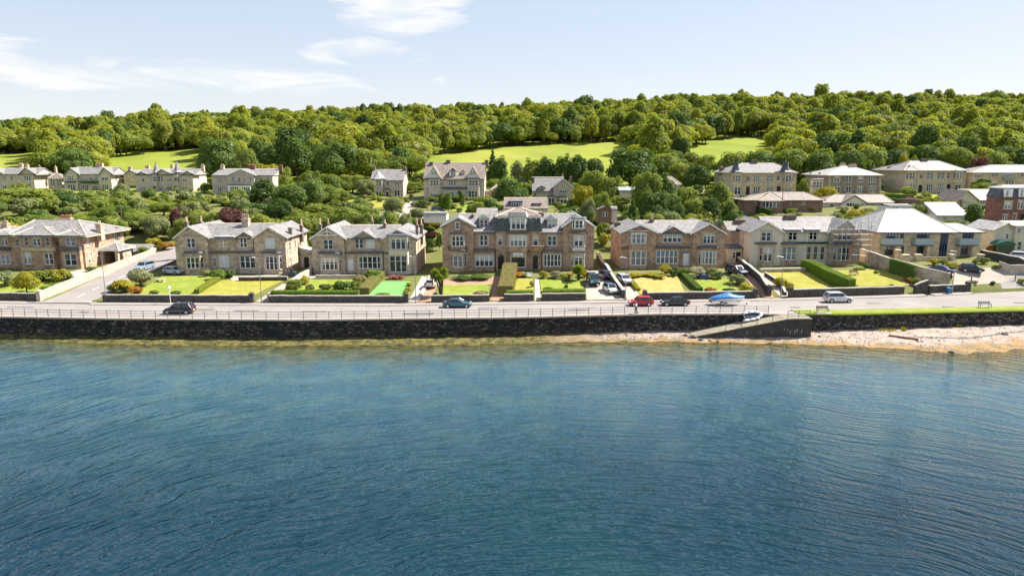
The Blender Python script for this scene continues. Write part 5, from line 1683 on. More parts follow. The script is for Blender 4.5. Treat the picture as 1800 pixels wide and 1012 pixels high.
# ---- upper left: U4 to U1
h = House('villa', 'grey stone villa with broad central gable and white verandah, upper left', 'R1', 252.0, 520, 435, 'stone_grey', 'slate', trim='trim_pale')
h.block(245, 845, 275, 0.5, 15, [(300, 290, 330, 340, 2), (300, 388, 330, 436, 2), (700, 295, 740, 340, 2), (785, 295, 805, 340, 1)], right=[(4, 1, 4.2, 1.6, 1, ''), (9, 1, 4.2, 1.6, 1, '')])
h.block(395, 665, 268, -1.0, 2, [(435, 285, 460, 338, 1, 'a'), (495, 285, 520, 338, 1, 'a'), (545, 285, 568, 338, 1, 'a'), (605, 285, 628, 338, 1, 'a')])
h.gable(395, 665, 270, 212, -1.0, 9, xa=525, over=0.4)
h.roofxP(245, 845, 272, 0.5, 15, 212, 'lr', M['stone_grey'])
h.block(400, 620, 372, -2.6, 1.6, [(415, 385, 505, 428, 4, 'n'), (530, 388, 612, 428, 4, 'n')], M['white'], name='verandah')
h.band(385, 630, 358, 372, -1.0, 2.0, 'slate_pale', 'verandah_roof')
h.chim(585, 660, 162, 7, 2.0, 6, 'stone_red', 1.0, 'pot_red', 0.4)
h.chim(318, 352, 155, 7, 2.6, 2, 'stone_tan', 1.0)
h.chim(893, 930, 165, 7, 2.2, 3, 'stone_red', 1.0, 'pot_red', 0.3)

h = House('villa', 'grey stone villa with two slate witch-hat turrets and green trim, upper left', 'RA', 264.0, 1600, 378, 'stone_grey', 'slate', trim='trim_pale')
h.block(1350, 1917, 210, 0, 12, [(1400, 232, 1425, 278, 1), (1560, 225, 1610, 275, 2), (1650, 245, 1690, 278, 2), (1400, 325, 1430, 370, 2), (1575, 320, 1605, 370, 2), (1650, 325, 1690, 370, 2), (1800, 232, 1840, 278, 2), (1800, 325, 1840, 370, 2)], right=[(4, 1, 4.2, 1.6, 1, '')])
h.bay(1508, 1545, 205, 1.0, 0.4, [(1512, 228, 1541, 275, 1), (1512, 320, 1541, 370, 1)], ybot=378)
h.bay(1712, 1755, 205, 1.0, 0.4, [(1716, 220, 1751, 275, 1), (1716, 315, 1751, 372, 1)], ybot=378)
h.pyramid(1492, 1560, 190, 75, -1.0, 3.4, M['slate'])
h.pyramid(1698, 1768, 186, 72, -1.0, 3.4, M['slate'])
h.roofxP(1350, 1917, 208, 0, 12, 158, 'lr')
h.gable(1520, 1695, 208, 158, -0.3, 7, xa=1602, over=0.4, bm='green')
h.gable(1350, 1460, 208, 185, -0.2, 6, xa=1400, over=0.4, bm='green')
h.gable(1790, 1917, 208, 178, -0.2, 6, xa=1855, over=0.4, bm='green')
h.chim(1430, 1470, 110, 7, 2.6, 3, 'stone_tan', 1.0, 'pot_red', 0.4)
h.chim(1680, 1705, 98, 7, 2.6, 2, 'stone_tan', 1.0, 'pot', 0.4)
h.chim(1980, 2010, 100, 8, 2.6, 2, 'stone_tan', 1.0)

h = House('villa', 'stone villa with green bargeboards and green balcony, upper left', 'RA', 270.0, 880, 375, 'stone_grey', 'slate', trim='trim_pale')
h.block(642, 778, 205, 0, 11, [(660, 205, 725, 268, 3), (672, 305, 740, 365, 3)])
h.block(985, 1112, 205, 0, 11, [(1003, 205, 1062, 268, 2), (1010, 305, 1068, 365, 3)], right=[(3, 1, 4.2, 1.6, 1, '')])
h.block(775, 988, 202, 0.8, 10, [(815, 235, 845, 265, 2), (880, 235, 905, 265, 1), (930, 235, 960, 265, 2), (815, 310, 870, 372, 3), (915, 310, 960, 372, 2)])
h.gable(642, 778, 203, 142, 0, 11, xa=690, over=0.5, bm='green')
h.gable(985, 1112, 203, 140, 0, 11, xa=1025, over=0.5, bm='green')
h.roofxP(690, 1110, 202, 0.8, 10, 138, 'r')
h.band(780, 970, 270, 296, 0.8, 1.2, 'green', 'balcony')
h.band(640, 745, 275, 288, 0, 0.5, 'green', 'canopy')
h.chim(938, 1008, 88, 6, 2.4, 6, 'stone_tan', 1.0, 'pot_red', 0.4)
h.chim(1112, 1135, 135, 6, 2.0, 1, 'soot', 1.0)
h = House('coach_house', 'stone coach house, walls coloured as sunlit, with green garage door beside the green-trimmed villa', 'RA', 276.0, 1300, 375, 'stone_grey', 'slate', trim='trim_pale', cat='outbuilding')
h.block(1238, 1352, 200, 0, 9, [], M['stone_cream'])  # cream instead of grey stone: sunlight put into the wall colour
h.gable(1238, 1352, 200, 165, 0, 9, xa=1280, over=0.3, bm='green')
a_, z_ = h.P(1290, 375, -0.1), h.P(1350, 318, -0.1)
m = MB()
m.box(a_[0], z_[0], 275.8, 276.05, a_[1], z_[1])
m.build('garage_door', M['green'], h.root)
h.chim(1262, 1290, 120, 5, 2.2, 2, 'stone_tan', 1.0, 'pot', 0.4)

h = House('villa', 'dark-gabled stone villa at the upper left corner', 'RA', 272.0, 150, 355, 'stone_grey', 'slate', trim='trim_pale')
h.block(-260, 352, 205, 0, 11, [(20, 215, 50, 262, 2), (100, 220, 125, 262, 1), (230, 220, 305, 265, 3), (-100, 220, -50, 262, 2), (20, 300, 60, 345, 2), (230, 300, 300, 345, 3)], right=[(3, 1, 4.2, 1.6, 1, ''), (6, 1, 1, 1.6, 1, '')])
h.gable(190, 352, 205, 145, -0.3, 11, xa=255, over=0.5, bm='black')
h.gable(-140, 40, 205, 150, -0.3, 8, xa=-50, over=0.5, bm='green')
h.roofxP(-260, 352, 203, 0, 11, 148, 'lr')
h.chim(180, 215, 92, 6, 2.6, 3, 'stone_tan', 1.0, 'pot', 0.4)
h.chim(238, 270, 98, 7, 2.4, 3, 'stone_tan', 1.0, 'pot_red', 0.4)
h.chim(365, 388, 108, 8, 2.4, 1, 'soot', 0.9)

h = House('pavilion', 'small stone pavilion with pink hipped roof between two upper left villas', 'RA', 274.0, 560, 355, 'stone_cream', 'slate_brown', cat='outbuilding')
h.block(488, 625, 245, 0, 7, [(500, 252, 540, 320, 2), (560, 252, 605, 320, 2)])
h.hipP(488, 625, 243, 0, 7, 545, 565, 195, over=0.4)
h.chim(530, 548, 115, 6, 3.4, 1, 'stone_tan', 0.8)

# ---- sheds and roofs among the trees
h = House('shed', 'dark timber garden shed on the slope between the terrace and the brown villa', 'R3', 157.0, 945, 745, 'timber', 'lead', cat='shed', trim='timber')
h.block(850, 985, 668, 0, 3, [(895, 690, 945, 735, 2, 'cnt')])
h.gable(850, 985, 668, 640, 0, 3, over=0.2, bm='timber')
h.block(985, 1042, 662, 0.4, 2.6, [], M['render_cream'], name='lean_to')
h.roofxP(980, 1045, 662, 0.4, 2.6, 645)
h = House('cottage', 'cottage with dull pink roof half hidden by trees, upper right of centre', 'R3', 208.0, 1600, 480, 'stone_grey', 'slate_brown')
h.block(1530, 1660, 418, 0, 9, [(1585, 425, 1620, 465, 2)])
h.hipP(1480, 1665, 415, 0, 9, 1500, 1570, 338, over=0.4)
h = House('greenhouse', 'long glass greenhouse roof among the trees, upper centre', 'R3', 196.0, 1140, 505, 'render_cream', 'glass_balc', cat='greenhouse')
h.block(1065, 1215, 478, 0, 4, [])
h.roofxP(1062, 1218, 476, 0, 4, 452, 'lr')
h = House('garage', 'white flat-roofed garage on the slope behind the terrace', 'R2', 163.0, 810, 745, 'render_white', 'lead', cat='garage', trim='render_white')
h.block(700, 925, 712, 0, 5, [(715, 722, 760, 742, 2, 'n')])
h.roofxP(690, 932, 710, 0, 5, 697)
h = House('shed', 'long low shed with pale grey roof right behind the terrace ridge', 'R2', 160.0, 1330, 730, 'stone_grey', 'slate', cat='shed')
h.block(1235, 1415, 702, 0, 5, [])
h.roofxP(1232, 1420, 700, 0, 5, 664, 'lr')
h = House('shed', 'white flat-roofed block just behind the big pale roof of the flats', 'R5', 165.0, 590, 740, 'render_white', 'lead', cat='outbuilding')
h.block(465, 705, 690, 0, 5, [(500, 695, 560, 715, 2, 'n'), (600, 695, 690, 715, 3, 'n')])
h.roofxP(460, 710, 690, 0, 5, 676)
# ---------------------------------------------------------------- garden walls
def along(pts, step=1.2):
    P = [Vector((p[0], p[1])) for p in pts]
    out = []
    for a, b in zip(P, P[1:]):
        k = max(1, int((b - a).length / step))
        out += [a.lerp(b, i / k) for i in range(k)]
    return out + [P[-1]]
def garden_wall(pts, label, h=1.15, t=0.42, m='garden_wall', cop='coping', pil=(), slope_h=None, gz=None):
    Q = along(pts)
    c = Q[len(Q) // 2]
    root = thing('garden_wall', label, 'wall', (c.x, c.y, ground(c.x, c.y)))
    body, cap = MB(), MB()
    rb, rc = [], []
    n = len(Q)
    for i, p in enumerate(Q):
        d = (Q[min(i + 1, n - 1)] - Q[max(i - 1, 0)]).normalized()
        nn = Vector((d.y, -d.x))
        g = gz(p) if gz else max(3.1, ground(p.x, p.y))
        hh = h if slope_h is None else h + (slope_h - h) * i / (n - 1)
        hh += 0.03 * math.sin(p.x * 1.7 + p.y)
        def S(w, z):
            q = p + nn * w
            return (q.x, q.y, z)
        rb.append([S(t / 2, g - 0.7), S(t / 2, g + hh), S(-t / 2, g + hh), S(-t / 2, g - 0.7)])
        w = t / 2 + 0.06
        rc.append([S(w, g + hh + 0.002), S(w * 0.8, g + hh + 0.12), S(-w * 0.8, g + hh + 0.12), S(-w, g + hh + 0.002)])
    body.loft(rb)
    cap.loft(rc)
    body.build('wall_body', M[m], root)
    cap.build('coping', M[cop], root)
    for k in pil:
        p = Q[0] if k == 0 else Q[-1]
        g = max(3.1, ground(p.x, p.y))
        q = MB()
        q.box(p.x - 0.34, p.x + 0.34, p.y - 0.34, p.y + 0.34, g - 0.5, g + h + 0.3)
        q.hexa([(p.x - .42, p.y - .42, g + h + .3), (p.x + .42, p.y - .42, g + h + .3), (p.x + .42, p.y + .42, g + h + .3), (p.x - .42, p.y + .42, g + h + .3),
                (p.x - .1, p.y - .1, g + h + .52), (p.x + .1, p.y - .1, g + h + .52), (p.x + .1, p.y + .1, g + h + .52), (p.x - .1, p.y + .1, g + h + .52)])
        q.build('gate_pier', M[m], root)
    return root
def gx(px, py=531):
    return atz(px, py, 3.0)[0]
def front(px0, px1, label, h=1.15, pil=(), m='garden_wall'):
    x0, x1 = gx(px0), gx(px1)
    k = max(2, int((x1 - x0) / 2))
    return garden_wall([(x0 + (x1 - x0) * i / k, Yg(x0 + (x1 - x0) * i / k) + 0.2) for i in range(k + 1)], label, h, pil=pil, m=m, gz=lambda p: 3.1)
def gp(*pp):
    return [G(*p)[:2] for p in pp]
xs_ = gx(66)
front(-200, 62, 'dark low wall of the bracketed villa garden along the shore road', 1.2)
garden_wall([(xs_, Yg(xs_) + 0.2), (-78.3, 113.5), (-77.9, 122), (-77.7, 132), (-77.7, 148)], 'stone wall coloured pale as sunlit, climbing beside the side street', 1.35, m='wall_pale', pil=(0,))  # paler stone on the street-facing run stands in for sunlight
front(184, 446, 'dark wall in front of the two lawns split by a sloping hedge', 1.15, (1,))
front(476, 716, 'dark wall below the long clipped front hedge', 1.1, (1,))
front(759, 860, 'dark wall behind the teal parked car', 1.1)
front(886, 938, 'short dark wall below the tan hedge', 1.15)
front(953, 1030, 'short dark wall below the clipped hedge of the terrace', 1.2)
front(1136, 1338, 'dark wall behind the black saloon and the covered boat', 1.15, (0, 1))
front(1404, 1626, 'long dark wall behind the silver off-roader', 1.35, (0,))
front(1678, 1762, 'rubble wall of the car park beside the blue bin', 1.3, (1,))
x = gx(474)
garden_wall([(x, Yg(x) + 0.5)] + gp((512, 505), (545, 484), (552, 470)), 'pale wall climbing between the second and third villas', 1.2, 0.5, 'wall_pale')
garden_wall([(gx(735), 110.5)] + gp((748, 505), (757, 486)), 'low white strip wall between two drives', 0.25, 0.5, 'render_white', 'concrete')
garden_wall([(gx(1099), 112.2)] + gp((1075, 495), (1058, 470), (1050, 455)), 'pale-topped wall between the forecourt and the gravel drive', 1.4, 0.5, 'garden_wall', 'concrete')
garden_wall([(gx(1366), 114.2)] + gp((1338, 500), (1312, 478), (1298, 465)), 'pale-topped dark wall between the pinkish and gravel drives', 1.5, 0.5, 'garden_wall', 'concrete', (0,))
garden_wall([(gx(1398), 114.5)] + gp((1372, 502), (1345, 484)), 'low dark edging wall beside the yellow-green lawn', 0.55, 0.4)
garden_wall(gp((1512, 459), (1560, 476), (1620, 492), (1668, 503)), 'tall brown wall with ivy beside the modern flats', 2.5, 0.5, 'stone_tan', slope_h=2.2)
garden_wall([(gx(1648), Yg(gx(1648)) + .3), (gx(1658), Yg(gx(1658)) + .25), (gx(1674), Yg(gx(1674)) + .2)], 'curved dark wall behind the blue bin', 1.5, 0.45, slope_h=2.3, gz=lambda p: 3.1)
garden_wall(gp((420, 494), (505, 493)), 'low retaining wall behind the yellow-green lawn', 0.7, 0.4)
garden_wall(gp((555, 489), (625, 489)), 'low retaining wall before the three-gabled villa', 0.5, 0.4, 'wall_pale')
garden_wall(gp((1335, 479), (1415, 477)), 'rockery wall before the cream gabled villa', 0.6, 0.5, 'wall_pale')
garden_wall(gp((1755, 472), (1775, 479), (1850, 478)), 'pale rubble wall round the cream house yard', 1.3, 0.4, 'wall_pale')
garden_wall(gp((1725, 452), (1800, 470)), 'grey retaining wall below the cream house', 1.4, 0.5)
garden_wall(gp((1690, 386), (1790, 397)), 'dark lane wall below the red sandstone house', 1.6, 0.5)
garden_wall(gp((1470, 351), (1600, 359), (1640, 364)), 'dark curved lane wall above the bungalows', 1.5, 0.5, 'brick_brown')

# ---------------------------------------------------------------- foliage meshes
rng = np.random.default_rng(7)
def unit(v):
    return v / np.maximum(1e-6, np.linalg.norm(v, axis=1, keepdims=True))
def leaf_quads(P, N, size, rg, asp=0.62):
    n = len(P)
    N = unit(N)
    A = unit(np.cross(N, rg.normal(size=(n, 3))))
    B = np.cross(N, A)
    s = size * rg.uniform(0.6, 1.3, size=(n, 1))
    V = np.stack([P - A * s, P - B * s * asp + N * s * 0.15, P + A * s, P + B * s * asp + N * s * 0.15], axis=1).reshape(-1, 3)
    F = np.arange(n * 4).reshape(n, 4)
    return V, F
_t = (1 + 5 ** 0.5) / 2
ICO_V = unit(np.array([(-1, _t, 0), (1, _t, 0), (-1, -_t, 0), (1, -_t, 0), (0, -1, _t), (0, 1, _t), (0, -1, -_t), (0, 1, -_t), (_t, 0, -1), (_t, 0, 1), (-_t, 0, -1), (-_t, 0, 1)], float))
ICO_F = [(0, 11, 5), (0, 5, 1), (0, 1, 7), (0, 7, 10), (0, 10, 11), (1, 5, 9), (5, 11, 4), (11, 10, 2), (10, 7, 6), (7, 1, 8), (3, 9, 4), (3, 4, 2), (3, 2, 6), (3, 6, 8), (3, 8, 9), (4, 9, 5), (2, 4, 11), (6, 2, 10), (8, 6, 7), (9, 8, 1)]
def mesh_np(name, parts, mats):
    """parts: list of (V, F, material index)"""
    vs, fs, mi, b = [], [], [], 0
    for V, F, k in parts:
        vs += V.tolist() if hasattr(V, 'tolist') else list(V)
        fs += [tuple(int(i) + b for i in f) for f in F]
        mi += [k] * len(F)
        b = len(vs)
    me = bpy.data.meshes.new(name)
    me.from_pydata(vs, [], fs)
    for m in mats:
        me.materials.append(m)
    if len(mats) > 1:
        me.polygons.foreach_set('material_index', mi)
    me.update()
    return me
def crown_parts(seed, rx, rz, cz, nl, nleaf, ls, lob=(0.34, 0.52), low=0.32, cone=False, core=0.8):
    rg = np.random.default_rng(seed)
    C0, Rr = [], []
    for i in range(nl):
        if cone:
            t = (i + 0.5) / nl
            a = i * 2.4 + rg.uniform(-0.4, 0.4)
            r = rx * (1 - t) ** 0.85 * 0.72
            C0.append((r * math.cos(a), r * math.sin(a), cz - rz + 2 * rz * t))
            Rr.append(rx * (0.16 + 0.34 * (1 - t)))
        else:
            d = rg.normal(size=3)
            d /= np.linalg.norm(d)
            d[2] = abs(d[2]) * (1 + low - 0.32) - low if rg.random() < 0.8 else d[2]
            k = rg.uniform(0.42, 0.86)
            C0.append((d[0] * rx * k, d[1] * rx * k, cz + d[2] * rz * k))
            Rr.append(rx * rg.uniform(*lob) * (1.15 - 0.35 * (k - 0.42) / 0.44))
    C0, Rr = np.array(C0), np.array(Rr)
    w = Rr ** 2 / (Rr ** 2).sum()
    li = rg.choice(nl, size=nleaf * 2, p=w)
    D = unit(rg.normal(size=(nleaf * 2, 3)) + np.array([0, 0, 0.25]))
    P = C0[li] + D * (Rr[li] * rg.uniform(0.86, 1.1, size=nleaf * 2))[:, None] * np.array([1, 1, rz / rx * 0.9 if not cone else 0.9])
    dist = np.linalg.norm(P[:, None, :] - C0[None], axis=2) / Rr[None]
    dist[np.arange(len(P)), li] = 9
    keep = dist.min(axis=1) > 0.82
    P, D = P[keep][:nleaf], D[keep][:nleaf]
    out_ = unit(P - np.array([0, 0, cz - rz * 0.4]))
    N = D * 0.75 + out_ * 0.5 + rg.normal(size=P.shape) * 0.42 + np.array([0, 0, 0.25])
    V, F = leaf_quads(P, N, ls, rg)
    parts = [(V, F, 0)]
    for c, r in zip(C0, Rr):
        parts.append((c + ICO_V * r * core * rg.uniform(0.85, 1.1, size=(12, 1)) * np.array([1, 1, 0.9]), ICO_F, 0))
    return parts, C0
def trunk_parts(C0, h0, r, cz, seed, idx=1):
    rg = random.Random(seed)
    mb = MB()
    top = (rg.uniform(-.2, .2), rg.uniform(-.2, .2), cz * 0.85)
    mb.tube((0, 0, -0.6), (top[0] * .5, top[1] * .5, h0), r, r * 0.75, 7, False)
    mb.tube((top[0] * .5, top[1] * .5, h0), top, r * 0.75, r * 0.35, 6, False)
    for c in C0[:6]:
        mb.tube((top[0] * .6, top[1] * .6, h0 * rg.uniform(0.8, 1.1)), tuple(c), r * 0.42, r * 0.12, 5, False)
    return (mb.v, mb.f, idx)

LEAFM = ['wood', 'garden', 'dark', 'yellow', 'grey', 'purple', 'orange', 'pink', 'white', 'hedge', 'tan']
CROWN, TRUNK = {}, {}
def variant(key, seed, rx, rz, cz, nl, nleaf, ls, h0, tr, **k):
    parts, C0 = crown_parts(seed, rx, rz, cz, nl, nleaf, ls, **k)
    CROWN[key] = (parts, cz + rz, rx)
    TRUNK[key] = trunk_parts(C0, h0, tr, cz, seed, 0)
for i in range(4):
    variant('broad%d' % i, 20 + i, 4.3, 4.4, 5.4, 34, 3600, 0.26, 2.0, 0.32, low=0.75, lob=(0.22, 0.48), core=0.7)
for i in range(3):
    variant('tall%d' % i, 40 + i, 2.7, 4.6, 5.3, 28, 2800, 0.23, 1.6, 0.24, low=0.75, lob=(0.22, 0.5), core=0.7)
for i in range(2):
    variant('conifer%d' % i, 50 + i, 2.5, 4.6, 5.2, 26, 2200, 0.24, 2.0, 0.22, cone=True)
variant('cypress0', 60, 1.15, 4.4, 4.6, 30, 2000, 0.17, 0.6, 0.12, lob=(0.5, 0.72))
for i in range(4):
    variant('shrub%d' % i, 70 + i, 1.0, 0.8, 0.74, 20, 950, 0.10, 0.3, 0.05, lob=(0.2, 0.5), core=0.7)
for i in range(2):
    variant('ball%d' % i, 80 + i, 0.95, 0.95, 0.92, 34, 1200, 0.085, 0.3, 0.05, lob=(0.28, 0.45))
_cm, _tm = {}, {}
def crown_mesh(key, leaf):
    if (key, leaf) not in _cm:
        _cm[(key, leaf)] = mesh_np('crown', CROWN[key][0], [M['leaf_' + leaf]])
    return _cm[(key, leaf)]
def trunk_mesh(key):
    if key not in _tm:
        _tm[key] = mesh_np('trunk', [TRUNK[key]], [M['bark']])
    return _tm[key]
LABELS = {}
def plant(key, leaf, loc, sx, sz, label, name='tree', cat='tree', rz=None, stem='trunk', top='crown'):
    rz = rng.uniform(0, 6.28) if rz is None else rz
    root = thing(name, label, cat, loc, rz)
    for nm, me in ((top, crown_mesh(key, leaf)), (stem, trunk_mesh(key))):
        o = bpy.data.objects.new(nm, me)
        C.objects.link(o)
        o.parent = root
        o.scale = (sx, sx, sz)
    LABELS.setdefault(label, []).append(root)
    return root
def pick(kind):
    n = {'broad': 4, 'tall': 3, 'conifer': 2, 'cypress': 1, 'shrub': 4, 'ball': 2}[kind]
    return kind + str(int(rng.integers(n)))
ZB = [(110, 'the bracketed villa'), (300, 'the side street'), (545, 'the twin-gabled villa'), (752, 'the three-gabled villa'), (1062, 'the terrace'),
      (1290, 'the brown villa'), (1520, 'the scaffolded villa'), (9999, 'the modern flats')]
def zone(px, Y_):
    z = [n for a, n in ZB if px < a][0]
    if Y_ < 172:
        return 'close behind ' + z
    if Y_ < 215:
        return 'on the slope behind ' + z
    return 'high up behind ' + z
COL = {'wood': 'green', 'garden': 'green', 'dark': 'dark green', 'yellow': 'golden yellow', 'grey': 'grey-green', 'purple': 'purple-leaved', 'orange': 'orange', 'hedge': 'bright green', 'tan': 'tan', 'pink': 'pink-flowered', 'white': 'cream-flowered'}
SHP = {'broad': 'broad tree', 'tall': 'upright tree', 'conifer': 'conifer', 'cypress': 'columnar cypress', 'shrub': 'shrub', 'ball': 'clipped round bush'}
def tree(px, ptop, wpx, Y_, kind='broad', leaf='garden', label=None):
    """a tree standing at depth Y_, its tip at a photo height"""
    X = at(px, ptop + 20, Y_)[0]
    g = ground(X, Y_)
    H = max(2.0, at(px, ptop, Y_)[2] - g)
    key = pick(kind)
    _, h0, rx = CROWN[key]
    sz = H / h0
    sx = wpx * Y_ / 1200.0 / (2 * rx * 1.08)
    return plant(key, leaf, (X, Y_, g - 0.1), sx, sz, label or '%s %s %s' % (COL[leaf], SHP[kind], zone(px, Y_)), 'conifer' if kind in ('conifer', 'cypress') else 'tree')
T = [
    (35, 318, 105, 195), (186, 360, 54, 174), (216, 358, 48, 178, 'broad', 'dark'), (120, 362, 40, 180), (318, 380, 40, 156), (288, 352, 50, 182), (10, 383, 44, 152, 'broad', 'yellow'), (78, 372, 62, 165), (105, 348, 56, 190), (150, 334, 74, 205, 'broad', 'dark'), (190, 332, 58, 215),
    (206, 336, 44, 207, 'broad', 'yellow'), (232, 340, 62, 200, 'broad', 'dark'), (262, 340, 62, 196), (300, 340, 58, 210), (340, 343, 54, 210), (240, 368, 64, 166),
    (272, 372, 60, 160, 'broad', 'grey'), (309, 360, 28, 166, 'tall', 'purple'), (206, 384, 44, 158), (130, 372, 64, 168), (166, 376, 54, 160, 'broad', 'dark'),
    (378, 344, 56, 215), (412, 344, 56, 205), (403, 360, 56, 166, 'broad', 'purple'), (376, 366, 50, 164), (456, 370, 54, 160), (350, 366, 46, 166), (440, 352, 50, 178, 'broad', 'dark'),
    (462, 308, 58, 190, 'tall', 'dark'), (508, 316, 64, 186, 'broad', 'dark'), (542, 310, 62, 192, 'broad', 'dark'), (492, 344, 50, 174, 'broad', 'dark'), (572, 320, 54, 205),
    (528, 363, 64, 160), (562, 354, 66, 172), (610, 358, 64, 165), (646, 366, 50, 163), (545, 293, 56, 236), (582, 300, 54, 240), (600, 330, 44, 210), (635, 352, 30, 185, 'shrub', 'dark'),
    (620, 304, 54, 246), (642, 310, 40, 232, 'broad', 'grey'), (690, 340, 40, 182, 'broad', 'grey'), (712, 367, 34, 164, 'broad', 'grey'), (688, 370, 34, 162), (668, 372, 30, 160, 'broad', 'dark'),
    (776, 337, 13, 190, 'cypress', 'hedge'), (787, 337, 13, 190, 'cypress', 'hedge'), (812, 334, 10, 205, 'cypress', 'dark'), (730, 318, 34, 252), (738, 300, 36, 262), (842, 352, 34, 180),
    (745, 350, 30, 205, 'broad', 'dark'), (858, 362, 30, 172, 'broad', 'dark'), (895, 308, 64, 206, 'broad', 'dark'), (922, 316, 36, 225), (880, 270, 34, 272, 'tall', 'dark'), (912, 276, 34, 268, 'tall', 'grey'),
    (866, 264, 26, 278, 'conifer', 'dark'), (936, 274, 38, 262, 'tall', 'garden'), (962, 268, 42, 258, 'tall', 'dark'), (990, 266, 38, 255, 'tall', 'dark'), (1016, 264, 40, 252, 'tall', 'dark'), (1044, 270, 44, 256, 'broad', 'dark'),
    (1042, 290, 56, 206), (1075, 306, 44, 200), (1026, 318, 42, 186, 'broad', 'yellow'), (1058, 332, 40, 176), (1034, 342, 34, 172, 'broad', 'grey'), (1080, 340, 36, 180), (1005, 345, 26, 186),
    (1110, 255, 92, 252, 'broad', 'dark'), (1138, 290, 62, 180, 'broad', 'garden'), (1166, 300, 56, 184, 'tall', 'dark'), (1150, 330, 60, 168, 'broad', 'dark'), (1112, 352, 36, 164, 'conifer', 'dark'), (1206, 322, 56, 186), (1192, 352, 34, 168, 'broad', 'dark'), (1262, 312, 50, 182, 'tall', 'garden'), (1250, 340, 44, 170, 'tall', 'dark'), (1178, 330, 50, 172, 'broad', 'dark'), (1218, 345, 50, 170),
    (1226, 284, 50, 236, 'broad', 'dark'), (1196, 280, 50, 250), (1165, 262, 50, 265), (1290, 364, 44, 164, 'broad', 'dark'), (1180, 364, 54, 160, 'broad', 'grey'), (1150, 370, 54, 158), (1216, 368, 54, 158), (1240, 376, 44, 156),
    (1240, 340, 40, 178), (1108, 376, 36, 155, 'broad', 'dark'), (1306, 340, 30, 190, 'broad', 'dark'), (1280, 348, 40, 172), (1300, 376, 30, 156, 'broad', 'grey'),
    (1412, 308, 24, 210), (1452, 324, 46, 205, 'broad', 'yellow'), (1398, 366, 34, 164), (1502, 362, 44, 164, 'broad', 'yellow'), (1526, 368, 40, 160, 'broad', 'yellow'), (1366, 374, 26, 160), (1470, 366, 30, 160, 'broad', 'grey'),
    (1712, 354, 27, 160, 'cypress', 'dark', 'large dark columnar cypress beside the white-roofed hall'), (1745, 367, 34, 170, 'broad', 'hedge'), (1682, 382, 64, 156), (1652, 384, 40, 156), (1590, 262, 26, 250, 'tall', 'yellow'), (1604, 266, 24, 250, 'tall', 'garden'),
    (1725, 318, 36, 228), (1757, 322, 34, 222), (1735, 398, 34, 150), (1800, 330, 30, 230), (1640, 356, 24, 175, 'shrub', 'dark'),
    (385, 236, 80, 290, 'broad', 'dark'), (432, 252, 46, 285), (520, 234, 58, 292, 'tall', 'dark'), (478, 250, 56, 300, 'broad', 'dark'), (592, 240, 92, 284, 'broad', 'dark'), (652, 258, 66, 288), (560, 248, 56, 300, 'broad', 'dark'), (690, 268, 56, 290), (472, 285, 40, 275, 'broad', 'yellow'), (496, 290, 36, 262),
    (1290, 262, 56, 262), (1340, 258, 70, 262, 'broad', 'dark'), (1390, 252, 70, 262), (1440, 262, 66, 258, 'broad', 'dark'), (1490, 255, 60, 262, 'broad', 'dark'), (1530, 250, 60, 270), (1572, 256, 64, 272, 'broad', 'dark'), (1625, 245, 66, 276, 'broad', 'dark'), (1680, 250, 66, 270), (1715, 270, 44, 265, 'broad', 'purple'), (1748, 262, 56, 272), (1790, 250, 70, 280, 'broad', 'dark'),
    (1240, 268, 46, 285), (1276, 274, 40, 280, 'broad', 'dark'), (1214, 262, 44, 290), (1302, 266, 36, 284), (1330, 262, 40, 282, 'broad', 'dark'), (60, 292, 60, 300), (110, 285, 60, 305), (150, 290, 50, 298, 'broad', 'dark'), (178, 296, 34, 292),
]
for t in T:
    if t[0] < 430 and 190 <= t[3] < 250:
        t = (t[0], t[1] + 10) + t[2:]
    tree(*t)

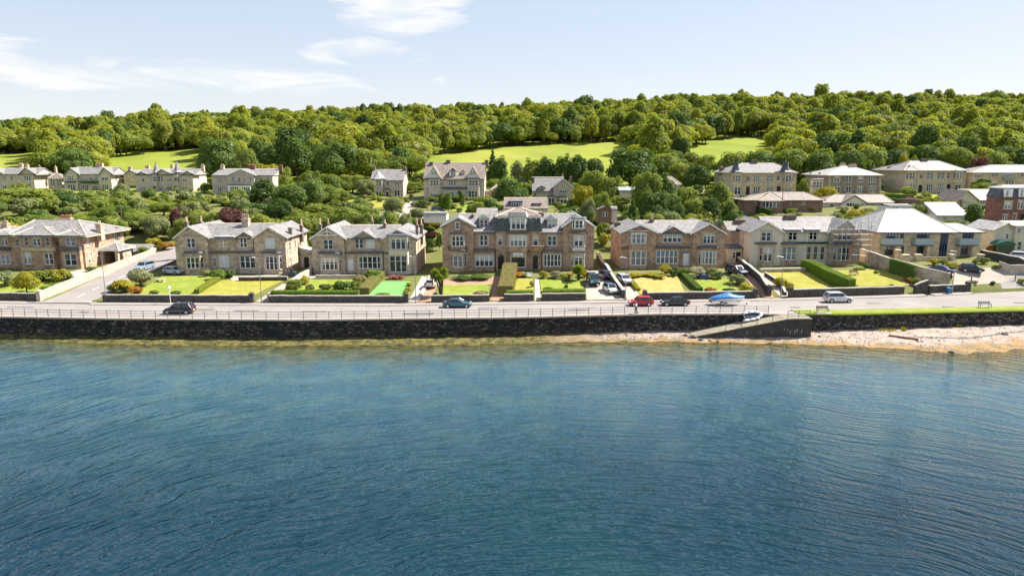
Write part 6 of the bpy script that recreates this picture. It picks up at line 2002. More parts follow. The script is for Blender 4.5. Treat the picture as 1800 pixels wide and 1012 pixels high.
# ---------------------------------------------------------------- garden shrubs
def shrub(px, py, wpx, hpx, label, kind='shrub', leaf='garden', name='shrub', cat='shrub'):
    x, y, z = G(px, py)
    key = pick(kind)
    _, h0, rx = CROWN[key]
    d = y / 1200.0
    return plant(key, leaf, (x, y, z - 0.05), wpx * d / (2 * rx * 1.05), hpx * d / h0, label, name, cat, stem='stem', top='foliage')
for s_ in [
    # bracketed villa
    (48, 516, 44, 46, 'round-headed small tree on the lawn of the bracketed villa', 'broad', 'yellow', 'tree', 'tree'),
    (8, 503, 34, 32, 'olive shrub at the left picture edge before the bracketed villa', 'shrub', 'grey'),
    (80, 494, 40, 24, 'green shrub at the foot of the bracketed villa', 'shrub', 'garden'), (104, 494, 34, 26, 'yellow-green shrub at the foot of the bracketed villa', 'shrub', 'yellow'),
    (118, 490, 20, 14, 'small bush at the corner of the bracketed villa', 'shrub', 'grey'), (82, 510, 26, 10, 'low plants along the inside of the pale street wall', 'shrub', 'garden'), (96, 504, 24, 9, 'low plants along the inside of the pale street wall', 'shrub', 'garden'),
    (160, 478, 20, 12, 'clipped hedge block by the side porch', 'ball', 'dark'), (155, 470, 12, 26, 'climber on the corner of the bracketed villa', 'shrub', 'garden'), (190, 470, 24, 8, 'flower bed beside the side porch', 'shrub', 'orange'),
    (252, 448, 26, 16, 'green bush above the side street wall', 'shrub', 'garden'), (292, 440, 30, 18, 'orange-flowered bush above the side street wall', 'shrub', 'orange'), (268, 432, 30, 16, 'bush above the side street wall near the annexe', 'shrub', 'yellow'), (240, 458, 18, 9, 'small bush by the annexe', 'shrub', 'garden'),
    # twin-gabled villa
    (248, 503, 48, 34, 'large cream-flowered shrub at the street corner', 'shrub', 'white'), (218, 514, 40, 26, 'yellow-green shrubs behind the corner wall', 'shrub', 'yellow'), (200, 514, 26, 18, 'grey-green shrub at the wall end', 'shrub', 'grey'), (236, 517, 30, 16, 'low orange-green plants behind the corner wall', 'shrub', 'orange'),
    (272, 517, 18, 9, 'tiny green shrub behind the wall of the left lawn', 'shrub', 'garden'), (309, 518, 20, 9, 'dark clipped block near the white lamp', 'ball', 'dark'), (364, 486, 20, 14, 'grey grassy plant by the sloping hedge', 'shrub', 'grey'), (385, 491, 32, 22, 'bright clipped hedge block at the top of the sloping hedge', 'ball', 'hedge'),
    (405, 488, 20, 18, 'dark bush beside the terrace', 'ball', 'dark'), (545, 444, 12, 14, 'orange creeper on the porch between two villas', 'shrub', 'orange'), (515, 430, 10, 20, 'green climber between two villas', 'shrub', 'garden'),
    # three-gabled villa
    (516, 510, 36, 22, 'wide green shrub near the path of the three-gabled villa', 'shrub', 'garden'), (534, 500, 22, 14, 'golden shrub near the path of the three-gabled villa', 'shrub', 'yellow'), (534, 492, 14, 10, 'small clipped ball below the white door', 'ball', 'yellow'),
    (546, 510, 18, 14, 'blue-green clipped ball on the lawn', 'ball', 'grey'), (568, 510, 16, 14, 'first dark clipped ball of a close pair', 'ball', 'dark'), (577, 509, 14, 13, 'second clipped ball of a close pair', 'ball', 'grey'), (602, 511, 40, 20, 'wide dark green shrub in the middle of the lawn', 'shrub', 'dark'),
    (625, 510, 30, 19, 'green shrub beside the tan hedge', 'shrub', 'garden'), (632, 499, 26, 20, 'olive clipped dome beside the tan hedge', 'ball', 'tan'), (655, 493, 34, 24, 'large dark green dome below the central bay', 'ball', 'hedge'),
    (688, 490, 20, 8, 'left pink flower bed below the cream bay', 'shrub', 'pink'), (702, 490, 20, 8, 'right pink flower bed below the cream bay', 'shrub', 'pink'), (719, 503, 12, 8, 'upper golden tuft beside the green turf', 'shrub', 'yellow'), (716, 511, 12, 8, 'middle golden tuft beside the green turf', 'shrub', 'yellow'), (714, 517, 12, 8, 'lower golden tuft beside the green turf', 'shrub', 'yellow'),
    (672, 520, 34, 6, 'low plants along the near edge of the green turf', 'shrub', 'garden'), (757, 437, 14, 18, 'dark green rounded conifer between the third villa and the terrace', 'cypress', 'dark'), (766, 432, 18, 14, 'clipped yellow-green block between the third villa and the terrace', 'ball', 'hedge'),
    (762, 418, 24, 12, 'pink-flowered bush between the third villa and the terrace', 'shrub', 'pink'), (752, 410, 30, 14, 'green bank of shrubs above the drive', 'shrub', 'garden'), (770, 400, 30, 16, 'mixed bank of shrubs above the drive', 'shrub', 'yellow'), (752, 396, 26, 12, 'orange-tinted shrub on the bank', 'shrub', 'orange'), (764, 386, 40, 18, 'large yellow-green shrub below the white garage', 'shrub', 'yellow'), (772, 440, 12, 34, 'green climber at the left corner of the terrace', 'shrub', 'dark'),
    # terrace
    (815, 492, 40, 9, 'left half of the planted border before the terrace', 'shrub', 'dark'), (846, 490, 44, 9, 'right half of the planted border before the terrace', 'shrub', 'dark'), (800, 492, 20, 9, 'white-flowered plants before the terrace', 'shrub', 'white'), (845, 519, 34, 9, 'straggly plants behind the wall of the oval lawn', 'shrub', 'tan'), (765, 519, 10, 6, 'small plant at the gate of the red drive', 'shrub', 'dark'),
    (910, 487, 26, 10, 'orange-green border beside the tan hedge', 'shrub', 'orange'), (903, 495, 14, 12, 'bushy plant beside the tan hedge', 'shrub', 'garden'), (925, 486, 20, 8, 'mixed flowers beside the front steps', 'shrub', 'white'), (934, 505, 9, 14, 'grassy shrub beside the garden path', 'shrub', 'tan'),
    (955, 489, 18, 16, 'yellow-green dome right of the front steps', 'ball', 'yellow'), (976, 489, 24, 15, 'cream-flowered shrub in front of the terrace', 'shrub', 'white'), (990, 490, 18, 11, 'green shrub between flowers in front of the terrace', 'shrub', 'garden'), (1000, 488, 16, 9, 'red-orange flowering shrub in front of the terrace', 'shrub', 'orange'), (1025, 487, 18, 14, 'coppery shrub by the forecourt', 'shrub', 'orange'), (996, 494, 14, 8, 'small low bush near the coppery shrub', 'shrub', 'garden'),
    (964, 514, 22, 12, 'dark dome behind the clipped front hedge', 'ball', 'dark'), (995, 506, 8, 8, 'tiny standard bush in the lawn of the terrace', 'ball', 'dark'), (1054, 420, 14, 30, 'green climber at the right corner of the terrace', 'shrub', 'garden'), (1065, 432, 30, 24, 'rough yellow-green shrub right of the terrace', 'shrub', 'yellow'), (1062, 405, 22, 16, 'shrub on the bank right of the terrace', 'shrub', 'garden'), (1052, 395, 20, 14, 'dark shrub on the bank right of the terrace', 'shrub', 'dark'),
    # brown villa
    (1168, 483, 26, 22, 'bushy yellow-green shrub below the central bay of the brown villa', 'shrub', 'yellow'), (1150, 487, 40, 8, 'long border of yellow-green plants above the parched lawn', 'shrub', 'yellow'), (1120, 486, 34, 7, 'left part of the border above the parched lawn', 'shrub', 'yellow'), (1186, 486, 20, 14, 'dark shrub right of the bushy yellow-green one', 'shrub', 'dark'),
    (1205, 484, 24, 16, 'green shrub left of the white door', 'shrub', 'garden'), (1225, 486, 34, 20, 'large cream-flowered bush below the right bay of the brown villa', 'shrub', 'white'), (1250, 488, 26, 20, 'cream-green bush at the right end of the border', 'shrub', 'grey'), (1263, 490, 20, 16, 'dark clipped dome at the right end of the border', 'ball', 'dark'), (1216, 490, 14, 8, 'small mound beside the blue cover', 'shrub', 'grey'),
    (1198, 518, 14, 8, 'dark ball at the corner of the parched lawn', 'ball', 'dark'), (1214, 516, 14, 7, 'low plant between the two lawns', 'shrub', 'yellow'), (1178, 518, 12, 5, 'small tuft behind the black saloon', 'shrub', 'garden'), (1250, 515, 26, 12, 'orange-tipped shrub behind the covered boat', 'shrub', 'orange'), (1282, 515, 26, 11, 'dark clipped bush behind the covered boat', 'ball', 'dark'), (1294, 498, 34, 20, 'large grey-green shrub beside the pinkish drive', 'shrub', 'grey'), (1312, 514, 34, 17, 'bushy green shrub at the gate of the pinkish drive', 'shrub', 'yellow'),
    # scaffolded villa
    (1372, 505, 26, 20, 'feathery tall plant beside the lamp post', 'shrub', 'yellow'), (1388, 508, 20, 14, 'yellow-green shrub in the corner of the lawn', 'shrub', 'yellow'), (1330, 476, 24, 9, 'clipped dark hedge below the cream gable', 'ball', 'dark'), (1355, 477, 26, 7, 'rockery plants below the cream bay', 'shrub', 'white'), (1380, 477, 24, 7, 'rockery plants below the central door', 'shrub', 'garden'), (1402, 476, 20, 6, 'pale rockery plants near the tall hedge', 'shrub', 'white'),
    (1541, 480, 10, 6, 'tiny bush at the edge of the yellow lawn', 'ball', 'garden'), (1512, 474, 24, 5, 'low plants behind the garden seat', 'shrub', 'garden'), (1568, 503, 9, 5, 'small tuft in the yellow lawn', 'shrub', 'tan'), (1522, 471, 14, 10, 'dark bush by the tall ivy wall', 'ball', 'dark'),
    (1610, 500, 22, 14, 'green shrub by the gate below the ivy wall', 'shrub', 'garden'), (1596, 495, 16, 10, 'orange-tinted shrub below the ivy wall', 'shrub', 'orange'),
    # modern flats
    (1640, 466, 24, 14, 'yellow-flowered shrub on the terrace of the flats', 'shrub', 'yellow'), (1656, 466, 22, 13, 'green shrub on the terrace of the flats', 'shrub', 'garden'), (1672, 470, 26, 10, 'sloping bed behind the parked cars', 'shrub', 'yellow'), (1730, 464, 20, 13, 'dark green shrub right of the black car', 'shrub', 'garden'), (1716, 464, 14, 10, 'small shrub behind the black car', 'shrub', 'grey'),
    (1712, 497, 20, 5, 'dry low plants in the car park bed', 'shrub', 'tan'), (1745, 500, 9, 8, 'small dark shrub at the car park wall end', 'ball', 'dark'), (1752, 472, 16, 8, 'grassy mound by the pale rubble wall', 'shrub', 'garden'), (1742, 445, 20, 16, 'brown-green bush beside the cream house', 'shrub', 'orange'), (1734, 430, 22, 12, 'yellow-green bush beside the flats', 'shrub', 'yellow'), (1730, 412, 30, 16, 'green bush above the flats garden', 'shrub', 'garden'), (1796, 497, 16, 9, 'shrub in the kerbed island', 'shrub', 'garden'),
    # upper gardens
    (655, 352, 20, 10, 'low shrub at the foot of the grey gabled villa', 'shrub', 'garden'), (670, 355, 16, 8, 'small dark shrub on the yellow lawn', 'shrub', 'dark'), (640, 350, 14, 9, 'pinkish bush left of the grey gabled villa', 'shrub', 'pink'), (760, 354, 26, 12, 'shrub bed left of the twin cypresses', 'shrub', 'garden'), (805, 355, 34, 14, 'shrub bed right of the twin cypresses', 'shrub', 'dark'), (838, 356, 30, 12, 'shrub bed below the gabled annexe', 'shrub', 'garden'), (780, 365, 50, 8, 'long low hedge above the white garage', 'ball', 'dark'), (748, 362, 16, 10, 'bush at the top of the pale lane', 'shrub', 'orange'),
    (1290, 382, 40, 12, 'clipped hedge mound behind the brown villa', 'ball', 'dark'), (1420, 372, 24, 10, 'yellow-green shrub below the brick bungalow', 'shrub', 'yellow'), (1390, 374, 24, 9, 'green shrub below the brick bungalow', 'shrub', 'garden'), (1480, 372, 24, 12, 'cream-flowered shrub below the white bungalow', 'shrub', 'white'), (1625, 354, 20, 10, 'round green bush beside the red car', 'ball', 'hedge'), (1555, 345, 20, 8, 'low yellow plants below the rubble villa', 'shrub', 'yellow'),
]:
    shrub(*s_)

# ---------------------------------------------------------------- hedges
def hedge(pts, wd, h, leaf, label, top=None, n=None, name='hedge'):
    Q = along(pts, 0.8)
    c = Q[len(Q) // 2]
    root = thing(name, label, 'hedge', (c.x, c.y, ground(c.x, c.y)))
    rg = np.random.default_rng(len(label))
    core = MB()
    rings = []
    PP, NN, TP = [], [], []
    L = sum((b - a).length for a, b in zip(Q, Q[1:]))
    for i, p in enumerate(Q):
        d = (Q[min(i + 1, len(Q) - 1)] - Q[max(i - 1, 0)]).normalized()
        nn = Vector((d.y, -d.x))
        g = max(3.1, ground(p.x, p.y))
        k = wd / 2 - 0.1
        rings.append([(p.x + nn.x * k, p.y + nn.y * k, g - 0.1), (p.x + nn.x * k, p.y + nn.y * k, g + h - 0.1), (p.x - nn.x * k, p.y - nn.y * k, g + h - 0.1), (p.x - nn.x * k, p.y - nn.y * k, g - 0.1)])
    core.loft(rings)
    A = [np.array(r) for r in rings]
    den = 70
    for a, b in zip(A, A[1:]):
        ln = np.linalg.norm(b[0] - a[0])
        for (i, j, kk) in ((0, 1, h), (1, 2, wd), (2, 3, h)):
            m = int(ln * kk * den)
            s_, t_ = rg.random((m, 1)), rg.random((m, 1))
            P = (a[i] * (1 - s_) + b[i] * s_) * (1 - t_) + (a[j] * (1 - s_) + b[j] * s_) * t_
            nrm = np.cross(b[i] - a[i], a[j] - a[i])
            nrm = nrm / np.linalg.norm(nrm)
            cen = (a[0] + a[2]) / 2
            if np.dot(nrm, (a[i] + a[j]) / 2 - cen) < 0:
                nrm = -nrm
            PP.append(P + nrm * rg.uniform(0, 0.13, (m, 1)))
            NN.append(np.tile(nrm, (m, 1)) + rg.normal(size=(m, 3)) * 0.4)
    for r in (A[0], A[-1]):
        m = int(h * wd * den)
        s_, t_ = rg.random((m, 1)), rg.random((m, 1))
        P = (r[0] * (1 - s_) + r[3] * s_) * (1 - t_) + (r[1] * (1 - s_) + r[2] * s_) * t_
        PP.append(P)
        NN.append(rg.normal(size=(m, 3)))
    V, F = leaf_quads(np.concatenate(PP), np.concatenate(NN), 0.085, rg)
    off = np.array(root.location)
    me = mesh_np('foliage', [(V - off, F, 0), (np.array(core.v) - off, core.f, 0)], [M['leaf_' + leaf]])
    o = bpy.data.objects.new('foliage', me)
    C.objects.link(o)
    o.parent = root
    return root
hedge(gp((346, 517), (372, 500), (397, 487)), 1.1, 0.9, 'garden', 'low hedge sloping between the two lawns of the twin-gabled villa')
hx = lambda a, b, o_: [(gx(a) + (gx(b) - gx(a)) * i / 8, Yg(gx(a) + (gx(b) - gx(a)) * i / 8) + o_) for i in range(9)]
hedge(hx(478, 631, 1.3), 1.5, 1.7, 'hedge', 'long clipped green hedge behind the roadside wall of the three-gabled villa')
hedge(gp((640, 517), (655, 500), (668, 487)), 2.0, 1.2, 'tan', 'clipped tan hedge left of the green turf')
hedge(gp((888, 521), (893, 500), (897, 478)), 2.7, 1.9, 'tan', 'tall clipped tan hedge left of the small lawn')
hedge(hx(890, 937, 1.2), 1.4, 1.5, 'hedge', 'short dark hedge behind the wall below the tan hedge')
hedge(hx(956, 1029, 1.2), 1.6, 1.6, 'hedge', 'clipped green hedge behind the wall of the terrace lawn')
hedge(gp((1230, 514), (1212, 497), (1192, 478)), 1.3, 0.9, 'dark', 'low dark hedge between the parched and green lawns')
hedge(gp((1497, 510), (1455, 492), (1414, 474)), 2.0, 2.0, 'hedge', 'tall bright-topped hedge between the two lawns of the scaffolded villa')
hedge(gp((1563, 479), (1585, 485), (1606, 492)), 0.9, 2.7, 'dark', 'dark ivy mass hanging on the tall brown wall')
hedge(gp((1556, 352), (1605, 354)), 2.0, 2.0, 'hedge', 'clipped hedge below the golden double villa')
hedge(gp((1650, 346), (1690, 350)), 2.0, 1.6, 'hedge', 'clipped hedge at the right end of the golden lawn')
hedge(gp((1318, 372), (1356, 381)), 1.5, 1.8, 'dark', 'dark clipped hedge descending behind the cream gable')
hedge(gp((1108, 495), (1122, 512)), 1.0, 0.6, 'yellow', 'low golden edging hedge of the parched lawn')
hedge(gp((980, 369), (1046, 369)), 1.2, 1.4, 'garden', 'garden hedge right of the small upper villa')

# ---------------------------------------------------------------- cabbage palms
def palm(px, py, hpx, label, heads, spread):
    x, y, z = G(px, py)
    root = thing('cabbage_palm', label, 'palm', (x, y, z))
    H = hpx * y / 1200.0
    rg = np.random.default_rng(px)
    tr, PV, PF = MB(), [], []
    b = 0
    for i in range(heads):
        a = i * 2.4
        tx, ty = spread * math.cos(a) * (0.4 + 0.6 * rg.random()), spread * math.sin(a) * (0.4 + 0.6 * rg.random())
        tz = H * rg.uniform(0.62, 0.86)
        s = H * rg.uniform(0.1, 0.4)
        base = (0.25 * (i % 2), 0.15 * (i % 3), 0)
        tr.tube((base[0], base[1], -0.3), (base[0] + tx * 0.15, base[1] + ty * 0.15, s), 0.16, 0.13, 6, False)
        tr.tube((base[0] + tx * 0.15, base[1] + ty * 0.15, s), (tx, ty, tz), 0.13, 0.08, 6, False)
        D = unit(rg.normal(size=(150, 3)) + np.array([0, 0, 0.35]))
        for d in D:
            sd_ = np.cross(d, (0, 0, 1.0))
            sd_ /= max(1e-6, np.linalg.norm(sd_))
            l = rg.uniform(0.7, 1.15)
            c = np.array([tx, ty, tz])
            mid, tip = c + d * l * 0.6, c + d * l + np.array([0, 0, -0.22 * l])
            PV += [c - sd_ * .02, c + sd_ * .02, mid + sd_ * .055, tip, mid - sd_ * .055]
            PF.append((b, b + 1, b + 2, b + 3, b + 4))
            b += 5
    tr.build('trunk', M['bark'], root, local=True)
    me = mesh_np('leaf_crown', [(np.array(PV), PF, 0)], [M['leaf_garden']])
    o = bpy.data.objects.new('leaf_crown', me)
    C.objects.link(o)
    o.parent = root
palm(774, 521, 58, 'tall many-headed cabbage palm behind the wall near the teal car', 9, 1.35)
palm(1016, 493, 28, 'small cabbage palm on the lawn beside the forecourt', 5, 0.7)

# ---------------------------------------------------------------- the wood on the hill
FIELDS = [[(745, 291), (768, 276), (830, 266), (900, 259), (1000, 253), (1100, 251), (1098, 262), (1070, 272), (980, 276), (900, 281), (850, 288), (800, 296)],
          [(1215, 260), (1262, 247), (1350, 240), (1346, 250), (1305, 262), (1275, 278), (1255, 272)],
          [(176, 296), (215, 277), (260, 269), (350, 262), (350, 305), (180, 305)], [(-60, 276), (0, 273), (58, 271), (55, 284), (22, 292), (-60, 294)]]
def inpoly(x, y, p):
    c = False
    j = len(p) - 1
    for i in range(len(p)):
        if (p[i][1] > y) != (p[j][1] > y) and x < (p[j][0] - p[i][0]) * (y - p[i][1]) / (p[j][1] - p[i][1]) + p[i][0]:
            c = not c
        j = i
    return c
def infield(px, py):
    return any(inpoly(px, py, f) for f in FIELDS)
for i, (a_, b_, c_) in enumerate([(6.0, 4.6, 6.0), (5.2, 5.2, 6.4), (6.6, 4.0, 5.8), (4.2, 5.8, 7.0), (5.6, 4.8, 5.6), (3.6, 5.6, 6.6)]):
    variant('wood%d' % i, 100 + i, a_, b_, c_, 34, 2300, 0.40, 2.4, 0.38, lob=(0.18, 0.44), low=0.55, core=0.66)
WOOD = []
for i in range(6):
    for leaf in ('wood', 'dark'):
        parts = CROWN['wood%d' % i][0] + [(np.array(TRUNK['wood%d' % i][0]), TRUNK['wood%d' % i][1], 1)]
        WOOD.append(mesh_np('wood_tree', parts, [M['leaf_' + leaf], M['bark']]))
rg = np.random.default_rng(99)
cand = []
yy = 268.0
while yy < 860:
    st = 8.4 + (yy - 268) * 0.003
    x = -0.86 * yy
    while x < 0.86 * yy:
        cand.append((x + rg.uniform(-.42, .42) * st, yy + rg.uniform(-.42, .42) * st))
        x += st
    yy += st * 0.92
pts_near, pts_far = [], []
for (x, y) in cand:
    g = ground(x, y)
    px, py = proj(x, y, g)
    y0 = interp(px, [-400, 0, 60, 340, 360, 560, 640, 730, 760, 1100, 1180, 1240, 1300, 1800, 2300], [292, 292, 292, 292, 300, 300, 292, 290, 340, 340, 272, 290, 268, 272, 272])
    if y < y0 or infield(px, py):
        continue
    s = rg.uniform(0.72, 1.5) * (1.0 if y > 300 else 0.8) * (0.72 if y > 620 else 1.0)
    if rg.random() < 0.12:
        s *= 1.2
    for _ in range(3):
        tp = [proj(x + dx * s, y, g + hh * s) for hh in range(2, 13) for dx in (0, -3, 3)]
        if any(infield(*q) for q in tp):
            s *= 0.66
    if s < 0.5:
        continue
    (pts_near if y < 395 else pts_far).append((x, y, g - 0.2, s))
pts_near.sort(key=lambda p: p[1])
show = [p for p in pts_near if -40 < proj(p[0], p[1], p[2] + 6)[0] < 1840]
ind, rest = show[:110], show[110:]
pts_far += rest
_cmw = {}
for k, (x, y, z, s) in enumerate(ind):
    i = int(rg.integers(6))
    leaf = 'dark' if rg.random() < 0.3 else 'wood'
    px = proj(x, y, z)[0]
    seg = 'left of the left-hand field' if px < 180 else 'above the left-hand villas' if px < 560 else 'left of the central field' if px < 760 else 'by the central field' if px < 1120 else 'left of the turreted villa' if px < 1240 else 'above the turreted villa' if px < 1400 else 'above the rubble villa' if px < 1545 else 'above the golden double villa' if px < 1690 else 'above the yellowish block'
    plant('wood%d' % i, leaf, (x, y, z), s, s * rg.uniform(0.9, 1.15), '%s tree at the wood edge %s' % (COL[leaf], seg))
# undergrowth on the slope between the two rows: one mass
boxes = []
for o in list(C.objects):
    if o.parent is None and o.get('category') in ('house', 'outbuilding', 'building', 'garage', 'shed', 'greenhouse'):
        vs = [Vector(o.location) + Vector(c) for ch in o.children if ch.type == 'MESH' for c in ch.bound_box]
        boxes.append((min(v.x for v in vs), max(v.x for v in vs), min(v.y for v in vs), max(v.y for v in vs)))
LANES = [G(690, 376), G(715, 370), G(735, 352), G(730, 380), G(755, 378), G(645, 358), G(670, 358), G(815, 366), G(1065, 383), G(1300, 352), G(1645, 348), G(1610, 356), G(770, 374), G(578, 361)]
us_ = []
tries = 0
while len(us_) < 760 and tries < 9000:
    tries += 1
    y = 147.5 + 125 * rg.random()
    x = rg.uniform(-0.8, 0.8) * y
    if any(a - 1.2 < x < b_ + 1.2 and c_ - 3.5 < y < d_ + 1 for a, b_, c_, d_ in boxes) or any((x - q[0]) ** 2 + ((y - q[1]) * 0.7) ** 2 < 36 for q in LANES):
        continue
    if STREET[0] - 3 < x < STREET[1] + 3 and y < 165:
        continue
    near = any(a - 4 < x < b_ + 4 and 0 < c_ - y < (34 if c_ > 200 else 16) for a, b_, c_, d_ in boxes)
    us_.append((x, y, ground(x, y) - 0.1, rg.uniform(0.7, 1.3) if near else rg.uniform(1.3, 3.3)))
# the rest of the wood: one mass
def scatter(name, label, pts_, meshes, kinds):
    me = bpy.data.meshes.new(name)
    me.from_pydata([p[:3] for p in pts_], [], [])
    sc_ = np.array([p[3] for p in pts_])
    n_ = len(sc_)
    def put(nm, ty, k, val):
        me.attributes.new(nm, ty, 'POINT').data.foreach_set(k, val)
    put('tree_scale', 'FLOAT_VECTOR', 'vector', np.stack([sc_, sc_, sc_ * rg.uniform(0.9, 1.2, n_)], 1).ravel())
    put('tree_turn', 'FLOAT_VECTOR', 'vector', np.stack([np.zeros(n_), np.zeros(n_), rg.uniform(0, 6.28, n_)], 1).ravel())
    put('tree_kind', 'INT', 'value', np.array(kinds, dtype=np.int32))
    ob = bpy.data.objects.new(name, me)
    C.objects.link(ob)
    tag(ob, label, kind='stuff')
    wc = bpy.data.collections.new(name + '_kinds')
    for i, m_ in enumerate(meshes):
        wc.objects.link(bpy.data.objects.new(name + '_kind_%02d' % i, m_))
    gn = bpy.data.node_groups.new(name + '_scatter', 'GeometryNodeTree')
    gn.interface.new_socket('Geometry', in_out='INPUT', socket_type='NodeSocketGeometry')
    gn.interface.new_socket('Geometry', in_out='OUTPUT', socket_type='NodeSocketGeometry')
    gi, go = gn.nodes.new('NodeGroupInput'), gn.nodes.new('NodeGroupOutput')
    ci = gn.nodes.new('GeometryNodeCollectionInfo')
    ci.inputs['Collection'].default_value = wc
    ci.inputs['Separate Children'].default_value = True
    ci.inputs['Reset Children'].default_value = True
    ip = gn.nodes.new('GeometryNodeInstanceOnPoints')
    ip.inputs['Pick Instance'].default_value = True
    def attr(nm, ty):
        a_ = gn.nodes.new('GeometryNodeInputNamedAttribute')
        a_.data_type = ty
        a_.inputs['Name'].default_value = nm
        return a_.outputs['Attribute']
    gn.links.new(gi.outputs[0], ip.inputs['Points'])
    gn.links.new(ci.outputs[0], ip.inputs['Instance'])
    gn.links.new(attr('tree_kind', 'INT'), ip.inputs['Instance Index'])
    gn.links.new(attr('tree_turn', 'FLOAT_VECTOR'), ip.inputs['Rotation'])
    gn.links.new(attr('tree_scale', 'FLOAT_VECTOR'), ip.inputs['Scale'])
    gn.links.new(ip.outputs[0], go.inputs[0])
    ob.modifiers.new('scatter', 'NODES').node_group = gn
scatter('hill_wood', 'dense broadleaf wood covering the hill up to the skyline', pts_far, WOOD, rg.integers(0, 6, len(pts_far)) * 2 + (rg.random(len(pts_far)) < 0.15))
UND = [crown_mesh('shrub%d' % i, l) for i in range(4) for l in ('garden', 'dark', 'garden', 'grey')]
scatter('slope_undergrowth', 'tangle of green bushes covering the slope between the two rows of houses', us_, UND, rg.integers(0, 16, len(us_)))
ORD = ['first', 'second', 'third', 'fourth', 'fifth', 'sixth', 'seventh', 'eighth', 'ninth', 'tenth', 'eleventh', 'twelfth', 'thirteenth', 'fourteenth', 'fifteenth', 'sixteenth', 'seventeenth', 'eighteenth']
for lab, lst in LABELS.items():
    if len(lst) > 1:
        lst.sort(key=lambda o: o.location.x / o.location.y)
        for i, o in enumerate(lst):
            o['group'] = lab
            if len(lst) <= 18:
                o['label'] = '%s, %s from left' % (lab, ORD[i])
print('WOOD', len(ind), len(pts_far))
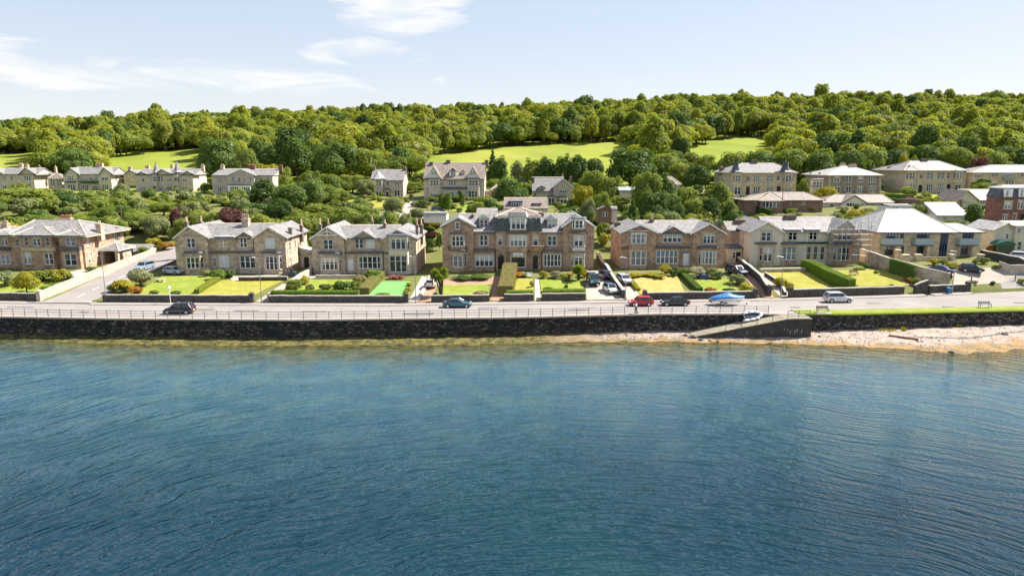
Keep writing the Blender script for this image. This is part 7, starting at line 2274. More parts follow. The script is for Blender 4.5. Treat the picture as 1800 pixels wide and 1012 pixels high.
# ---------------------------------------------------------------- vehicles
rc = random.Random(21)
TYPES = {  # length, width, height, belt, bonnet length, cowl, roof start, roof end, tail
    'hatch': (3.95, 1.72, 1.50, 0.93, 0.98, 1.05, 1.62, 3.38, 3.78),
    'suv': (4.45, 1.86, 1.68, 1.06, 1.10, 1.18, 1.75, 3.95, 4.30),
    'saloon': (4.55, 1.80, 1.42, 0.92, 1.25, 1.32, 2.0, 3.25, 3.95),
    'estate': (4.50, 1.78, 1.50, 0.94, 1.15, 1.22, 1.85, 4.0, 4.35),
    'mpv': (4.50, 1.85, 1.85, 1.05, 0.75, 0.8, 1.55, 4.15, 4.4),
}
def car(px, py, ty, colour, rz, label, rough=0.25, roofm=None, z=None):
    x, y, zz = G(px, py)
    zz = max(zz, 3.0) + 0.07 if z is None else z
    L, W, H, zb, bl, xc, xr0, xr1, xt = TYPES[ty]
    root = thing('car', label, 'car', (x, y, zz), rz)
    pm = paint('car_paint', colour, rough)
    o = L / 2                                  # local x runs from the nose (0) to the tail (L); forward is +x
    fx = lambda a: o - a
    # lower body
    st = [(0.0, 0.34, 0.55, 0.80), (0.08, 0.24, 0.66, 0.90), (0.45, 0.20, zb - 0.17, 0.97), (bl, 0.20, zb - 0.05, 1.0), (xc + 0.15, 0.20, zb, 1.0),
          (L * 0.55, 0.20, zb + 0.02, 1.0), (xt - 0.2, 0.20, zb + 0.03, 0.98), (L - 0.10, 0.26, zb - 0.05, 0.93), (L, 0.38, zb - 0.22, 0.84)]
    rings = []
    for a, z0, z1, k in st:
        w = W / 2 * k
        rings.append([(fx(a), -w * 0.92, z0), (fx(a), -w, z0 + 0.12), (fx(a), -w, z1 - 0.16), (fx(a), -w * 0.93, z1 - 0.04), (fx(a), -w * 0.6, z1),
                      (fx(a), w * 0.6, z1), (fx(a), w * 0.93, z1 - 0.04), (fx(a), w, z1 - 0.16), (fx(a), w, z0 + 0.12), (fx(a), w * 0.92, z0)])
    mb = MB()
    mb.loft(rings)
    body = mb.build('body', pm, root, local=True, smooth=False)
    # glasshouse
    w0, w1 = W / 2 * 0.92, W / 2 * 0.74
    g = MB()
    B = [(fx(xc), -w0 * .9, zb - 0.02), (fx(xt), -w0 * .92, zb), (fx(xt), w0 * .92, zb), (fx(xc), w0 * .9, zb - 0.02)]
    Tp = [(fx(xr0), -w1, H - 0.07), (fx(xr1), -w1, H - 0.08), (fx(xr1), w1, H - 0.08), (fx(xr0), w1, H - 0.07)]
    g.loft([B, Tp])
    g.build('window_glass', M['carglass'], root, local=True)
    r = MB()
    r.loft([[(p[0] + (0.05 if p[0] > 0 else -0.05), p[1] * 1.03, p[2] - 0.02) for p in Tp], [(p[0], p[1] * 1.02, p[2] + 0.03) for p in Tp],
            [(p[0] * 0.8 + (fx(xr0) + fx(xr1)) / 2 * 0.2, p[1] * 0.8, H) for p in Tp]])
    r.build('roof', roofm or pm, root, local=True)
    for i in range(4):                          # corner pillars
        m = MB()
        a, b = Vector(B[i]), Vector(Tp[i])
        m.tube(a, b, 0.065, 0.05, 5)
        m.build('pillar', pm, root, local=True)
    for s in (-1, 1):
        m = MB()
        xm = fx((xr0 + xr1) / 2 + 0.1)
        m.hexa([(xm - .05, s * w0 * .92 - .02, zb), (xm + .05, s * w0 * .92 - .02, zb), (xm + .05, s * w0 * .92 + .02, zb), (xm - .05, s * w0 * .92 + .02, zb),
                (xm - .05, s * w1 * 1.01 - .02, H - .08), (xm + .05, s * w1 * 1.01 - .02, H - .08), (xm + .05, s * w1 * 1.01 + .02, H - .08), (xm - .05, s * w1 * 1.01 + .02, H - .08)])
        m.build('pillar', M['black'], root, local=True)
        m = MB()
        m.box(fx(xc + 0.45) - .08, fx(xc + 0.45) + .08, s * (W / 2 * 0.98) - .02, s * (W / 2 + 0.16), zb + 0.02, zb + 0.16)
        m.build('wing_mirror', pm, root, local=True)
        m = MB()
        m.box(fx(0.06), fx(0.30), s * W / 2 * .52, s * W / 2 * .86, 0.60, 0.74)
        m.build('headlight', M['clear_light'], root, local=True)
        m = MB()
        m.box(fx(L - 0.16), fx(L + 0.005), s * W / 2 * .6, s * W / 2 * .9, zb - 0.26, zb - 0.03)
        m.build('tail_light', M['red_light'], root, local=True)
        for a in (0.78, L - 0.80):
            m = MB()
            m.tube((fx(a), s * (W / 2 - 0.2), 0.32), (fx(a), s * (W / 2 + 0.012), 0.32), 0.385, 0.385, 16)
            m.build('wheel_arch', M['black'], root, local=True)
            m = MB()
            m.tube((fx(a), s * (W / 2 - 0.19), 0.31), (fx(a), s * (W / 2 + 0.03), 0.31), 0.315, 0.305, 16)
            t = m.build('wheel', M['tyre'], root, local=True)
            m = MB()
            m.tube((fx(a), s * (W / 2 + 0.028), 0.31), (fx(a), s * (W / 2 + 0.045), 0.31), 0.215, 0.19, 12)
            m.build('rim', M['rim'], t, local=True)
    m = MB()
    m.box(fx(0.09), fx(-0.012), -W * 0.28, W * 0.28, 0.40, 0.52)
    m.build('grille', M['black'], root, local=True)
    m = MB()
    m.box(fx(L - 0.05), fx(L + 0.014), -0.26, 0.26, 0.52, 0.64)
    m.build('number_plate', M['plate'], root, local=True)
    return root
PI = math.pi
car(316, 551, 'suv', (0.012, 0.016, 0.022), PI, 'black estate car driving left on the shore road by the railing')
car(254, 475, 'suv', (0.22, 0.27, 0.34), -PI / 2 - 0.12, 'silver-blue car coming down the side street')
car(305, 482, 'hatch', (0.45, 0.52, 0.58), -0.3, 'pale blue car half hidden at the corner of the twin-gabled villa')
car(804, 540, 'saloon', (0.02, 0.10, 0.14), 0, 'teal saloon parked in front of the terrace wall')
car(759, 504, 'hatch', (0.52, 0.53, 0.54), PI / 2 - 0.1, 'silver hatchback with red tail lights on the red gravel drive')
car(1042, 499, 'mpv', (0.012, 0.045, 0.055), -PI / 2 + 0.1, 'dark teal people carrier facing out on the forecourt')
car(1063, 489, 'hatch', (0.02, 0.03, 0.07), PI / 2 + 0.25, 'dark blue hatchback with yellow plate at the back of the forecourt')
car(1073, 514, 'hatch', (0.62, 0.64, 0.58), -PI / 2 + 0.25, 'white hatchback with dark roof nearest the road on the forecourt', roofm=M['blue_frame'])
car(1097, 497, 'estate', (0.50, 0.51, 0.53), -PI / 2 + 0.2, 'silver estate car on the drive beside the parched lawn')
car(1126, 537, 'hatch', (0.42, 0.008, 0.02), PI, 'bright red hatchback parked at the kerb')
car(1186, 537, 'saloon', (0.008, 0.018, 0.02), PI, 'black-green saloon parked right of the red hatchback')
car(1294, 482, 'suv', (0.015, 0.02, 0.06), -PI / 2 + 0.45, 'navy car on the pinkish drive beside the brown villa')
car(1472, 531, 'suv', (0.56, 0.58, 0.62), 0.03, 'silver off-roader driving right past the dark wall')
car(1655, 480, 'saloon', (0.04, 0.05, 0.14), -PI / 4, 'blue saloon with glaring bonnet beside the tall brown wall')
car(1707, 478, 'hatch', (0.012, 0.015, 0.03), -0.35, 'black car parked in front of the flats')
car(1794, 456, 'hatch', (0.66, 0.67, 0.68), -0.6, 'white car beside the cream house at the right edge')
car(1603, 356, 'hatch', (0.38, 0.01, 0.04), 0, 'red car on the lane below the golden double villa')
car(578, 361, 'hatch', (0.20, 0.03, 0.025), 0, 'dark red car among bushes behind the three-gabled villa')
car(770, 374, 'hatch', (0.02, 0.05, 0.20), 0, 'blue car on the lane above the white garage')
car(217, 338, 'hatch', (0.6, 0.6, 0.6), 0.2, 'white car by the coach house on the upper road')

# ---------------------------------------------------------------- boat on its trailer
x, y, z = G(1278, 536)
b = thing('boat', 'small motor boat under a bright blue cover on a road trailer', 'boat', (x, y, 3.07), 0.02)
M['blue_tarp'] = plain('blue_tarpaulin', (0.035, 0.16, 0.42), 0.5, 0.3, 1.8, bump=0.5)
M['hull'] = plain('boat_hull', (0.70, 0.72, 0.72), 0.3, 0.06)
prof = [(-2.6, 0.75, 0.62, 0.95, 0.0), (-2.4, 0.92, 0.55, 1.15, 0.05), (-1.5, 1.02, 0.5, 1.35, 0.12), (-0.6, 1.02, 0.5, 1.42, 0.35), (0.2, 1.0, 0.5, 1.45, 0.50), (0.9, 0.92, 0.52, 1.42, 0.2), (1.8, 0.66, 0.62, 1.38, 0.06), (2.5, 0.28, 0.85, 1.38, 0.03), (2.75, 0.05, 1.05, 1.36, 0.0)]
mb, cv = MB(), MB()
r1, r2 = [], []
for (a, w, zk, zs, up) in prof:
    r1.append([(a, 0, zk), (a, w * 0.75, zk + 0.12), (a, w, zs - 0.12), (a, -w, zs - 0.12), (a, -w * 0.75, zk + 0.12)])
    r2.append([(a, -w * 1.05, zs - 0.22), (a, -w * 1.02, zs), (a, -w * 0.45, zs + up * 0.9 + 0.03), (a, 0, zs + up + 0.08), (a, w * 0.45, zs + up * 0.9 + 0.03), (a, w * 1.02, zs), (a, w * 1.05, zs - 0.22)])
mb.loft(r1)
mb.build('hull', M['hull'], b, local=True, smooth=True)
cv.loft(r2, closed=False, cap=False)
cv.build('cover', M['blue_tarp'], b, local=True, smooth=True)
m = MB()
m.box(-3.0, -2.62, -0.2, 0.2, 0.45, 1.0)
m.build('outboard_motor', M['galv'], b, local=True)
t = thing('boat_trailer', 'galvanised trailer carrying the blue-covered boat', 'trailer', (x, y, 3.07), 0.02)
for s in (-1, 1):
    m = MB()
    m.tube((-2.5, s * 0.75, 0.42), (1.2, s * 0.6, 0.46), 0.05, 0.05, 6)
    m.tube((1.2, s * 0.6, 0.46), (3.5, 0, 0.5), 0.05, 0.05, 6)
    m.build('side_rail', M['galv'], t, local=True)
    m = MB()
    m.tube((-0.6, s * 0.9, 0.28), (-0.6, s * 1.08, 0.28), 0.28, 0.28, 14)
    w_ = m.build('wheel', M['tyre'], t, local=True)
    m = MB()
    m.tube((-0.6, s * 1.081, 0.28), (-0.6, s * 1.095, 0.28), 0.16, 0.14, 10)
    m.build('rim', M['white'], w_, local=True)
    m = MB()
    m.box(-0.98, -0.22, s * 0.86, s * 1.12, 0.58, 0.62)
    m.build('mudguard', M['white'], t, local=True)
m = MB()
m.tube((-0.6, -0.9, 0.3), (-0.6, 0.9, 0.3), 0.05, 0.05, 6)
m.build('axle', M['galv'], t, local=True)
m = MB()
m.box(-2.75, -2.68, -0.95, 0.95, 0.42, 0.56)
m.build('light_board', M['red_light'], t, local=True)
m = MB()
m.tube((3.2, 0, 0.0), (3.2, 0, 0.75), 0.04, 0.04, 6)
m.tube((3.2, -0.05, 0.1), (3.2, 0.05, 0.1), 0.1, 0.1, 10)
m.build('jockey_wheel', M['black'], t, local=True)

# ---------------------------------------------------------------- dinghy on the slipway
dx = atz(1307, 556, 2.0)[0]
d = thing('dinghy', 'white inflatable dinghy with dark floor tipped against the sea wall on the slipway', 'dinghy', (dx, Yw(dx) - 1.25, slz(dx) + 0.17))
M['navy'] = plain('navy_pvc', (0.018, 0.025, 0.045), 0.55, 0.25)
path = [(-1.45, -0.62), (-0.6, -0.66), (0.3, -0.62), (0.95, -0.42), (1.35, -0.1), (1.4, 0.0), (1.35, 0.1), (0.95, 0.42), (0.3, 0.62), (-0.6, 0.66), (-1.45, 0.62)]
ca, sa = math.cos(R(48)), math.sin(R(48))
def tip(u, v, n_):
    v2 = v + 0.66
    return (u, v2 * ca - n_ * sa, v2 * sa + n_ * ca + 0.14 + u * 0.17)
m = MB()
for a, q in zip(path, path[1:]):
    m.tube(tip(a[0], a[1], 0.1), tip(q[0], q[1], 0.1), 0.19, 0.19, 10)
m.build('buoyancy_tube', M['white'], d, local=True, smooth=True)
m = MB()
m.add([tip(u, v, 0.12) for u, v in path], [tuple(range(len(path)))])
m.add([tip(u, v, -0.02) for u, v in path], [tuple(range(len(path) - 1, -1, -1))])
m.build('floor', M['navy'], d, local=True)
m = MB()
p = [tip(-1.3, -0.55, 0.02), tip(-1.3, 0.55, 0.02), tip(-1.25, 0.55, 0.02), tip(-1.25, -0.55, 0.02), tip(-1.3, -0.55, 0.4), tip(-1.3, 0.55, 0.4), tip(-1.25, 0.55, 0.4), tip(-1.25, -0.55, 0.4)]
m.hexa(p)
m.build('transom', M['galv'], d, local=True)

# ---------------------------------------------------------------- benches
def bench(x, y, z, rz, label, m_='timber', L=1.8):
    b = thing('bench', label, 'bench', (x, y, z), rz)
    for k in range(4):
        m = MB()
        m.box(-L / 2, L / 2, -0.25 + k * 0.13, -0.15 + k * 0.13, 0.43, 0.46)
        m.build('seat_slat', M[m_], b, local=True)
    for k in range(3):
        m = MB()
        m.hexa([(-L / 2, 0.27 + k * .03, 0.56 + k * .14), (L / 2, 0.27 + k * .03, 0.56 + k * .14), (L / 2, 0.30 + k * .03, 0.56 + k * .14), (-L / 2, 0.30 + k * .03, 0.56 + k * .14),
                (-L / 2, 0.29 + k * .03, 0.67 + k * .14), (L / 2, 0.29 + k * .03, 0.67 + k * .14), (L / 2, 0.32 + k * .03, 0.67 + k * .14), (-L / 2, 0.32 + k * .03, 0.67 + k * .14)])
        m.build('back_slat', M[m_], b, local=True)
    for s in (-1, 1):
        m = MB()
        q = s * (L / 2 - 0.08)
        m.box(q - .03, q + .03, -0.26, -0.20, 0, 0.66)
        m.box(q - .03, q + .03, -0.30, 0.27, 0.62, 0.67)
        m.build('leg', M['iron'], b, local=True)
        m = MB()
        m.hexa([(q - .03, 0.24, 0), (q + .03, 0.24, 0), (q + .03, 0.31, 0), (q - .03, 0.31, 0), (q - .03, 0.31, 0.98), (q + .03, 0.31, 0.98), (q + .03, 0.38, 0.98), (q - .03, 0.38, 0.98)])
        m.build('leg', M['iron'], b, local=True)
def on(px, py, z0):
    return atz(px, py, z0)
x, y, z = on(1447, 550, 3.14)
bench(x, max(y, Yw(x) + 0.7), 3.18, 0.0, 'dark slatted bench on the verge near the slipway railing')
m = MB()
m.box(x - 1.1, x + 1.1, max(y, Yw(x) + 0.7) - 0.75, max(y, Yw(x) + 0.7) + 0.45, 3.1, 3.185)
tag(m.build('bench_plinth', M['concrete']), 'pale concrete plinth under the slatted bench', 'plinth')
x, y, z = on(1731, 541, 3.14)
bench(x, max(y, Yw(x) + 0.9), 3.17, -0.03, 'grey slatted bench on the grass verge far right', 'galv')
x, y, z = G(1501, 484)
bench(x, y, z, 0.05, 'small wooden garden seat on the yellow lawn', 'timber', 1.6)
x, y, z = G(930, 488)
bench(x, y, z, 0.0, 'white garden bench before the terrace flower beds', 'white', 1.5)
x, y, z = G(282, 496)
s_ = thing('stone_table', 'pale stone slab table on the bright lawn', 'table', (x, y, z))
m = MB()
m.bevbox(-0.8, 0.8, -0.35, 0.35, 0.45, 0.58, 0.03)
m.build('slab', M['concrete'], s_, local=True)
for k in (-1, 1):
    m = MB()
    m.box(k * .55 - .12, k * .55 + .12, -0.25, 0.25, -0.1, 0.449)
    m.build('leg', M['concrete'], s_, local=True)
x, y, z = G(1237, 489)
s_ = thing('covered_table', 'garden table under a dark blue cover below the brown villa', 'table', (x, y, z))
m = MB()
m.loft([[(-.85, -.6, 0.05), (.85, -.6, 0.05), (.85, .6, 0.05), (-.85, .6, 0.05)], [(-.75, -.5, .7), (.75, -.5, .7), (.75, .5, .7), (-.75, .5, .7)], [(-.5, -.3, .9), (.5, -.3, .9), (.5, .3, .9), (-.5, .3, .9)]])
m.build('cover', M['blue_frame'], s_, local=True)
m = MB()
m.box(-.6, .6, -.4, .4, -0.05, 0.06)
m.build('frame', M['timber'], s_, local=True)

# ---------------------------------------------------------------- lamp posts, poles, signs
def lamp(px, py, H, label, arm=0.9, side=-1):
    x, y, z = G(px, py)
    z = max(z, 3.0) + 0.1
    l = thing('street_lamp', label, 'lamp post', (x, y, z), group=None)
    m = MB()
    m.tube((0, 0, -0.3), (0, 0, 1.4), 0.11, 0.11, 8)
    m.tube((0, 0, 1.4), (0, 0, H), 0.065, 0.045, 8)
    m.build('pole', M['galv'], l, local=True)
    m = MB()
    m.tube((0, 0, H - 0.02), (side * arm * 0.7, -0.1, H + 0.12), 0.04, 0.035, 6)
    m.build('arm', M['galv'], l, local=True)
    m = MB()
    m.loft([[(side * arm * 0.6, -0.22, H + 0.06), (side * (arm + 0.25), -0.22, H + 0.10), (side * (arm + 0.25), 0.04, H + 0.10), (side * arm * 0.6, 0.04, H + 0.06)],
            [(side * arm * 0.65, -0.18, H + 0.2), (side * (arm + 0.15), -0.18, H + 0.2), (side * (arm + 0.15), 0.0, H + 0.2), (side * arm * 0.65, 0.0, H + 0.2)]])
    m.build('lantern', M['white'], l, local=True)
lamp(187, 530, 7.4, 'tall street lamp at the corner of the side street')
lamp(460, 534, 7.4, 'street lamp in front of the twin-gabled villa')
lamp(731, 534, 7.6, 'street lamp at the mouth of the red gravel drive')
lamp(1099, 530, 7.2, 'street lamp left of the red hatchback')
lamp(1372, 525, 7.0, 'street lamp by the gates of the scaffolded villa')
lamp(1673, 517, 7.4, 'street lamp beside the blue bin')
x, y, z = G(300, 534)
l = thing('bus_stop', 'short white post with round white head behind the black car', 'post', (x, y, 3.1))
m = MB()
m.tube((0, 0, -0.2), (0, 0, 2.3), 0.05, 0.05, 8)
m.build('pole', M['white'], l, local=True)
m = MB()
m.loft([[(0.14 * math.cos(a * PI / 4), 0.14 * math.sin(a * PI / 4), 2.3) for a in range(8)], [(0.24 * math.cos(a * PI / 4), 0.24 * math.sin(a * PI / 4), 2.55) for a in range(8)], [(0.1 * math.cos(a * PI / 4), 0.1 * math.sin(a * PI / 4), 2.85) for a in range(8)]])
m.build('head', M['white'], l, local=True)
def pole(px, py, H, label, m_='timber', r=0.12):
    x, y, z = G(px, py)
    l = thing('utility_pole', label, 'pole', (x, y, z))
    m = MB()
    m.tube((0, 0, -0.4), (0, 0, H), r, r * 0.7, 7)
    m.build('shaft', M[m_], l, local=True)
    m = MB()
    m.box(-0.5, 0.5, -0.05, 0.05, H - 0.5, H - 0.4)
    m.build('crossarm', M[m_], l, local=True)
pole(518, 372, 7.5, 'wooden utility pole among the trees behind the twin-gabled villa')
pole(752, 374, 7.0, 'wooden utility pole beside the pale lane')
pole(1373, 384, 8.0, 'wooden utility pole before the brick bungalow')
pole(216, 405, 7.0, 'wooden utility pole above the side street')

def wheelie(px, py, colour, label, rz=0.0):
    x, y, z = G(px, py)
    b = thing('wheelie_bin', label, 'bin', (x, y, max(z, 3.1)), rz)
    pm = plain('bin_plastic', colour, 0.5, 0.1)
    m = MB()
    m.loft([[(-.24, -.26, .08), (.24, -.26, .08), (.24, .24, .08), (-.24, .24, .08)], [(-.3, -.34, .98), (.3, -.34, .98), (.3, .34, .98), (-.3, .34, .98)]])
    m.build('body', pm, b, local=True)
    m = MB()
    m.hexa([(-.32, -.38, .985), (.32, -.38, .985), (.32, .38, .985), (-.32, .38, .985), (-.3, -.34, 1.03), (.3, -.34, 1.03), (.3, .34, 1.09), (-.3, .34, 1.09)])
    m.build('lid', pm, b, local=True)
    for s in (-1, 1):
        m = MB()
        m.tube((s * .2, .26, .1), (s * .27, .26, .1), .1, .1, 10)
        m.build('wheel', M['tyre'], b, local=True)
wheelie(1667, 517, (0.02, 0.16, 0.36), 'bright blue wheelie bin against the curved wall')
wheelie(508, 486, (0.05, 0.07, 0.12), 'left dark bin beside the side porch of the twin-gabled villa')
wheelie(518, 487, (0.03, 0.07, 0.14), 'right dark bin beside the side porch of the twin-gabled villa')
wheelie(293, 481, (0.03, 0.03, 0.035), 'left black bin at the street edge by the pale blue car')
wheelie(299, 482, (0.02, 0.02, 0.03), 'right black bin at the street edge by the pale blue car')
x, y, z = G(1637, 512)
g_ = thing('gate', 'white ironwork garden gate between the long wall and the curved wall', 'gate', (x, y, 3.1))
for k in range(8):
    m = MB()
    m.box(-0.75 + k * 0.2, -0.70 + k * 0.2, -0.03, 0.03, 0.05, 1.35 + 0.15 * math.sin(k / 7 * PI))
    m.build('bar', M['white'], g_, local=True)
for zz in (0.2, 0.7, 1.25):
    m = MB()
    m.box(-0.78, 0.74, -0.045, 0.045, zz, zz + 0.07)
    m.build('rail', M['white'], g_, local=True)
x, y, z = G(1707, 496)
s_ = thing('sign_post', 'slim dark sign post in the car park bed', 'post', (x, y, z))
m = MB()
m.box(-.12, .12, -.06, .06, -0.1, 1.1)
m.build('post', M['galv'], s_, local=True)
x, y, z = G(1784, 494)
s_ = thing('bollard', 'dark bollard in the kerbed island at the right edge', 'bollard', (x, y, z))
m = MB()
m.tube((0, 0, -0.1), (0, 0, 1.0), 0.09, 0.08, 8)
m.tube((0, 0, 1.0), (0, 0, 1.08), 0.1, 0.04, 8)
m.build('post', M['black'], s_, local=True)

# ---------------------------------------------------------------- walker on the promenade
def skin(name, verts, edges, radii, mat, parent, root_i=0, lv=2):
    me = bpy.data.meshes.new(name)
    me.from_pydata(verts, edges, [])
    o = bpy.data.objects.new(name, me)
    C.objects.link(o)
    o.parent = parent
    bpy.context.view_layer.objects.active = o
    md = o.modifiers.new('skin', 'SKIN')
    md.use_smooth_shade = True
    sv = me.skin_vertices[0].data if me.skin_vertices else None
    if sv is None:
        o.select_set(True)
        bpy.ops.mesh.customdata_skin_add()
        sv = me.skin_vertices[0].data
    for i, r_ in enumerate(radii):
        sv[i].radius = (r_, r_) if not isinstance(r_, tuple) else r_
        sv[i].use_root = (i == root_i)
    ss = o.modifiers.new('sub', 'SUBSURF')
    ss.levels = ss.render_levels = lv
    me.materials.append(mat)
    return o
x, y, z = atz(1118, 551, 3.11)
y = max(y, Yw(x) + 0.5)
pr = thing('person', 'walker in a pale grey top and dark trousers behind the railing near the red car', 'person', (x, y, 3.11), PI * 0.85)
M['skin'] = plain('skin', (0.45, 0.27, 0.19), 0.6, 0.05)
M['jacket'] = plain('pale_jacket', (0.52, 0.55, 0.57), 0.85, 0.15, 6.0)
M['trousers'] = plain('dark_trousers', (0.02, 0.02, 0.026), 0.85, 0.2)
M['hair'] = plain('grey_hair', (0.30, 0.27, 0.24), 0.8, 0.2)
# body: local +x is the way the walker faces
bv = [(0, 0, 0.94), (0, 0, 1.10), (0.01, 0, 1.28), (0.0, 0, 1.42), (0.02, 0, 1.50), (0.04, 0, 1.56), (0.05, 0, 1.66), (0.03, 0, 1.74),
      (0, 0.17, 1.41), (-0.10, 0.23, 1.15), (0.05, 0.24, 0.92), (0.08, 0.235, 0.84),
      (0, -0.17, 1.41), (0.12, -0.23, 1.16), (0.30, -0.22, 0.97), (0.36, -0.21, 0.92),
      (0, 0.09, 0.88), (0.14, 0.09, 0.50), (0.10, 0.09, 0.08), (0.24, 0.09, 0.045),
      (0, -0.09, 0.88), (-0.04, -0.09, 0.48), (-0.30, -0.09, 0.13), (-0.20, -0.09, 0.045)]
be = [(0, 1), (1, 2), (2, 3), (3, 4), (4, 5), (5, 6), (6, 7), (3, 8), (8, 9), (9, 10), (10, 11), (3, 12), (12, 13), (13, 14), (14, 15), (0, 16), (16, 17), (17, 18), (18, 19), (0, 20), (20, 21), (21, 22), (22, 23)]
br = [0.135, 0.12, 0.14, 0.12, 0.06, 0.075, 0.095, 0.07, 0.065, 0.05, 0.038, 0.035, 0.065, 0.05, 0.038, 0.035, 0.09, 0.068, 0.045, 0.04, 0.09, 0.068, 0.045, 0.04]
skin('body', bv, be, br, M['skin'], pr)
skin('jacket', [bv[0], bv[1], bv[2], bv[3], bv[8], bv[9], bv[10], bv[12], bv[13], bv[14]], [(0, 1), (1, 2), (2, 3), (3, 4), (4, 5), (5, 6), (3, 7), (7, 8), (8, 9)],
     [0.17, 0.155, 0.17, 0.14, 0.09, 0.075, 0.06, 0.09, 0.075, 0.06], M['jacket'], pr)
skin('trousers', [bv[0], bv[16], bv[17], bv[18], bv[20], bv[21], bv[22]], [(0, 1), (1, 2), (2, 3), (0, 4), (4, 5), (5, 6)], [0.15, 0.115, 0.09, 0.075, 0.115, 0.09, 0.075], M['trousers'], pr)
skin('hair', [(0.01, 0, 1.70), (-0.02, 0, 1.64), (0.03, 0, 1.755)], [(0, 1), (0, 2)], [0.1, 0.085, 0.06], M['hair'], pr)
for s in (-1, 1):                              # fingers of both hands and shoes
    hx_, hz_ = (0.36, 0.92) if s < 0 else (0.08, 0.84)
    hd = MB()
    for k in range(4):
        hd.tube((hx_ + 0.01, s * (0.20 + 0.022 * k), hz_ - 0.01), (hx_ + 0.05 + 0.01 * (k % 2), s * (0.20 + 0.022 * k), hz_ - 0.09 + 0.008 * abs(k - 1.5)), 0.011, 0.008, 6)
    hd.tube((hx_ + 0.02, s * 0.195, hz_ + 0.0), (hx_ + 0.075, s * 0.185, hz_ - 0.04), 0.012, 0.009, 6)
    hd.build('fingers', M['skin'], pr, local=True)
    fx_, fz_ = (0.10, 0.0) if s > 0 else (-0.32, 0.0)
    sh = MB()
    sh.loft([[(fx_ - .08, s * .09 - .05, 0.0), (fx_ - .08, s * .09 + .05, 0.0), (fx_ - .08, s * .09 + .04, .11), (fx_ - .08, s * .09 - .04, .11)],
             [(fx_ + .08, s * .09 - .055, 0.0), (fx_ + .08, s * .09 + .055, 0.0), (fx_ + .08, s * .09 + .04, .09), (fx_ + .08, s * .09 - .04, .09)],
             [(fx_ + .2, s * .09 - .04, 0.0), (fx_ + .2, s * .09 + .04, 0.0), (fx_ + .2, s * .09 + .03, .04), (fx_ + .2, s * .09 - .03, .04)]])
    sh.build('shoe', M['black'], pr, local=True)

# ---------------------------------------------------------------- beach rocks, driftwood and tufts
rk = random.Random(8)
def beach_z(x, y):
    rr = beach_rows(x)
    return interp(y, [r[0] for r in rr], [r[1] for r in rr])
def rock(px, py, s, label, flat=0.5, group=None):
    x, y, z = atz(px, py, 0.25)
    y = min(y, Yw(x) - 0.4)
    o = MB()
    V = [(v[0] * s * rk.uniform(.75, 1.25), v[1] * s * rk.uniform(.6, 1.1), v[2] * s * flat * rk.uniform(.8, 1.2)) for v in ICO_V]
    o.add(V, ICO_F)
    q = o.build('rock', M['rock'])
    q.location = (x, y, max(beach_z(x, y), -0.05) + 0.1 * s)
    tag(q, label, 'rock', group)
for a in [(1205, 590, .55, 'dark boulder at the foot of the slipway'), (1218, 593, .7, 'large dark slab below the slipway toe'), (1232, 596, .5, 'rock at the water edge below the slipway'), (1248, 597, .35, 'small rock in a line below the ramp wall'), (1262, 597, .3, 'second small rock below the ramp wall'),
          (1340, 591, .35, 'pale-edged rock below the ramp wall middle'), (1420, 594, .3, 'rock below the end of the ramp wall'), (1440, 593, .3, 'rock on the narrow shingle right of the ramp'), (1766, 591, .5, 'flat rock at the far right of the beach'),
          (1672, 616, .45, 'dark weedy rock at the water edge right'), (1612, 601, .3, 'rock beside the drift plank'), (1055, 590, .25, 'small stone at the wall foot, left end of the beach'), (1100, 589, .25, 'small stone at the wall foot below the red car')]:
    rock(*a)
x, y, z = atz(1588, 594, 0.4)
m = MB()
m.bevbox(-1.9, 1.9, -0.22, 0.22, -0.1, 0.22, 0.04)
o = m.build('drift_plank', M['timber'])
o.location = (x, y, beach_z(x, y) + 0.08)
o.rotation_euler = (0.05, 0.02, -0.55)
tag(o, 'dark weathered plank lying on the shingle', 'plank')
st = MB()
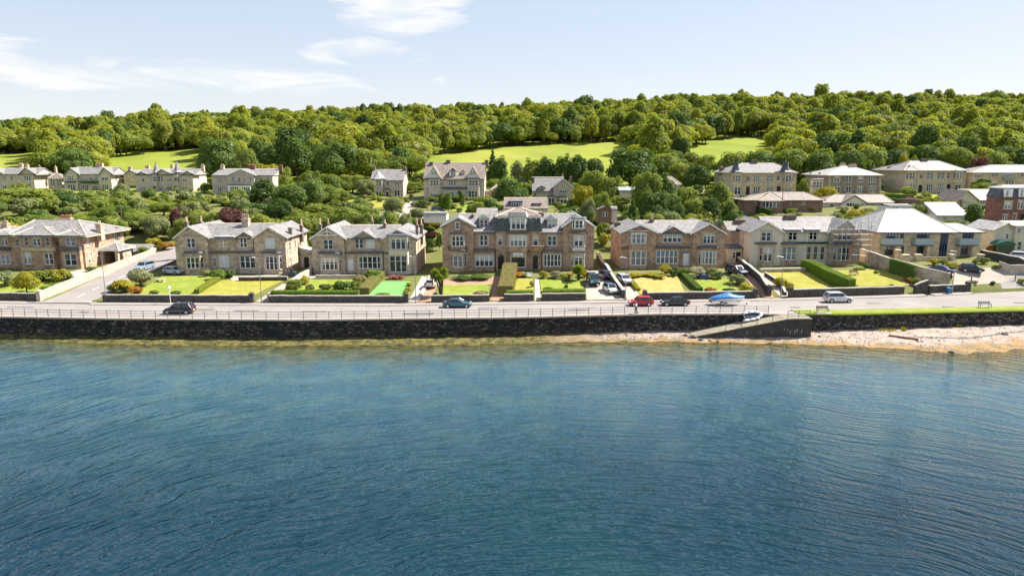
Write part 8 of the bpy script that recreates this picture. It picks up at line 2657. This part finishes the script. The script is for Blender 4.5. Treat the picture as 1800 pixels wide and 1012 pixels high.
for k in range(2600):
    x = rk.uniform(gx(1040), 112)
    ys, yw = Ys(x), Yw(x) - 0.3
    if yw - ys < 0.4:
        continue
    y = ys + (yw - ys) * rk.random()
    s = rk.uniform(0.04, 0.15)
    z = beach_z(x, y) + s * 0.15
    st.mat(M['rock'] if rk.random() < 0.45 else M['coping'])
    st.add([(x - s, y, z), (x, y - s * .8, z), (x + s, y, z), (x, y + s * .8, z), (x + s * .2, y, z + s * .7)], [(0, 1, 4), (1, 2, 4), (2, 3, 4), (3, 0, 4)])
tag(st.build('pebbles'), 'scattered pebbles over the shingle beach', kind='stuff')
wl = MB()
for k in range(900):                            # tide line of dry weed
    x = rk.uniform(gx(1500), 112)
    ys, yw = Ys(x), Yw(x) - 0.3
    t_ = 0.58 + 0.05 * math.sin(x * 0.35) + rk.gauss(0, 0.02)
    y = ys + (yw - ys) * t_
    s = rk.uniform(0.06, 0.2)
    z = beach_z(x, y) + 0.02
    wl.add([(x - s, y - s * .4, z), (x + s, y - s * .3, z), (x + s * .7, y + s * .4, z + .04), (x - s * .6, y + s * .3, z + .05)], [(0, 1, 2, 3)])
tag(wl.build('tide_wrack', M['rock']), 'dark line of dried weed along the beach', kind='stuff')
def tuft(px, py, w, h, label):
    x, y, z = atz(px, py, 0.7)
    y = min(y, Yw(x) - 0.5)
    root = thing('weed_tuft', label, 'plant', (x, y, beach_z(x, y)))
    b_, PV, PF = 0, [], []
    for k in range(70):
        a, l = rk.uniform(0, 6.28), h * rk.uniform(.5, 1)
        ox, oy = rk.uniform(-w, w), rk.uniform(-.2, .2)
        tx, ty = ox + math.cos(a) * l * .5, oy + math.sin(a) * l * .3
        PV += [(ox - .03, oy, 0), (ox + .03, oy, 0), ((ox + tx) / 2 + .03, (oy + ty) / 2, l * .6), (tx, ty, l)]
        PF.append((b_, b_ + 1, b_ + 2, b_ + 3))
        b_ += 4
    me = mesh_np('blades', [(np.array(PV), PF, 0)], [M['leaf_yellow']])
    o = bpy.data.objects.new('blades', me)
    C.objects.link(o)
    o.parent = root
tuft(1560, 581, 1.2, 0.7, 'wide tuft of green weed at the foot of the grass-topped wall')
tuft(1589, 581, 0.3, 0.8, 'narrow green tuft at the foot of the grass-topped wall')
tuft(1670, 570, 0.4, 0.6, 'small green tuft growing on the wall face far right')
